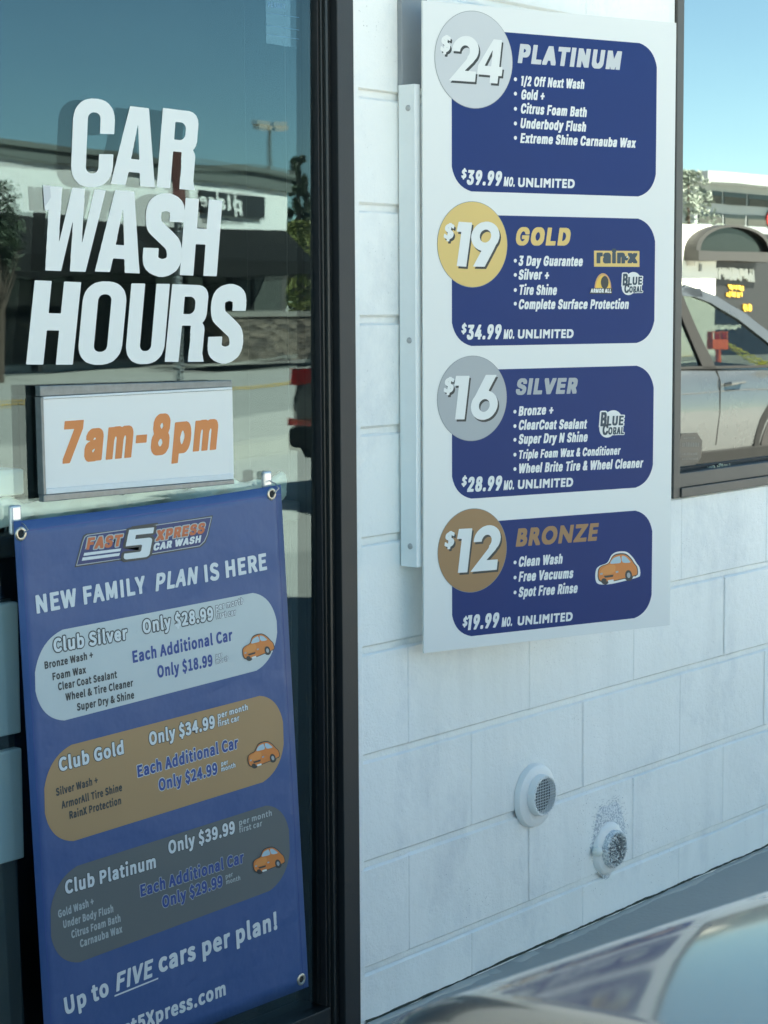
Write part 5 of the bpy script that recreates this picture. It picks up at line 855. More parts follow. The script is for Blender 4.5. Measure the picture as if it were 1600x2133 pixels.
for o in [c for c in bpy.data.objects if c.name.startswith('window_lettering')]:
    if 'peeling' in o['label']:
        m = MB(); P = lambda px, py, l: GP.at(*GP.uv(px, py), l)
        m.add([P(89, 386, .0012), P(102.5, 386, .004), P(105, 411, .0035), P(92, 431, .0012)], [(0, 3, 2, 1)])
        m.build('peeling_corner', M['platinum'], o)
        m = MB(); m.add([P(92, 431, .0014), P(105, 411, .0045), P(107, 437, .0050), P(93, 438, .0016)], [(0, 3, 2, 1)])
        m.build('peeling_corner', M['vinyl'], o)

# faint permit sheet stuck to the inside of the door glass
IP = Plane((0, GL_Y+.0190, 0), (1, 0, 0), (0, 0, 1))
M['film'] = glass('thin_clear_film', .10, (1, 1, 1), trans=(.80, .83, .88))
M['film_ink'] = mat('faint_blue_print', (.10, .16, .26), rough=.6)
pr = empty('permit_sheet', IP.at(*IP.uv(590, 50)), 'faint clear permit sheet inside the door glass at its top corner', 'notice')
m = MB(); m.add([IP.at(*IP.uv(*q)) for q in ((555, 90), (626, 101), (624, -30), (553, -40))], [(0, 1, 2, 3)]); m.build('film', M['film'], pr)
mm = text('x', IP, 'PERMIT', 'cond' if 'P' in GLYPHS['cond'] and 'E' in GLYPHS['cond'] and 'I' in GLYPHS['cond'] else 'head', (557, 14), (595, 19), 11, None, None, 0, .001)
for y in (26, 52, 71):
    mm.add([IP.at(*IP.uv(*q), .001) for q in ((556, y), (623, y+10), (623, y+11), (556, y+1))], [(0, 3, 2, 1)])
mm.build('permit_print', M['film_ink'], pr)

# ================================================================== OPENING HOURS HOLDER
HP = Plane((0, .014, 0), (1, 0, 0), (0, 0, 1))
HPf = Plane((0, .0195, 0), (1, 0, 0), (0, 0, 1))
hold = empty('hours_holder', HP.at(*HP.uv(290, 1015)), 'clear acrylic holder with a white card reading 7am-8pm in orange, fixed to the door glass', 'sign holder')
def slab(pl, pts, t, name, mt, par, bev=.0):
    m = MB(); m.prism([pl.at(*pl.uv(*q)) for q in pts], -pl.n*t); return m.build(name, mt, par, bevel=bev)
slab(HP, [(96.2, 1029.5), (487.2, 988), (484, 812), (90.3, 832)], .003, 'hours_card', M['white_panel'], hold)
text('hours_lettering', HP, '7am-8pm', 'hour', (120, 967.5), (453, 936.5), 88, M['orange'], hold, .16, .0009)
M['dirty_acrylic'] = mat('dirty_grey_acrylic', (.17, .19, .185), rough=.35, var=.45, vscale=60, coat=.4)
M['white_rail'] = mat('white_plastic_rail', (.70, .72, .71), rough=.4, var=.10, vscale=40)
slab(Plane((0, .0115, 0), (1, 0, 0), (0, 0, 1)), [(91, 831.5), (484.1, 811.5), (483.9, 806), (91, 826.5)], .006, 'card_rail', M['white_rail'], hold, .0008)
slab(Plane((0, .0115, 0), (1, 0, 0), (0, 0, 1)), [(97, 1030), (487.3, 998), (487.2, 986), (96.8, 1018)], .006, 'card_rail', M['white_rail'], hold, .0008)
slab(Plane((0, .0112, 0), (1, 0, 0), (0, 0, 1)), [(84.5, 826), (483.9, 805.6), (483.7, 792), (83.3, 803.6)], .012, 'acrylic_lip', M['dirty_acrylic'], hold, .0012)
slab(Plane((0, .0112, 0), (1, 0, 0), (0, 0, 1)), [(91.4, 1046), (488.8, 1008), (488, 998.6), (91.2, 1031)], .012, 'acrylic_lip', M['dirty_acrylic'], hold, .0012)
slab(Plane((0, .0108, 0), (1, 0, 0), (0, 0, 1)), [(91.2, 1031), (96.5, 1030), (90.6, 827), (84.6, 827)], .0135, 'acrylic_side', M['dirty_acrylic'], hold, .0008)
m = MB()
for f in (.12, .5, .88):
    c = HPf.at(*HPf.uv(90+f*394, 930-f*15)); m.box(c.x-.01, c.x+.01, .0172, GL_Y-.0016, c.z-.07, c.z+.07)
m.build('mounting_tape', M['gasket'], hold)

# ================================================================== BANNER
BP = Plane((0, .010, 0), (1, 0, 0), (0, 0, 1))
ban = empty('family_plan_banner', BP.at(*BP.uv(300, 1050)), 'blue vinyl banner with three rounded plan panels hanging from two hooks on the door glass', 'banner')
TL, TR, BR, BL = [BP.uv(*q) for q in ((28.5, 1086.5), (585, 1009.5), (643, 2055.5), (100, 2266))]
def bq(s, t):                                  # s across, t down
    return (TL*(1-s)+TR*s)*(1-t)+(BL*(1-s)+BR*s)*t
m = MB()
def bf(s, t):
    p = bq(s, t); sag = .0035*math.sin(math.pi*s)*(1-t)**8
    return BP.at(p.x, p.y-sag, 0)
m.grid(bf, 24, 36)
cloth = m.build('banner_cloth', M['banner'], ban, smooth=True)
so = cloth.modifiers.new('thickness', 'SOLIDIFY'); so.thickness = .0012; so.offset = 1.0
m = MB()                                       # welded hem lines
for s0, s1, t0, t1 in ((.0, 1, .018, .0195), (.022, .0235, .0, 1), (.9765, .978, .0, 1)):
    m.grid(lambda u, v, s0=s0, s1=s1, t0=t0, t1=t1: BP.at(*bq(s0+(s1-s0)*u, t0+(t1-t0)*v), .0008), 8, 8)
M['banner_dark'] = mat('blue_vinyl_weld', (.028, .055, .25), rough=.4)
m.build('hem_weld', M['banner_dark'], ban)
for px, py in ((42.5, 1112), (565, 1029), (627, 2040)):
    c = BP.at(*BP.uv(px, py), .0012); q = MB()
    q.lathe(c, BP.n, [(0, .0112), (.0012, .0108), (.0022, .0092), (.0020, .0070), (.0008, .0058)], 24)
    gr = q.build('grommet', M['brass'], ban, smooth=True)
    q = MB(); q.lathe(c+BP.n*.0003, BP.n, [(0, .0064), (.0001, .0)], 20); q.build('grommet_hole', M['dark'], gr)
B_SL = -.055
def bt(name, body, p0, p1, h, mt, par, sl=0.0, lift=.0022, d=0.0): return text(name, BP, body, 'book', p0, p1, h, mt, par, B_SL+sl, lift, d)
def outlined(name, body, p0, p1, h, mt, omt, par, d=.055):
    bt('lettering_outline', body, p0, p1, h, omt, par, 0, .0022, d); bt(name, body, p0, p1, h, mt, par, 0, .0030)
head = bt('headline', 'NEW FAMILY', (72.5, 1279.5), (303, 1235.3), 39, M['b_white'], ban)
bt('headline', 'PLAN', (320, 1233), (412, 1215.5), 37.5, M['b_white'], ban, .20)
bt('headline', 'IS HERE', (423.5, 1214), (557.5, 1186.5), 37, M['b_white'], ban)
def plan(tl, tr, br, bl, mt):
    return shape('plan_panel', BP, [round_quad(BP.uv(*tl), BP.uv(*tr), BP.uv(*br), BP.uv(*bl), .058, 10)], mt, ban, .0012)
pS = plan((71, 1323), (573, 1226), (580, 1385), (75, 1516), M['b_silver'])
pG = plan((90, 1566.6), (587, 1437.4), (593, 1615), (95, 1770), M['b_gold'])
pP = plan((103, 1822), (599, 1663.5), (606, 1839), (108, 2026), M['b_plat'])
K, Wt, Bl = M['b_dark'], M['b_white'], M['b_blue']
outlined('plan_name', 'Club Silver', (110, 1359.5), (265, 1331.8), 29, Wt, K, pS, .085); outlined('plan_price', 'Only $28.99', (296, 1320.2), (445, 1291), 28.5, Wt, K, pS, .085)
outlined('plan_small', 'per month', (448, 1272), (507.5, 1257.3), 13, Wt, K, pS, .07); outlined('plan_small', 'first car', (449, 1289.5), (491, 1281), 13, Wt, K, pS, .07)
bt('extra_car_line', 'Each Additional Car', (274.5, 1381.7), (484, 1334.5), 25.5, Bl, pS); bt('extra_car_price', 'Only $18.99', (327, 1412.7), (443.5, 1387), 25.5, Bl, pS)
outlined('plan_small', 'per', (448.5, 1371.7), (463, 1367.7), 10, Wt, K, pS, .07); outlined('plan_small', 'month', (448.5, 1383.3), (476, 1375.7), 10, Wt, K, pS, .07)
for body, p0, p1 in (('Bronze Wash +', (91.5, 1394.2), (194, 1371.3)), ('Foam Wax', (108, 1417.7), (179, 1402.2)), ('Clear Coat Sealant', (120, 1438.7), (243.5, 1412)), ('Wheel & Tire Cleaner', (136, 1460.2), (277, 1429.5)), ('Super Dry & Shine', (159.5, 1481.2), (279.5, 1454.7))):
    bt('plan_item', body, p0, p1, 16, K, pS)
outlined('plan_name', 'Club Gold', (121.5, 1608), (259.5, 1569.5), 29, Wt, K, pG); outlined('plan_price', 'Only $34.99', (309.5, 1553.7), (448.5, 1516), 28, Wt, K, pG)
outlined('plan_small', 'per month', (452, 1497.7), (516.5, 1478), 12.5, Wt, K, pG, .06); outlined('plan_small', 'first car', (453, 1514.3), (498, 1501), 12.5, Wt, K, pG, .06)
outlined('extra_car_line', 'Each Additional Car', (284.5, 1620.3), (496, 1558.5), 25.5, Bl, Wt, pG, .055); outlined('extra_car_price', 'Only $24.99', (329.5, 1648.7), (453.5, 1612), 25.5, Bl, Wt, pG, .055)
outlined('plan_small', 'per', (459.5, 1596.2), (474.5, 1591.3), 10, Wt, K, pG, .06); outlined('plan_small', 'month', (459.5, 1607.8), (490.5, 1597.7), 10, Wt, K, pG, .06)
for body, p0, p1 in (('Silver Wash +', (116, 1658.7), (204, 1632.2)), ('ArmorAll Tire Shine', (128, 1685.2), (254.5, 1647.2)), ('RainX Protection', (143.5, 1706.7), (253, 1674.7))):
    bt('plan_item', body, p0, p1, 16.5, K, pG)
outlined('plan_name', 'Club Platinum', (134, 1863.8), (326, 1807), 29, Wt, K, pP); outlined('plan_price', 'Only $39.99', (349.5, 1780.2), (490, 1735.5), 28, Wt, K, pP)
outlined('plan_small', 'per month', (496, 1720.3), (566.5, 1698.5), 12.5, M['b_pale'], K, pP, .05); outlined('plan_small', 'first car', (497, 1735.3), (545.5, 1720.5), 12.5, M['b_pale'], K, pP, .05)
outlined('extra_car_line', 'Each Additional Car', (290.5, 1869.3), (507.5, 1797), 25.5, Bl, M['b_pale'], pP, .055); outlined('extra_car_price', 'Only $29.99', (337, 1892.7), (464.5, 1846), 25.5, Bl, M['b_pale'], pP, .055)
outlined('plan_small', 'per', (468.5, 1831.3), (484.5, 1825), 10, M['b_pale'], K, pP, .05); outlined('plan_small', 'month', (469.5, 1842.7), (500.5, 1832.7), 10, M['b_pale'], K, pP, .05)
for body, p0, p1 in (('Gold Wash +', (120.5, 1912.7), (195.5, 1884.7)), ('Under Body Flush', (130.5, 1934.2), (236.5, 1899.7)), ('Citrus Foam Bath', (148, 1955.2), (251.5, 1919.5)), ('Carnauba Wax', (166, 1974.2), (254.5, 1942.2))):
    bt('plan_item', body, p0, p1, 16.5, M['b_pale'], pP)
bt('footer_line', 'Up to', (133, 2116.5), (228.5, 2072), 38, Wt, ban); bt('footer_line', 'FIVE', (238, 2068), (318, 2034.5), 39, Wt, ban, .2)
shape('footer_underline', BP, [px_loop(BP, [(238, 2076.5), (329, 2039.5), (329, 2036.3), (238, 2073)])], Wt, ban, .0022)
bt('footer_line', 'cars per plan!', (329, 2028), (580, 1934.5), 40, Wt, ban)
bt('web_address', 'fast5Xpress.com', (226, 2172), (472, 2072), 32, M['b_white'], ban)
# maker's badge at the top of the banner
bp_ = lambda pts: [tuple(BP.uv(140+x/5.0, 1050+y/5.0)) for x, y in pts]
M['badge_navy'] = mat('badge_navy_print', (.022, .038, .15), rough=.45)
badge = shape('badge', BP, [bp_([(76, 660), (148, 380), (165, 330), (195, 308), (645, 258), (672, 232), (938, 194), (950, 208), (1516, 116), (1468, 330), (1440, 400), (1385, 450), (850, 542), (832, 572), (590, 606), (556, 588)])], M['b_dark'], ban, .0012)
shape('badge_line', BP, [bp_([(90, 643), (158, 390), (178, 340), (205, 320), (1504, 130), (1458, 325), (1428, 390), (1378, 438), (560, 574)])], M['b_pale'], ban, .0018)
shape('badge_field', BP, [bp_([(99, 633), (165, 393), (184, 347), (209, 328), (1494, 139), (1450, 322), (1421, 385), (1374, 430), (560, 566)])], M['badge_navy'], ban, .0024)
lg = lambda x, y: (140+x/5.0, 1050+y/5.0)
def lt(body, p0, p1, h, mt, sl, lift=.0036, om=None, d=.09):
    if om: text('badge_lettering_edge', BP, body, 'head', lg(*p0), lg(*p1), h/5.0, om, badge, sl, .0030, d)
    text('badge_lettering', BP, body, 'head', lg(*p0), lg(*p1), h/5.0, mt, badge, sl, lift)
lt('FAST', (180, 478), (560, 437), 125, M['orange_red'], .26, om=M['b_pale']); lt('XPRESS', (912, 388), (1425, 302), 112, M['orange_red'], .26, om=M['b_pale']); lt('CAR WASH', (884, 488), (1386, 398), 76, M['b_white'], .28)
for pts in ([(163, 540), (548, 490), (556, 460), (172, 508)], [(146, 590), (535, 538), (545, 508), (155, 556)]): shape('badge_stripe', BP, [bp_(pts)], M['b_white'], badge, .0036)
text('badge_figure_edge', BP, '5', 'digit', lg(560, 582), lg(868, 545), 61, M['b_dark'], badge, .27, .0042, .075)
text('badge_figure', BP, '5', 'digit', lg(560, 582), lg(868, 545), 61, M['b_white'], badge, .27, .0048)
for cx, cy, pn in ((536, 1348, pS), (547, 1572, pG), (558, 1792, pP)): car_icon(BP, cx, cy, 73, pn, .0024, M['orange'], False, -.22)
# adhesive hooks that carry the banner
M['hook'] = mat('glossy_chrome_plastic', (.66, .69, .69), rough=.16, metal=.25, coat=.6)
for i, (cx, cy, h, gx, gy) in enumerate(((34.5, 1083, 58, 42.5, 1112), (558.5, 999, 38, 565, 1029))):
    pl = Plane((0, .0205, 0), (1, 0, 0), (0, 0, 1)); c = pl.at(*pl.uv(cx, cy)); hz = h/2/1290.0
    rt = empty('adhesive_hook', c, ['glossy adhesive hook on the glass holding the left corner of the blue banner', 'glossy adhesive hook on the glass holding the right corner of the blue banner'][i], 'hook', 'hooks of the banner')
    m = MB(); m.box(c.x-.0105, c.x+.0105, .0195, GL_Y-.0012, c.z-hz, c.z+hz); m.build('hook_plate', M['hook'], rt, bevel=.0035)
    gp = BP.at(*BP.uv(gx, gy)); m = MB()
    m.tube([Vector((c.x+.002, .0185, c.z-.002)), Vector((c.x+.002, .006, c.z-.006)), Vector((c.x+.003, -.002, c.z-.014)), Vector((gp.x-.001, .000, gp.z+.003)), Vector((gp.x+.001, .005, gp.z-.001)), Vector((gp.x+.003, .0, gp.z+.005))], .0011, 8)
    m.build('hook_wire', M['steel'], rt, smooth=True)

# ================================================================== INSIDE THE DOOR
M['paper'] = mat('crumpled_cream_cloth', (.86, .87, .72), rough=.8, var=.16, vscale=9, bump=.8, bscale=26)
M['box_white'] = mat('white_cardboard', (.88, .92, .86), rough=.6, var=.04)
ip = lambda px, py, y: (lambda P: P.at(*P.uv(px, py)))(Plane((0, y, 0), (1, 0, 0), (0, 0, 1)))
a, b = ip(-60, 1063, .12), ip(596, 1000, .12)
m = MB(); m.box(1.07, b.x+.02, .075, .42, a.z-.075, a.z-.040)
tag(m.build('window_ledge', M['interior'], None, bevel=.004), 'dark window ledge inside the door glass behind the banner', 'ledge')
def roll(u, v):
    x = (a.x-.1)+(b.x-a.x+.1)*u; t = 2*math.pi*v; r = .022+.007*math.sin(u*31+2*math.sin(t))+.004*math.sin(u*73+3*t)
    zc = a.z+(b.z-a.z)*u-.014
    return Vector((x, .125+.9*r*math.cos(t)+.004*math.sin(u*50), zc+r*math.sin(t)))
m = MB(); m.grid(roll, 90, 18)
tag(m.build('cloth_roll', M['paper'], None, smooth=True), 'crumpled cream cloth rolled along the ledge inside the door glass', 'cloth')
q0, q1 = ip(-70, 1042, .11), ip(51, 976, .11)
m = MB(); m.box(q0.x, q1.x, .11, .30, q0.z, q1.z)
bx = m.build('white_carton', M['box_white'], None, bevel=.004); tag(bx, 'white carton on the ledge inside the door glass left of the hours card', 'carton')
bx.visible_shadow = True
q0, q1 = ip(-80, 1818, .085), ip(27, 1252, .085)
cb = empty('white_cupboard', (q0.x, .085, 0), 'pale cupboard with two doors standing inside the dark room beside the banner', 'cupboard')
zmid = ip(10, 1545, .085).z
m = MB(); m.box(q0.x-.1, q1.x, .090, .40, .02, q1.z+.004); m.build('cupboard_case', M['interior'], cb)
for z0, z1 in ((q0.z, zmid-.012), (zmid+.012, q1.z)):
    m = MB(); m.box(q0.x-.1, q1.x, .072, .0895, z0, z1); d_ = m.build('cupboard_door', M['box_white'], cb, bevel=.003)

# ================================================================== WALL VENTS
def ring(m, c, prof, n=40): m.lathe(c, (0, -1, 0), prof, n)
def mesh_grille(c, r, y, n, wire, jitter=0.0):
    m = MB()
    for i in range(-n, n+1):
        t = i/(n+.5); w = math.sqrt(max(0, 1-t*t))*r
        j = lambda: random.uniform(-jitter, jitter)
        m.tube([(c.x-w, y, c.z+t*r+j()), (c.x, y-.001, c.z+t*r+j()), (c.x+w, y, c.z+t*r+j())], wire, 5)
        m.tube([(c.x+t*r+j(), y-.0016, c.z-w), (c.x+t*r+j(), y-.0022, c.z), (c.x+t*r+j(), y-.0016, c.z+w)], wire, 5)
    return m
W0 = wall_plane(0.0)
c = W0.at(*W0.uv(1110, 1656)); c.y = 0
v1 = empty('vent_outlet', c, 'white painted round vent outlet with a clean wire mesh on the block wall', 'vent', 'vent outlets on the wall')
m = MB(); ring(m, c, [(0, .0675), (.005, .0672), (.012, .0645), (.0155, .058), (.0165, .050), (.0165, .0)]); m.build('vent_flange', M['pipe'], v1, smooth=True)
cp = c+Vector((.0, 0, .003)); m = MB(); ring(m, cp, [(.014, .0435), (.029, .043), (.0310, .0415), (.0310, .0385), (.029, .0375), (.0185, .0375), (.0180, 0)])
vp = m.build('vent_pipe', [M['pipe']], v1, smooth=True)
m = MB(); ring(m, cp, [(.0188, .0372), (.0190, .0)]); m.build('vent_bore', M['dark'], v1)
m = mesh_grille(cp, .0385, -.0295, 6, .00062); m.build('wire_mesh', M['white_rail'], v1)
m = MB()
for i in range(70):                            # ragged clipped wire ends round the rim
    t = 2*math.pi*i/70; r = .0395; p = Vector((cp.x+r*math.cos(t), -.0305, cp.z+r*math.sin(t)))
    m.obox(p, (random.uniform(.0008, .0024), 0, 0), (0, random.uniform(.001, .0028), 0), (0, 0, random.uniform(.0008, .0024)))
m.build('mesh_edge', M['pipe'], v1)
c = W0.at(*W0.uv(1264, 1766)); c.y = 0
v2 = empty('vent_outlet', c, 'vent outlet clogged with thick overspray foam beside a small white knob on the block wall', 'vent', 'vent outlets on the wall')
def crust_mat():
    m_ = mat('speckled_paint_crust', (.60, .62, .62), rough=.75); nt = m_.node_tree; b_ = nt.nodes['Principled BSDF']
    tc = nt.nodes.new('ShaderNodeTexCoord'); no = nt.nodes.new('ShaderNodeTexNoise'); no.inputs['Scale'].default_value = 240; no.inputs['Detail'].default_value = 3
    rp = nt.nodes.new('ShaderNodeValToRGB'); rp.color_ramp.elements[0].position = .42; rp.color_ramp.elements[1].position = .55
    rp.color_ramp.elements[0].color = (.46, .49, .52, 1); rp.color_ramp.elements[1].color = (.82, .83, .81, 1)
    bp = nt.nodes.new('ShaderNodeBump'); bp.inputs['Strength'].default_value = .9; bp.inputs['Distance'].default_value = .004
    nt.links.new(tc.outputs['Object'], no.inputs[0]); nt.links.new(no.outputs['Fac'], rp.inputs[0]); nt.links.new(rp.outputs[0], b_.inputs['Base Color']); nt.links.new(no.outputs['Fac'], bp.inputs['Height']); nt.links.new(bp.outputs[0], b_.inputs['Normal'])
    return m_
M['crust'] = crust_mat()
m = MB(); ring(m, c, [(0, .0585), (.006, .058), (.011, .053), (.0125, .044), (.0125, 0)])
for i, q in enumerate(m.v): q.y += random.uniform(-.0012, .0012) if abs(q.y) > .001 else 0
m.build('vent_flange', M['pipe'], v2, smooth=True)
m = MB()                                       # crust of sprayed paint spreading up the wall
def crust(u, v):
    t = 2*math.pi*u; r = .068*(1+.07*math.sin(3*t+.6)+.05*math.sin(7*t))*(1.0+.50*max(0, math.sin(t+.25))**1.6)
    rr = r*v; h = .0075*(1-v**2.5)
    return Vector((c.x+.002+rr*math.cos(t)*.86, -h-.0002, c.z+.004+rr*math.sin(t)))
m.grid(crust, 60, 10)
for i in range(190):                           # flecks of overspray thinning out beyond the crust
    t = random.uniform(-.3, 3.5); e = crust(t/(2*math.pi) % 1.0, 1.0); k = 1+abs(random.gauss(0, .11)); s = random.uniform(.0003, .0009)
    m.obox(Vector((c.x+(e.x-c.x)*k, -.0004, c.z+(e.z-c.z)*k)), (s, 0, 0), (0, .0007, 0), (0, 0, s))
m.build('paint_crust', M['crust'], v2, smooth=True)
cp = c+Vector((.004, 0, .0)); m = MB(); ring(m, cp, [(.008, .0415), (.022, .041), (.025, .039), (.025, .0355), (.0145, .035), (.0142, 0)])
for q in m.v: q.x += random.uniform(-.0007, .0007); q.z += random.uniform(-.0007, .0007)
m.build('vent_pipe', M['crust'], v2, smooth=True)
m = MB(); ring(m, cp, [(.0148, .0348), (.0150, .0)]); m.build('vent_bore', M['dark'], v2)
m = mesh_grille(cp, .0365, -.0245, 7, .0007, .0006); m.build('wire_mesh', M['steel'], v2)
m = MB()                                       # lumps of dried foam caught in the mesh
for i in range(430):
    t = random.uniform(0, 2*math.pi); r = .0385*math.sqrt(random.random())
    if math.hypot(r*math.cos(t)-.006, r*math.sin(t)-.011) < .015 and random.random() < .93: continue
    if random.random() < .25 and r < .03: continue
    s = random.uniform(.0009, .0026); p = Vector((cp.x+r*math.cos(t), -.0255+random.uniform(-.003, .002), cp.z+r*math.sin(t)))
    A = [Vector((random.uniform(-1, 1), random.uniform(-1, 1), random.uniform(-1, 1)))*s for _ in range(6)]
    m.add([p+Vector((s, 0, 0))+A[0]*.4, p+Vector((-s, 0, 0))+A[1]*.4, p+Vector((0, s, 0))+A[2]*.4, p+Vector((0, -s, 0))+A[3]*.4, p+Vector((0, 0, s))+A[4]*.4, p+Vector((0, 0, -s))+A[5]*.4],
          [(0, 2, 4), (2, 1, 4), (1, 3, 4), (3, 0, 4), (2, 0, 5), (1, 2, 5), (3, 1, 5), (0, 3, 5)])
m.build('dried_foam', M['pipe'], v2)
kp = W0.at(*W0.uv(1237, 1771)); m = MB(); m.lathe(Vector((kp.x-.006, .0, kp.z)), (0, -1, 0), [(.006, .0085), (.014, .0105), (.019, .0095), (.023, .006), (.0245, 0)], 20)
M['cream_plastic'] = mat('cream_plastic', (.78, .78, .70), rough=.5)
m.build('vent_knob', M['cream_plastic'], v2, smooth=True)

# ================================================================== WINDOW STICKER AND LITTER IN THE SILL
RP = Plane((0, .0335, 0), (1, 0, 0), (0, 0, 1))
oc = [(1420, 903), (1452, 901.5), (1463, 918), (1461, 953), (1448, 969), (1417, 972), (1416.5, 940), (1417, 918)]
M['sticker'] = mat('dark_brown_sticker', (.055, .052, .042), rough=.35, var=.5, vscale=50)
M['sticker_ink'] = mat('worn_grey_print', (.17, .165, .14), rough=.5)
stk = empty('security_sticker', RP.at(*RP.uv(1438, 940)), 'dark eight-sided security sticker in the corner of the mirrored window', 'sticker')
m = MB(); m.prism([RP.at(*RP.uv(*q)) for q in reversed(oc)][::-1], -RP.n*.0006); m.build('sticker_sheet', M['sticker'], stk)
mm = MB()
for y, x0, x1, h in ((914, 1424, 1450, 4), (931, 1421, 1456, 12), (948, 1420, 1456, 6), (958, 1421, 1454, 6)):
    x = x0
    while x < x1-2:
        w = random.uniform(1.5, 4.5); mm.add([RP.at(*RP.uv(*q), .0008) for q in ((x, y), (x+w, y-.4), (x+w, y-h*random.uniform(.5, 1)), (x, y-h*random.uniform(.5, 1)))], [(0, 1, 2, 3)]); x += w+random.uniform(.8, 2)
mm.build('sticker_print', M['sticker_ink'], stk)
m = MB(); p = RP.at(*RP.uv(1475, 962)); zs = WIN_Z0+.064
for i in range(26):
    x = p.x-.035+.10*random.random(); y = random.uniform(.004, .024); w, h = random.uniform(.006, .016), random.uniform(.002, .007)
    A = Vector((x, y, zs-.0075)); m.add([A, A+Vector((w, .004, .001)), A+Vector((w*.8, .006, h)), A+Vector((w*.1, .003, h*.8))], [(0, 1, 2, 3)])
M['leaf_dry'] = mat('dry_pale_leaves', (.42, .42, .30), rough=.8, var=.2, vscale=60)
tag(m.build('leaf_litter', M['leaf_dry']), 'dry leaf scraps and web caught in the sill corner of the mirrored window', 'litter', kind='stuff')

# ================================================================== CARS
M['paint_grey'] = mat('silver_metallic_paint', (.16, .162, .157), rough=.26, metal=.85, coat=1.0, var=.03, vscale=3)
M['paint_grey'].node_tree.nodes['Principled BSDF'].inputs['Coat Roughness'].default_value = .07
M['paint_suv'] = mat('pewter_metallic_paint', (.105, .118, .122), rough=.28, metal=.6, coat=1.0, var=.03, vscale=3)
M['trim'] = mat('black_plastic_trim', (.018, .019, .019), rough=.7, spec=.15)
M['tyre'] = mat('black_tyre_rubber', (.02, .02, .02), rough=.8, bump=.3)
M['alloy'] = mat('silver_alloy', (.5, .5, .5), rough=.3, metal=.9)
M['lamp_red'] = mat('red_lamp_lens', (.55, .015, .015), rough=.12, coat=1.0)
M['lamp_clear'] = mat('clear_lamp_lens', (.7, .72, .72), rough=.08, metal=.4, coat=1.0)
M['seat'] = mat('dark_seat_fabric', (.03, .03, .032), rough=.85)
M['plate'] = mat('pale_number_plate', (.5, .5, .47), rough=.5)
def wheel(x, y, r, w, side, root):
    """side = +1 when the outer face looks to +y"""
    m = MB(); m.lathe((x, y, r), (0, side, 0), [(-w, r*.62), (-w, r*.97), (-w*.8, r), (-w*.15, r), (0, r*.95), (0, r*.70), (-.02, r*.64)], 36)
    t = m.build('tyre', M['tyre'], root, smooth=True)
    m = MB(); m.lathe((x, y, r), (0, side, 0), [(-.03, r*.66), (-.008, r*.65), (-.012, r*.60), (-.05, r*.55), (-.055, 0)], 36)
    for k in range(5):
        a = 2*math.pi*k/5+.3; d = Vector((math.cos(a), 0, math.sin(a))); n = Vector((-math.sin(a), 0, math.cos(a)))
        m.obox(Vector((x, y-side*.03, r))+d*r*.34, d*r*.30, Vector((0, .012, 0)), n*.028)
    m.lathe((x, y, r), (0, side, 0), [(-.015, .06), (-.012, .05), (-.010, 0)], 16)
    m.build('rim', M['alloy'], t, smooth=True)
# --- the car whose bonnet reaches into the picture (the photo is taken from its seat)
own = empty('silver_car', (.2, -2.5, 0), 'silver car in the foreground whose glossy wing mirrors the price board', 'car')
CX = -2.50
def own_top(x): return .962-.085*(x-.9)-.022*(x-.9)**2-(.62*((x-2.18)/.40)**2.4 if x > 2.18 else 0)
def own_edge(x): return -1.640+.045*(x-.86)-(.06*(x-1.45)**2 if x > 1.45 else 0)-(.20*((x-1.9)/.7)**2 if x > 1.9 else 0)
PROF = [(.83, -.0), (.6, .002), (.42, .003), (.3, .003), (.22, .0025), (.17, .002), (.13, .001), (.10, -.0005), (.08, -.002), (.062, -.004), (.047, -.0065), (.034, -.0095), (.023, -.0135), (.013, -.0185), (.005, -.0235), (0, -.0275), (-.008, -.0345), (-.018, -.046), (-.028, -.062), (-.037, -.085), (-.044, -.115), (-.049, -.16), (-.050, -.23), (-.046, -.32), (-.034, -.42), (-.015, -.52), (.01, -.60)]
xs = [.820, .824, .832, .85, .88, .92, .96, 1.0, 1.05, 1.1, 1.15, 1.2, 1.27, 1.35, 1.45, 1.55, 1.65, 1.8, 1.95, 2.1, 2.18, 2.26, 2.34, 2.42, 2.49, 2.54, 2.575]
def own_ring(x):
    zt = own_top(x); ye = own_edge(x); dip = -.030*max(0, (.85-x)/.03)**2 if x < .85 else 0
    inn = .015*max(0, (.85-x)/.03)**2 if x < .85 else 0
    L = [Vector((x, ye-e-inn*(1 if e < .1 else 0), max(.26, zt+dz+dip))) for e, dz in PROF]
    Rr = [Vector((x, 2*CX-p.y, p.z)) for p in L]
    return L[::-1]+Rr[1:]
m = MB(); rings = [own_ring(x) for x in xs]; n = len(rings[0])
m.add([p for r in rings for p in r], [(i*n+k, (i+1)*n+k, (i+1)*n+k+1, i*n+k+1) for i in range(len(xs)-1) for k in range(n-1)])
m.add(rings[-1], [tuple(range(n))]); m.add(rings[0], [tuple(range(n-1, -1, -1))])
m.build('bonnet', M['paint_grey'], own, smooth=True)
m = MB()                                       # doors and tail below the belt line
st = [(-1.95, .60, .70), (-1.9, .72, .78), (-1.6, .82, .86), (-1.0, .845, .885), (0, .845, .89), (.805, .84, .885)]
rg = []
for x, top, w in st:
    L = [(w-.05, top), (w-.01, top-.05), (w, top-.16), (w-.005, top-.3), (w-.04, .27)]
    rg.append([Vector((x, CX+a, z)) for a, z in L[::-1]]+[Vector((x, CX-a, z)) for a, z in L])
n = len(rg[0]); m.add([p for r in rg for p in r], [(i*n+k, (i+1)*n+k, (i+1)*n+k+1, i*n+k+1) for i in range(len(rg)-1) for k in range(n-1) if k != n//2-1])
m.add(rg[0], [tuple(range(n-1, -1, -1))])
m.build('door_side', M['paint_grey'], own, smooth=True)
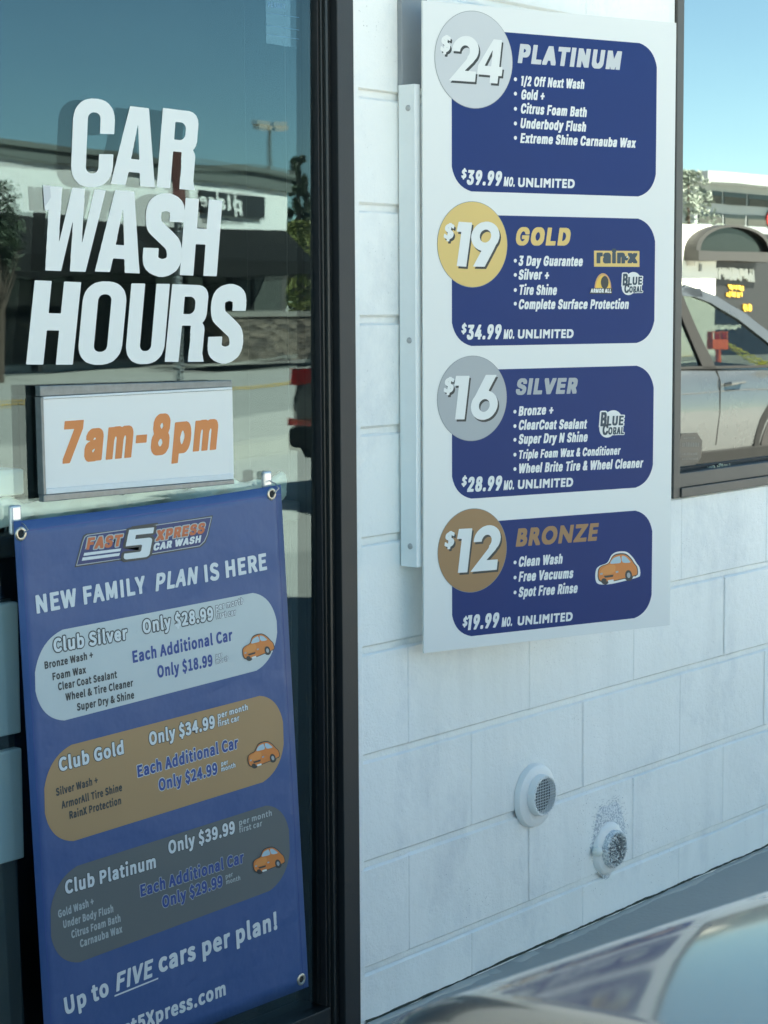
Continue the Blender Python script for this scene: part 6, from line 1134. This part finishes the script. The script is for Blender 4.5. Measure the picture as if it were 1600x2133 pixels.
m = MB(); m.box(-1.9, .80, CX-.80, CX+.80, .24, .30); m.box(.45, .81, CX-.82, CX+.82, .30, .80); m.box(-1.9, -1.3, CX-.8, CX+.8, .30, .78); m.build('cabin_trim', M['trim'], own, bevel=.02)
for y in (CX-.38, CX+.38):
    m = MB(); m.box(-.75, -.25, y-.24, y+.24, .30, .52); m.obox((-.80, y, .72), (.06, 0, .0), (0, .23, 0), (-.07, 0, .26)); m.build('seat', M['seat'], own, bevel=.04)
for x in (1.75, -1.15):
    for s in (1, -1): wheel(x, CX+s*.862, .32, .20, s, own)
for s in (1, -1):
    m = MB(); m.lathe((2.44, CX+s*.60, .70), (1, s*.25, .25), [(-.03, .11), (.06, .10), (.10, .06), (.11, 0)], 20); m.build('headlight', M['lamp_clear'], own, smooth=True)
m = MB(); m.box(2.52, 2.60, CX-.42, CX+.42, .40, .58); m.build('grille', M['trim'], own, bevel=.02)

# --- the pewter car mirrored in both windows
SWD = 1.82; HW = SWD/2; SX, XK, SY = 0.0, 0.85, HW
PHI = R(8.0)                                  # it is turning in towards the building
_h, _n = Vector((math.cos(PHI), math.sin(PHI), 0)), Vector((-math.sin(PHI), math.cos(PHI), 0))
def car_spot():
    best = None
    for i in range(400):                       # rear right corner and door seam at their mirrored places
        y = -3.0-i*.02
        rr = refl(588, 800, (0, 1, 0), (0, y, 0), PANE_L); c = Vector((rr.x, rr.y, 0))+_n*HW
        s_ = c+_n*HW+_h*2.79*XK; t_ = refl(1500, 870, (0, 1, 0), (0, s_.y, 0), PANE_R)
        e = abs(t_.x-s_.x)
        if best is None or e < best[0]: best = (e, c)
    return best[1]
CAR_AT = car_spot()
suv = empty('pewter_car', CAR_AT, 'pewter grey hatchback mirrored in the windows, red tail lamps towards the door', 'car', rz=PHI)
C2 = 0.0
stn = [(0.0, .78, .40, .74), (.03, .83, .33, .80), (.12, .88, .28, .855), (.35, .91, .25, .885), (.8, .918, .24, .905), (1.6, .912, .23, .91), (2.6, .902, .23, .91), (3.35, .895, .23, .905), (3.95, .885, .24, .90), (4.3, .82, .25, .87), (4.5, .75, .28, .82), (4.62, .64, .33, .74), (4.68, .55, .40, .62)]
rg = []
for s, zt, zb, w in stn:
    L = [(w-.07, zb), (w-.02, zb+.05), (w, zb+.16), (w+.005, (zb+zt)/2+.05), (w-.004, zt-.16), (w-.014, zt-.12), (w-.018, zt-.055), (w-.045, zt-.012), (w-.085, zt), (w*.5, zt+(.02 if s > 3.4 else 0)), (0, zt+(.03 if s > 3.4 else 0))]
    a = [Vector((SX+s*XK, C2+y, z)) for y, z in L]; rg.append(a+[Vector((p.x, 2*C2-p.y, p.z)) for p in a[::-1][1:]])
m = MB(); n = len(rg[0])
m.add([p for r in rg for p in r], [(i*n+k, i*n+k+1, (i+1)*n+k+1, (i+1)*n+k) for i in range(len(rg)-1) for k in range(n-1)])
m.add(rg[0], [tuple(range(n))]); m.add(rg[-1], [tuple(range(n-1, -1, -1))])
m.build('body', M['paint_suv'], suv, smooth=True)
m = MB()
def rf(u, v):
    s = .38+2.66*u; y = (v-.5)*2*.60
    return Vector((SX+s*XK, C2+y, 1.512-.020*abs(v-.5)**2*4-.055*(abs(u-.42)/.58)**2.2))
m.grid(rf, 14, 8)
b0 = len(m.v); m.grid(lambda u, v: rf(u, v)-Vector((0, 0, .035)), 14, 8)
rfo = m.build('roof', M['paint_suv'], suv, smooth=True)
ZB = .905
def side(s, z, sg):                            # a point on the raked cabin side
    t = (z-ZB)/(1.46-ZB); return Vector((SX+s*XK, C2+sg*(.848+(.605-.848)*t), z))
for sg in (1, -1):
    inn = Vector((0, -sg*.035, 0))
    def bar(pts, nm, mt):
        q = MB(); P = [side(s, z, sg) for s, z in pts]; q.prism(P if sg < 0 else P[::-1], inn); return q.build(nm, mt, suv, bevel=.004)
    bar([(3.88, ZB), (4.02, ZB), (3.76, 1.115), (3.47, 1.280), (3.16, 1.402), (2.80, 1.478), (2.72, 1.432), (3.06, 1.358), (3.34, 1.243), (3.61, 1.090)], 'front_pillar', M['paint_suv'])
    bar([(2.66, ZB), (2.82, ZB), (2.72, 1.46), (2.60, 1.46)], 'centre_pillar', M['trim'])
    bar([(1.55, ZB), (1.62, ZB), (1.62, 1.46), (1.55, 1.46)], 'window_divider', M['trim'])
    bar([(.22, ZB), (.62, ZB), (.95, 1.45), (.42, 1.44)], 'rear_pillar', M['paint_suv'])
    q = MB(); N = 20
    A = [(.42+2.56*i/N, 1.432+.052*math.sin(math.pi*min(1, .12+.76*i/N))) for i in range(N+1)]
    P = [side(s, z, sg) for s, z in A]+[side(s, z-.055, sg) for s, z in A[::-1]]
    q.prism(P if sg > 0 else P[::-1], inn); q.build('roof_rail', M['paint_suv'], suv)
    bar([(.25, ZB-.004), (3.98, ZB-.004), (3.96, ZB+.016), (.26, ZB+.016)], 'window_trim', M['trim'])
    for s0, s1, t0, t1 in ((2.83, 3.88, 2.73, 2.96), (1.63, 2.65, 1.63, 2.59), (.64, 1.54, .96, 1.54)):
        q = MB(); P = [side(s0, ZB+.015, sg), side(s1, ZB+.015, sg)]+([side(3.60, 1.092, sg), side(3.33, 1.245, sg), side(3.05, 1.36, sg)] if s1 > 3 else [side(t1, 1.43, sg)])+[side(t0, 1.437, sg)]
        P = [p-Vector((0, sg*.015, 0)) for p in P]; q.add(P, [tuple(range(len(P)))]); q.build('side_window', M['car_glass'], suv)
    for s in (2.86, 1.70):
        q = MB(); yy = C2+sg*(.905)
        q.tube([(SX+s*XK, yy-sg*.02, .792), (SX+s*XK+.02, yy+sg*.028, .798), (SX+s*XK+.18, yy+sg*.028, .806), (SX+s*XK+.21, yy-sg*.02, .802)], [.012, .016, .016, .012], 10); q.build('door_handle', M['paint_suv'], suv, smooth=True)
    for s, s2 in ((2.79, 2.74), (1.55, 1.50)):
        q = MB(); q.tube([(SX+s*XK, C2+sg*.868, ZB-.01), (SX+s*XK, C2+sg*.9012, .82), (SX+s*XK-.005, C2+sg*.9125, .62), (SX+s2*XK, C2+sg*.909, .40)], .0045, 6); q.build('door_seam', M['trim'], suv)
    q = MB(); q.tube([(SX+.50*XK, C2+sg*.895, .775), (SX+1.8*XK, C2+sg*.9065, .755), (SX+3.6*XK, C2+sg*.897, .745)], .006, 6); q.build('swage_line', M['paint_suv'], suv, smooth=True)
    q = MB(); q.box(SX+.9*XK, SX+3.5*XK, C2+sg*.895-.02, C2+sg*.895+.02, .24, .36); q.build('sill_trim', M['trim'], suv, bevel=.01)
    q = MB(); q.obox((SX+3.75*XK, C2+sg*1.0, .99), (.05, 0, 0), (0, .10, 0), (0, 0, .065)); q.build('door_mirror', M['paint_suv'], suv, bevel=.03)
    q = MB()                                    # wrap-round tail lamp
    P = [(-.012, .50, .895), (-.012, .70, .885), (.05, .86, .88), (.36, .905, .875), (.30, .914, .80), (.05, .875, .765), (-.012, .72, .765), (-.012, .50, .80)]
    V = [Vector((SX+a, C2+sg*b, z)) for a, b, z in P]; q.add(V, [(0, 1, 6, 7), (1, 2, 5, 6), (2, 3, 4, 5)] if sg < 0 else [(7, 6, 1, 0), (6, 5, 2, 1), (5, 4, 3, 2)]); q.build('tail_lamp', M['lamp_red'], suv)
    q = MB(); q.box(SX-.035, SX-.008, C2+sg*.66-.13, C2+sg*.66+.13, .50, .545); q.build('rear_reflector', M['lamp_red'], suv)
    q = MB(); q.box(SX+4.50*XK, SX+4.63*XK, C2+sg*.62-.14, C2+sg*.62+.14, .60, .71); q.build('headlight', M['lamp_clear'], suv, bevel=.02)
q = MB(); q.add([(SX+.05*XK, C2-.74, ZB), (SX+.05*XK, C2+.74, ZB), (SX+.40*XK, C2+.58, 1.43), (SX+.40*XK, C2-.58, 1.43)], [(0, 3, 2, 1)]); q.build('rear_window', M['car_glass'], suv)
q = MB(); q.add([(SX+4.0*XK, C2-.80, ZB), (SX+4.0*XK, C2+.80, ZB), (SX+3.04*XK, C2+.57, 1.44), (SX+3.04*XK, C2-.57, 1.44)], [(0, 1, 2, 3)]); q.build('windscreen', M['car_glass'], suv)
q = MB(); q.obox((SX+.33*XK, C2, 1.465), (.12, 0, .01), (0, .58, 0), (0, 0, .014)); q.build('spoiler', M['trim'], suv, bevel=.008)
q = MB(); q.box(SX-.03, SX+.10*XK, C2-.80, C2+.80, .34, .49); q.build('rear_bumper', M['trim'], suv, bevel=.03)
q = MB(); q.box(SX-.010, SX+.03*XK, C2-.28, C2+.28, .66, .80); r_ = q.build('plate_recess', M['trim'], suv); q = MB(); q.box(SX-.018, SX-.0105, C2-.16, C2+.16, .68, .78); q.build('number_plate', M['plate'], r_)
for y in (C2-.38, C2+.38):
    for x in (1.35, 2.45):
        q = MB(); q.obox((SX+x*XK, y, 1.0), (.05, 0, 0), (0, .22, 0), (-.08, 0, .26)); q.build('seat', M['seat'], suv, bevel=.05)
for x in (.88, 3.72):
    for sg in (1, -1): wheel(SX+x*XK, C2+sg*.912, .33, .21, sg, suv)
    for sg in (1, -1):
        q = MB(); q.lathe((SX+x*XK, C2+sg*.9085, .33), (0, sg, 0), [(0, .40), (.004, .40), (.004, .34), (0, .34)], 32); q.build('wheel_arch', M['trim'], suv)

# ================================================================== ACROSS THE STREET (seen mirrored in the door glass)
class MPlane(Plane):
    """a vertical plane across the street, addressed by the pixels of its mirror image"""
    def __init__(s, o, u, v, pane): Plane.__init__(s, o, u, v); s.pane = pane
    def uv(s, px, py):
        p = refl(px, py, s.n, s.o, s.pane)-s.o
        return Vector((p.dot(s.u), p.dot(s.v)))
UP = Vector((0, 0, 1))
F0 = refl(597, 744, UP, (0, 0, 0), PANE_L)
FP = MPlane(F0, -SD, UP, PANE_L)                # local u runs to the left as one faces it from the car wash... i.e. along -street
FO = lambda off: MPlane(F0+SN*off, -SD, UP, PANE_L)
def fp(px, py, off=0.0): q = FO(off); a = q.uv(px, py); return a
M['stucco'] = mat('white_stucco', (.62, .63, .60), rough=.8, var=.06, vscale=.8, bump=.5, bscale=30)
M['parapet'] = mat('grey_green_parapet', (.085, .10, .09), rough=.7, var=.1, vscale=.6)
M['awning'] = mat('black_awning_cloth', (.012, .013, .013), rough=.9, var=.2, vscale=2, spec=.08)
M['dark_glass'] = mat('dark_shop_glass', (.012, .015, .015), rough=.08, var=.2, vscale=.7, spec=.3)
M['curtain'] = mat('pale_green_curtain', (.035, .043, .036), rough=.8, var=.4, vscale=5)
M['black_sign'] = mat('black_sign_board', (.012, .014, .015), rough=.5)
M['grey_letter'] = mat('grey_lettering', (.22, .23, .22), rough=.6)
def stone_mat():
    m_ = mat('rough_brown_stone', (.16, .135, .11), rough=.9); nt = m_.node_tree; b_ = nt.nodes['Principled BSDF']
    tc = nt.nodes.new('ShaderNodeTexCoord'); mp = nt.nodes.new('ShaderNodeMapping'); mp.inputs['Scale'].default_value = (1, 1, 2.4); vo = nt.nodes.new('ShaderNodeTexVoronoi'); vo.inputs['Scale'].default_value = 3.2
    rp = nt.nodes.new('ShaderNodeValToRGB'); rp.color_ramp.elements[0].color = (.035, .03, .025, 1); rp.color_ramp.elements[1].color = (.15, .122, .092, 1)
    bp = nt.nodes.new('ShaderNodeBump'); bp.inputs['Distance'].default_value = .08
    nt.links.new(tc.outputs['Object'], mp.inputs[0]); nt.links.new(mp.outputs[0], vo.inputs['Vector']); nt.links.new(vo.outputs['Color'], rp.inputs[0]); nt.links.new(rp.outputs[0], b_.inputs['Base Color']); nt.links.new(vo.outputs['Distance'], bp.inputs['Height']); nt.links.new(bp.outputs[0], b_.inputs['Normal'])
    return m_
M['stone'] = stone_mat()
shop = empty('street_shop', F0, 'low white shop across the street with grey parapet, black awning and name board', 'shop')
zt = fp(588, 370).y; zp = fp(588, 396).y; za = fp(590, 481).y; uR = 0.0; uL = 34.0
def sbox(m, u0, u1, o0, o1, z0, z1):            # box in shop coordinates: u along -street, o outwards
    c = F0-SD*((u0+u1)/2)+SN*((o0+o1)/2)+UP*((z0+z1)/2-F0.z)
    return m.obox(c, -SD*((u1-u0)/2), SN*((o1-o0)/2), UP*((z1-z0)/2))
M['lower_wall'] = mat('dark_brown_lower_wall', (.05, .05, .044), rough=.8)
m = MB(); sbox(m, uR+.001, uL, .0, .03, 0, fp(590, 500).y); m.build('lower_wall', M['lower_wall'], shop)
m = MB(); sbox(m, uR, uL, -12, -.001, 0, zp); shop_wall = m.build('wall', M['stucco'], shop)
m = MB(); sbox(m, uR-.05, uL, -12.05, .10, zp, zt); m.build('parapet', M['parapet'], shop)
m = MB(); sbox(m, uR-.12, uL, -12.1, .18, zt, zt+.12); m.build('coping', M['parapet'], shop)
a0 = fp(592, 481); ab = fp(655, 549, 2.0); al = ab.y
m = MB()
Pt = lambda u, o, z: F0-SD*u+SN*o+UP*(z-F0.z)
T0, T1 = Pt(a0.x, .02, za), Pt(uL, .02, za); B0, B1 = Pt(ab.x, 2.0, al), Pt(uL, 2.0, al); E0 = Pt(ab.x, .02, al)
m.add([T0, T1, B1, B0, E0, B0-UP*.28, B1-UP*.28, E0-UP*.28], [(0, 3, 2, 1), (0, 4, 3), (3, 5, 6, 2), (4, 7, 5, 3)]); m.build('awning', M['awning'], shop)
zw0, zw1 = .95, al+.25
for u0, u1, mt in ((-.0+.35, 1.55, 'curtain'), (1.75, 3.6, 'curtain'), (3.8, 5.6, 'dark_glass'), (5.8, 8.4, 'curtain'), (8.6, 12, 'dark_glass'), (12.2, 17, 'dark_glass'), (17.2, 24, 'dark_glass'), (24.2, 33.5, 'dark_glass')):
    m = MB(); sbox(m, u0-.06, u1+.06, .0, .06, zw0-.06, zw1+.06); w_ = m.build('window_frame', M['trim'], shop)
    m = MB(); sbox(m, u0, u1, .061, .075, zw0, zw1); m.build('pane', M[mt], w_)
for u in (1.65, 5.7, 12.1, 20):
    m = MB(); sbox(m, u-.07, u+.07, 1.7, 1.84, .15, al-.1); m.build('awning_post', M['trim'], shop)
s0, s1 = fp(542, 452), fp(415, 411)
m = MB(); sbox(m, s0.x, s1.x, .005, .09, s0.y, s1.y+.12); nb = m.build('name_board', M['black_sign'], shop)
NP = FO(.092)
text('name_lettering', NP, 'place', 'book', (509, 438.5), (417, 432), 27, M['stucco'], nb, .05, .004, d=-.015)
for px in (449, 485):
    e = fp(px, 430); m = MB(); sbox(m, e.x-.035, e.x+.035, .091, .096, s0.y, s1.y+.12); m.build('board_divider', M['stucco'], nb)
text('small_lettering', FO(.004), 'kitchen', 'book', (506, 464.5), (452, 462), 11, M['grey_letter'], nb, 0, .006)
text('small_lettering', FO(.004), 'bar', 'book', (441, 460.5), (419, 459.5), 11, M['grey_letter'], nb, 0, .006)
M['cap_stone'] = mat('grey_cap_stone', (.16, .155, .135), rough=.8, var=.3, vscale=2)
pw = empty('planter_wall', Pt(3, 2.2, .15), 'low brown stone planter wall under the black awning across the street', 'wall')
e0, e1 = fp(648, 722, 2.2), fp(508, 722, 2.2)
m = MB(); sbox(m, e0.x-1.2, fp(432, 700, 2.2).x, 2.0, 2.5, .15, .98); m.build('stone_face', M['stone'], pw)
m = MB(); sbox(m, e0.x-1.25, fp(432, 700, 2.2).x+.05, 1.95, 2.55, .98, 1.08); m.build('coping_stone', M['cap_stone'], pw)

def at_l(px, py, y): return refl(px, py, (0, 1, 0), (0, y, 0), PANE_L)
def at_r(px, py, y): return refl(px, py, (0, 1, 0), (0, y, 0), PANE_R)
# double-headed street lamp behind the shop
a = at_l(563, 268, -62); w = abs(at_l(592, 268, -62).x-at_l(529, 268, -62).x)
M['lamp_brown'] = mat('bronze_lamp_paint', (.30, .25, .18), rough=.6)
lp = empty('street_lamp', (a.x, a.y, 0), 'tall bronze street lamp with two box heads behind the shop', 'street lamp')
m = MB(); m.tube([(a.x, a.y, 0), (a.x, a.y, a.z)], [.11, .075], 10); m.build('pole', M['parapet'], lp, smooth=True)
for s in (-1, 1):
    m = MB(); m.obox((a.x+s*w*.27, a.y, a.z+.08), (w*.22, 0, s*.03), (0, .22, 0), (0, 0, .13)); hd = m.build('lamp_head', M['lamp_brown'], lp, bevel=.03)
    m = MB(); m.box(a.x+s*w*.27-w*.16, a.x+s*w*.27+w*.16, a.y-.15, a.y+.15, a.z-.075, a.z-.065); m.build('lens', M['lamp_clear'], hd)
# perforated sign post on the near pavement
a = at_l(372, 640, -9.5); t0 = at_l(372, 305, -9.5)
sp_ = empty('sign_post', (a.x, a.y, 0), 'perforated steel sign post with the dark red back of a narrow sign', 'sign post')
m = MB()
for s in (-1, 1): m.box(a.x+s*.020-.003, a.x+s*.020+.003, a.y-.022, a.y+.022, 0, t0.z-.1)
zz = 0.0
while zz < t0.z-.1: m.box(a.x-.017, a.x+.017, a.y-.022, a.y+.022, zz, zz+.022); zz += .042
m.build('post', M['steel'], sp_)
q0, q1 = at_l(353, 452, -9.5), at_l(388, 300, -9.5)
M['sign_red'] = mat('dark_red_sign_back', (.085, .028, .022), rough=.5, var=.2, vscale=8)
m = MB(); m.box(min(q0.x, q1.x), max(q0.x, q1.x), a.y+.023, a.y+.027, q0.z, q1.z); m.build('sign_plate', M['sign_red'], sp_)

# ---------------------------------------------------------------- trees
M['bark'] = mat('brown_bark', (.075, .055, .04), rough=.9, var=.3, vscale=8)
def leaf_mat(name, c):
    m_ = mat(name, c, rough=.6, var=.45, vscale=1.6); return m_
M['leaf_dark'] = leaf_mat('dark_green_leaves', (.030, .050, .022)); M['leaf_mid'] = leaf_mat('green_leaves', (.055, .085, .025)); M['leaf_yellow'] = leaf_mat('yellow_green_leaves', (.15, .17, .035)); M['leaf_pale'] = leaf_mat('grey_green_leaves', (.19, .235, .19))
def tree(name, p, h, rx, label, lm, n, kind, ls, group=None, zlow=.1):
    rnd = random.Random(int(abs(p.x*97+p.y*31)+n))
    rt = empty(name, (p.x, p.y, 0), label, 'tree' if 'tree' in name else 'shrub', group)
    m = MB(); m.tube([(p.x, p.y, 0), (p.x+.05*h*.1, p.y, h*.35), (p.x-.02*h*.1, p.y, h*.75), (p.x, p.y, h*.93)], [h*.028, h*.022, h*.012, h*.004], 8)
    if kind != 'cone':
        for k in range(6):
            t = rnd.uniform(0, 6.28); z = h*rnd.uniform(.2, .5)
            m.tube([(p.x, p.y, z), (p.x+rx*.4*math.cos(t), p.y+rx*.4*math.sin(t), z+h*.15), (p.x+rx*.75*math.cos(t), p.y+rx*.75*math.sin(t), z+h*.27)], [h*.012, h*.008, h*.003], 6)
    m.build('trunk', M['bark'], rt, smooth=True)
    m = MB(); cl = []
    for k in range(60):
        v = rnd.random(); t = rnd.uniform(0, 6.28)
        if kind == 'cone': z = zlow+(1-zlow)*v; r = (1-.78*v**1.3)*rx*rnd.uniform(.5, 1.0); cr = rx*.30*(1.15-.75*v)
        else: z = zlow+(1-zlow)*v; r = rx*math.sqrt(max(0, 1-(2*v-1)**2))*rnd.uniform(.35, 1.0); cr = rx*.34
        cl.append((Vector((p.x+r*math.cos(t), p.y+r*math.sin(t), z*h)), cr))
    for k in range(n):
        c, cr = cl[rnd.randrange(len(cl))]
        d = Vector((rnd.gauss(0, 1), rnd.gauss(0, 1), rnd.gauss(0, 1))); d = d.normalized()*cr*rnd.random()**.45; d.z *= 1.25
        q = c+d; q.z = min(q.z, h)
        a = Vector((rnd.gauss(0, 1), rnd.gauss(0, 1), rnd.gauss(0, .7))).normalized()*ls; b = a.cross(Vector((rnd.gauss(0, 1), rnd.gauss(0, 1), rnd.gauss(0, 1)))).normalized()*ls*.45
        m.add([q-a, q+b, q+a, q-b], [(0, 1, 2, 3)])
    m.build('crown', M[lm], rt)
    return rt
g = at_l(622, 470, -66); tp = at_l(620, 330, -66); g2 = at_l(652, 400, -66)
tree('conifer_tree', Vector((g.x, g.y, 0)), tp.z, abs(g2.x-g.x)*1.05, 'tall dark conifer tree beside the shop', 'leaf_dark', 5200, 'cone', .17, zlow=.16)
for px, y, lm, lab in ((640, -58, 'leaf_yellow', 'yellow green tree in front of the dark conifer'), (668, -60, 'leaf_mid', 'green tree right of the yellow green one behind the shop')):
    g = at_l(px, 560, y); tp = at_l(px, 462, y)
    tree('street_tree', Vector((g.x, g.y, 0)), tp.z, 2.1, lab, lm, 2600, 'round', .15, 'trees beside the shop', zlow=.12)
g = street_pt(0, 800); tp = refl(18, 385, (0, 1, 0), (0, g.y, 0), PANE_L)
tree('street_tree', Vector((g.x, g.y, 0)), tp.z, .42, 'slim dark bushy tree on the pavement left of the name board', 'leaf_dark', 1500, 'round', .05, zlow=.55)

# ================================================================== BEYOND THE MIRRORED WINDOW
Y1 = -24.0
wb0, wb1 = at_r(1330, 462, Y1), at_r(1492, 462, Y1)
M['sunny_white'] = mat('bright_white_render', (.78, .79, .72), rough=.8, var=.04, vscale=.7)
wbl = empty('white_shop', ((wb0.x+wb1.x)/2+4, Y1-3, 0), 'bright white shop with barrel canopy and dark glazed front in the right window', 'shop')
m = MB(); m.box(wb0.x, wb1.x, Y1-9, Y1, 0, wb0.z); m.build('wall', M['sunny_white'], wbl)
xr = wb1.x+16
m = MB(); m.box(wb1.x, xr, Y1-9, Y1-.15, 0, wb0.z-.15); m.build('dark_front', M['black_sign'], wbl)
a0, a1, at_ = at_r(1449, 522, Y1+.35), at_r(1612, 522, Y1+.35), at_r(1525, 468, Y1+.35)
M['canopy_dark'] = mat('dark_canopy_sheet', (.035, .036, .034), rough=.6)
cxm, rw, rh, zb = (a0.x+a1.x)/2, (a1.x-a0.x)/2, at_.z-a0.z, a0.z
m = MB(); N = 28; arc = lambda k, y, s=1.0: Vector((cxm-rw*s*math.cos(math.pi*k/N), y, zb+rh*s*math.sin(math.pi*k/N)))
m.add([arc(k, y) for y in (Y1+.35, Y1-.2) for k in range(N+1)], [(k, k+1, N+2+k, N+1+k) for k in range(N)])
m.add([arc(k, Y1+.35, s) for s in (1.0, .90) for k in range(N+1)], [(k, N+1+k, N+2+k, k+1) for k in range(N)])
cano = m.build('canopy', M['canopy_dark'], wbl)
m = MB(); m.add([arc(k, Y1+.2, .90) for k in range(N+1)], [tuple(range(N, -1, -1))]); m.build('canopy_end', M['dark_glass'], cano)
m = MB(); m.box(a0.x, a1.x, Y1-.1, Y1+.42, at_r(1525, 546, Y1+.35).z, zb); m.build('canopy_beam', M['canopy_dark'], wbl)
c0 = at_r(1452, 505, Y1+.1); c1 = at_r(1436, 528, Y1+.1)
m = MB(); m.box(c1.x, a0.x+.1, Y1+.01, Y1+.25, zb-.40, zb-.02); m.build('beam_cap', M['concrete'], wbl)
for p0, p1 in ((1512, 1543), (1548, 1575), (1579, 1600)):
    q0, q1 = at_r(p0, 544, Y1), at_r(p1, 531, Y1); m = MB(); m.box(q0.x, q1.x, Y1-.14, Y1-.10, min(q0.z, q1.z), max(q0.z, q1.z)); m.build('transom_light', M['curtain'], wbl)
M['shop_glow'] = mat('yellow_window_lettering', (.70, .42, .05), rough=.5)
def scrawl(p0, p1, n, mt, nm, seed):            # lettering too blurred to read: upright strokes of uneven height
    rn = random.Random(seed); mm = MB()
    for i in range(n):
        f = (i+rn.uniform(.1, .9))/n; px = p0[0]+(p1[0]-p0[0])*f; w = rn.uniform(1.5, 4)
        hy = rn.uniform(.35, 1); oy = rn.uniform(0, 1-hy); y0 = p0[1]+(p1[1]-p0[1])*oy; y1 = y0+(p1[1]-p0[1])*hy
        q0, q1 = at_r(px, y1, Y1), at_r(px+w, y0, Y1)
        mm.box(min(q0.x, q1.x), max(q0.x, q1.x), Y1-.14, Y1-.11+i*.0005, min(q0.z, q1.z), max(q0.z, q1.z))
    return mm.build(nm, mt, wbl)
scrawl((1498, 562), (1577, 586), 46, M['sunny_white'], 'window_writing', 1); scrawl((1522, 594), (1554, 606), 12, M['shop_glow'], 'window_writing', 2); scrawl((1520, 608), (1550, 620), 11, M['shop_glow'], 'window_writing', 3); scrawl((1553, 632), (1570, 648), 7, M['shop_glow'], 'window_writing', 4)
scrawl((1496, 673), (1545, 684), 26, M['sunny_white'], 'window_writing', 5)
m = MB(); q0 = at_r(1466, 560, Y1); m.box(q0.x-.3, q0.x-.18, Y1+.005, Y1+.03, q0.z-.1, q0.z+.1); m.build('wall_mark', M['grey_letter'], wbl)
# two-storey office behind
Y2 = -60.0
o0, o1 = at_r(1445, 395, Y2), at_r(1760, 340, Y2)
M['office'] = mat('pale_blue_grey_panel', (.27, .31, .31), rough=.6, var=.04, vscale=.3)
off = empty('office_block', (o0.x+10, Y2-5, 0), 'long two storey office block with window bands behind the white shop', 'office')
zz = [at_r(1560, y, Y2).z for y in (370, 390, 404, 428, 448, 470)]
m = MB(); m.box(o0.x, o0.x+45, Y2-14, Y2, 0, zz[1]); m.build('wall', M['office'], off)
m = MB(); m.box(o0.x-1.2, o0.x+46, Y2-15, Y2+1.6, zz[1], zz[0]); m.build('roof', M['office'], off)
for z1, z0 in ((zz[2], zz[3]), (zz[4], zz[5])):
    for k in range(12):
        x = o0.x+.4+k*3.2; m = MB(); m.box(x, x+3.0, Y2+.002, Y2+.05, z0, z1); f_ = m.build('window', M['dark_glass'], off)
        m = MB(); m.box(x+.1, x+2.9, Y2+.051, Y2+.06, z0, z0+(z1-z0)*.62); m.build('blind', M['curtain'], f_)
q = at_r(1597, 456, Y2); m = MB(); m.lathe((q.x+.45, Y2+.08, q.z), (0, 1, 0), [(0, .55), (.06, .55), (.06, 0)], 20)
M['red_disc'] = mat('red_sign_disc', (.55, .03, .03), rough=.5); m.build('round_sign', M['red_disc'], off)
g = at_r(1436, 470, -40); tp = at_r(1432, 358, -40)
tree('garden_tree', Vector((g.x-.2, g.y, 0)), tp.z, 1.15, 'pale grey green tree left of the office block', 'leaf_pale', 1500, 'round', .13, zlow=.3)
# orange stanchion with a yellow chain
a = at_r(1495, 688, -9.0); b = at_r(1495, 728, -9.0); w = abs(at_r(1511, 700, -9.0).x-at_r(1479, 700, -9.0).x)/2
M['safety_orange'] = mat('safety_orange_plastic', (.80, .13, .03), rough=.45); M['chain_yellow'] = mat('yellow_plastic_chain', (.72, .66, .03), rough=.45)
stn_ = empty('orange_stanchion', (a.x, a.y, 0), 'orange plastic stanchion holding a yellow chain behind the grey car', 'stanchion')
m = MB(); m.box(a.x-w, a.x+w, a.y-.04, a.y+.04, b.z, (a.z+b.z)/2+.015)
for s in (-1, 0, 1): m.box(a.x+s*(w-.012)-.011, a.x+s*(w-.012)+.011, a.y-.035, a.y+.035, (a.z+b.z)/2+.015, a.z-.012)
m.box(a.x-w, a.x+w, a.y-.04, a.y+.04, a.z-.012, a.z); m.build('head', M['safety_orange'], stn_, bevel=.006)
m = MB(); m.tube([(a.x, a.y, .04), (a.x, a.y, b.z)], .032, 12); m.build('post', M['safety_orange'], stn_, smooth=True)
m = MB(); m.lathe((a.x, a.y, 0), UP, [(.0, .20), (.03, .20), (.05, .16), (.06, .03), (.06, 0)], 20); m.build('base', M['trim'], stn_, smooth=True)
m = MB(); e = at_r(1640, 772, -8.6)
for strand in (0, 1):
    s0 = Vector((a.x+w*.8, a.y, (a.z*.5+b.z*.5)-.01)); s1 = e+Vector((0, -.15*strand, .05*strand)); L = (s1-s0).length; n = int(L/.052)
    for k in range(n):
        f = (k+.5)/n; c = s0.lerp(s1, f); c.z -= .05*(strand+.4)*4*f*(1-f); d = (s1-s0).normalized(); up = UP if k % 2 == 0 else d.cross(UP).normalized()
        up = (up-d*up.dot(d)).normalized()
        m.tube([c+d*(.036*math.cos(t))+up*(.020*math.sin(t)) for t in [2*math.pi*i/10 for i in range(10)]], .0062, 6, closed=True)
ch_ = m.build('plastic_chain', M['chain_yellow'], None, smooth=True); tag(ch_, 'yellow plastic chain of long links hanging from the orange stanchion', 'chain')
s2 = empty('orange_stanchion', (e.x, e.y, 0), 'plain orange post at the far end of the yellow chain', 'stanchion')
m = MB(); m.tube([(e.x, e.y-.05, .04), (e.x, e.y-.05, e.z+.08)], .032, 12); m.build('post', M['safety_orange'], s2, smooth=True)
m = MB(); m.lathe((e.x, e.y-.05, 0), UP, [(.0, .20), (.03, .20), (.05, .16), (.06, .03), (.06, 0)], 20); m.build('base', M['trim'], s2, smooth=True)
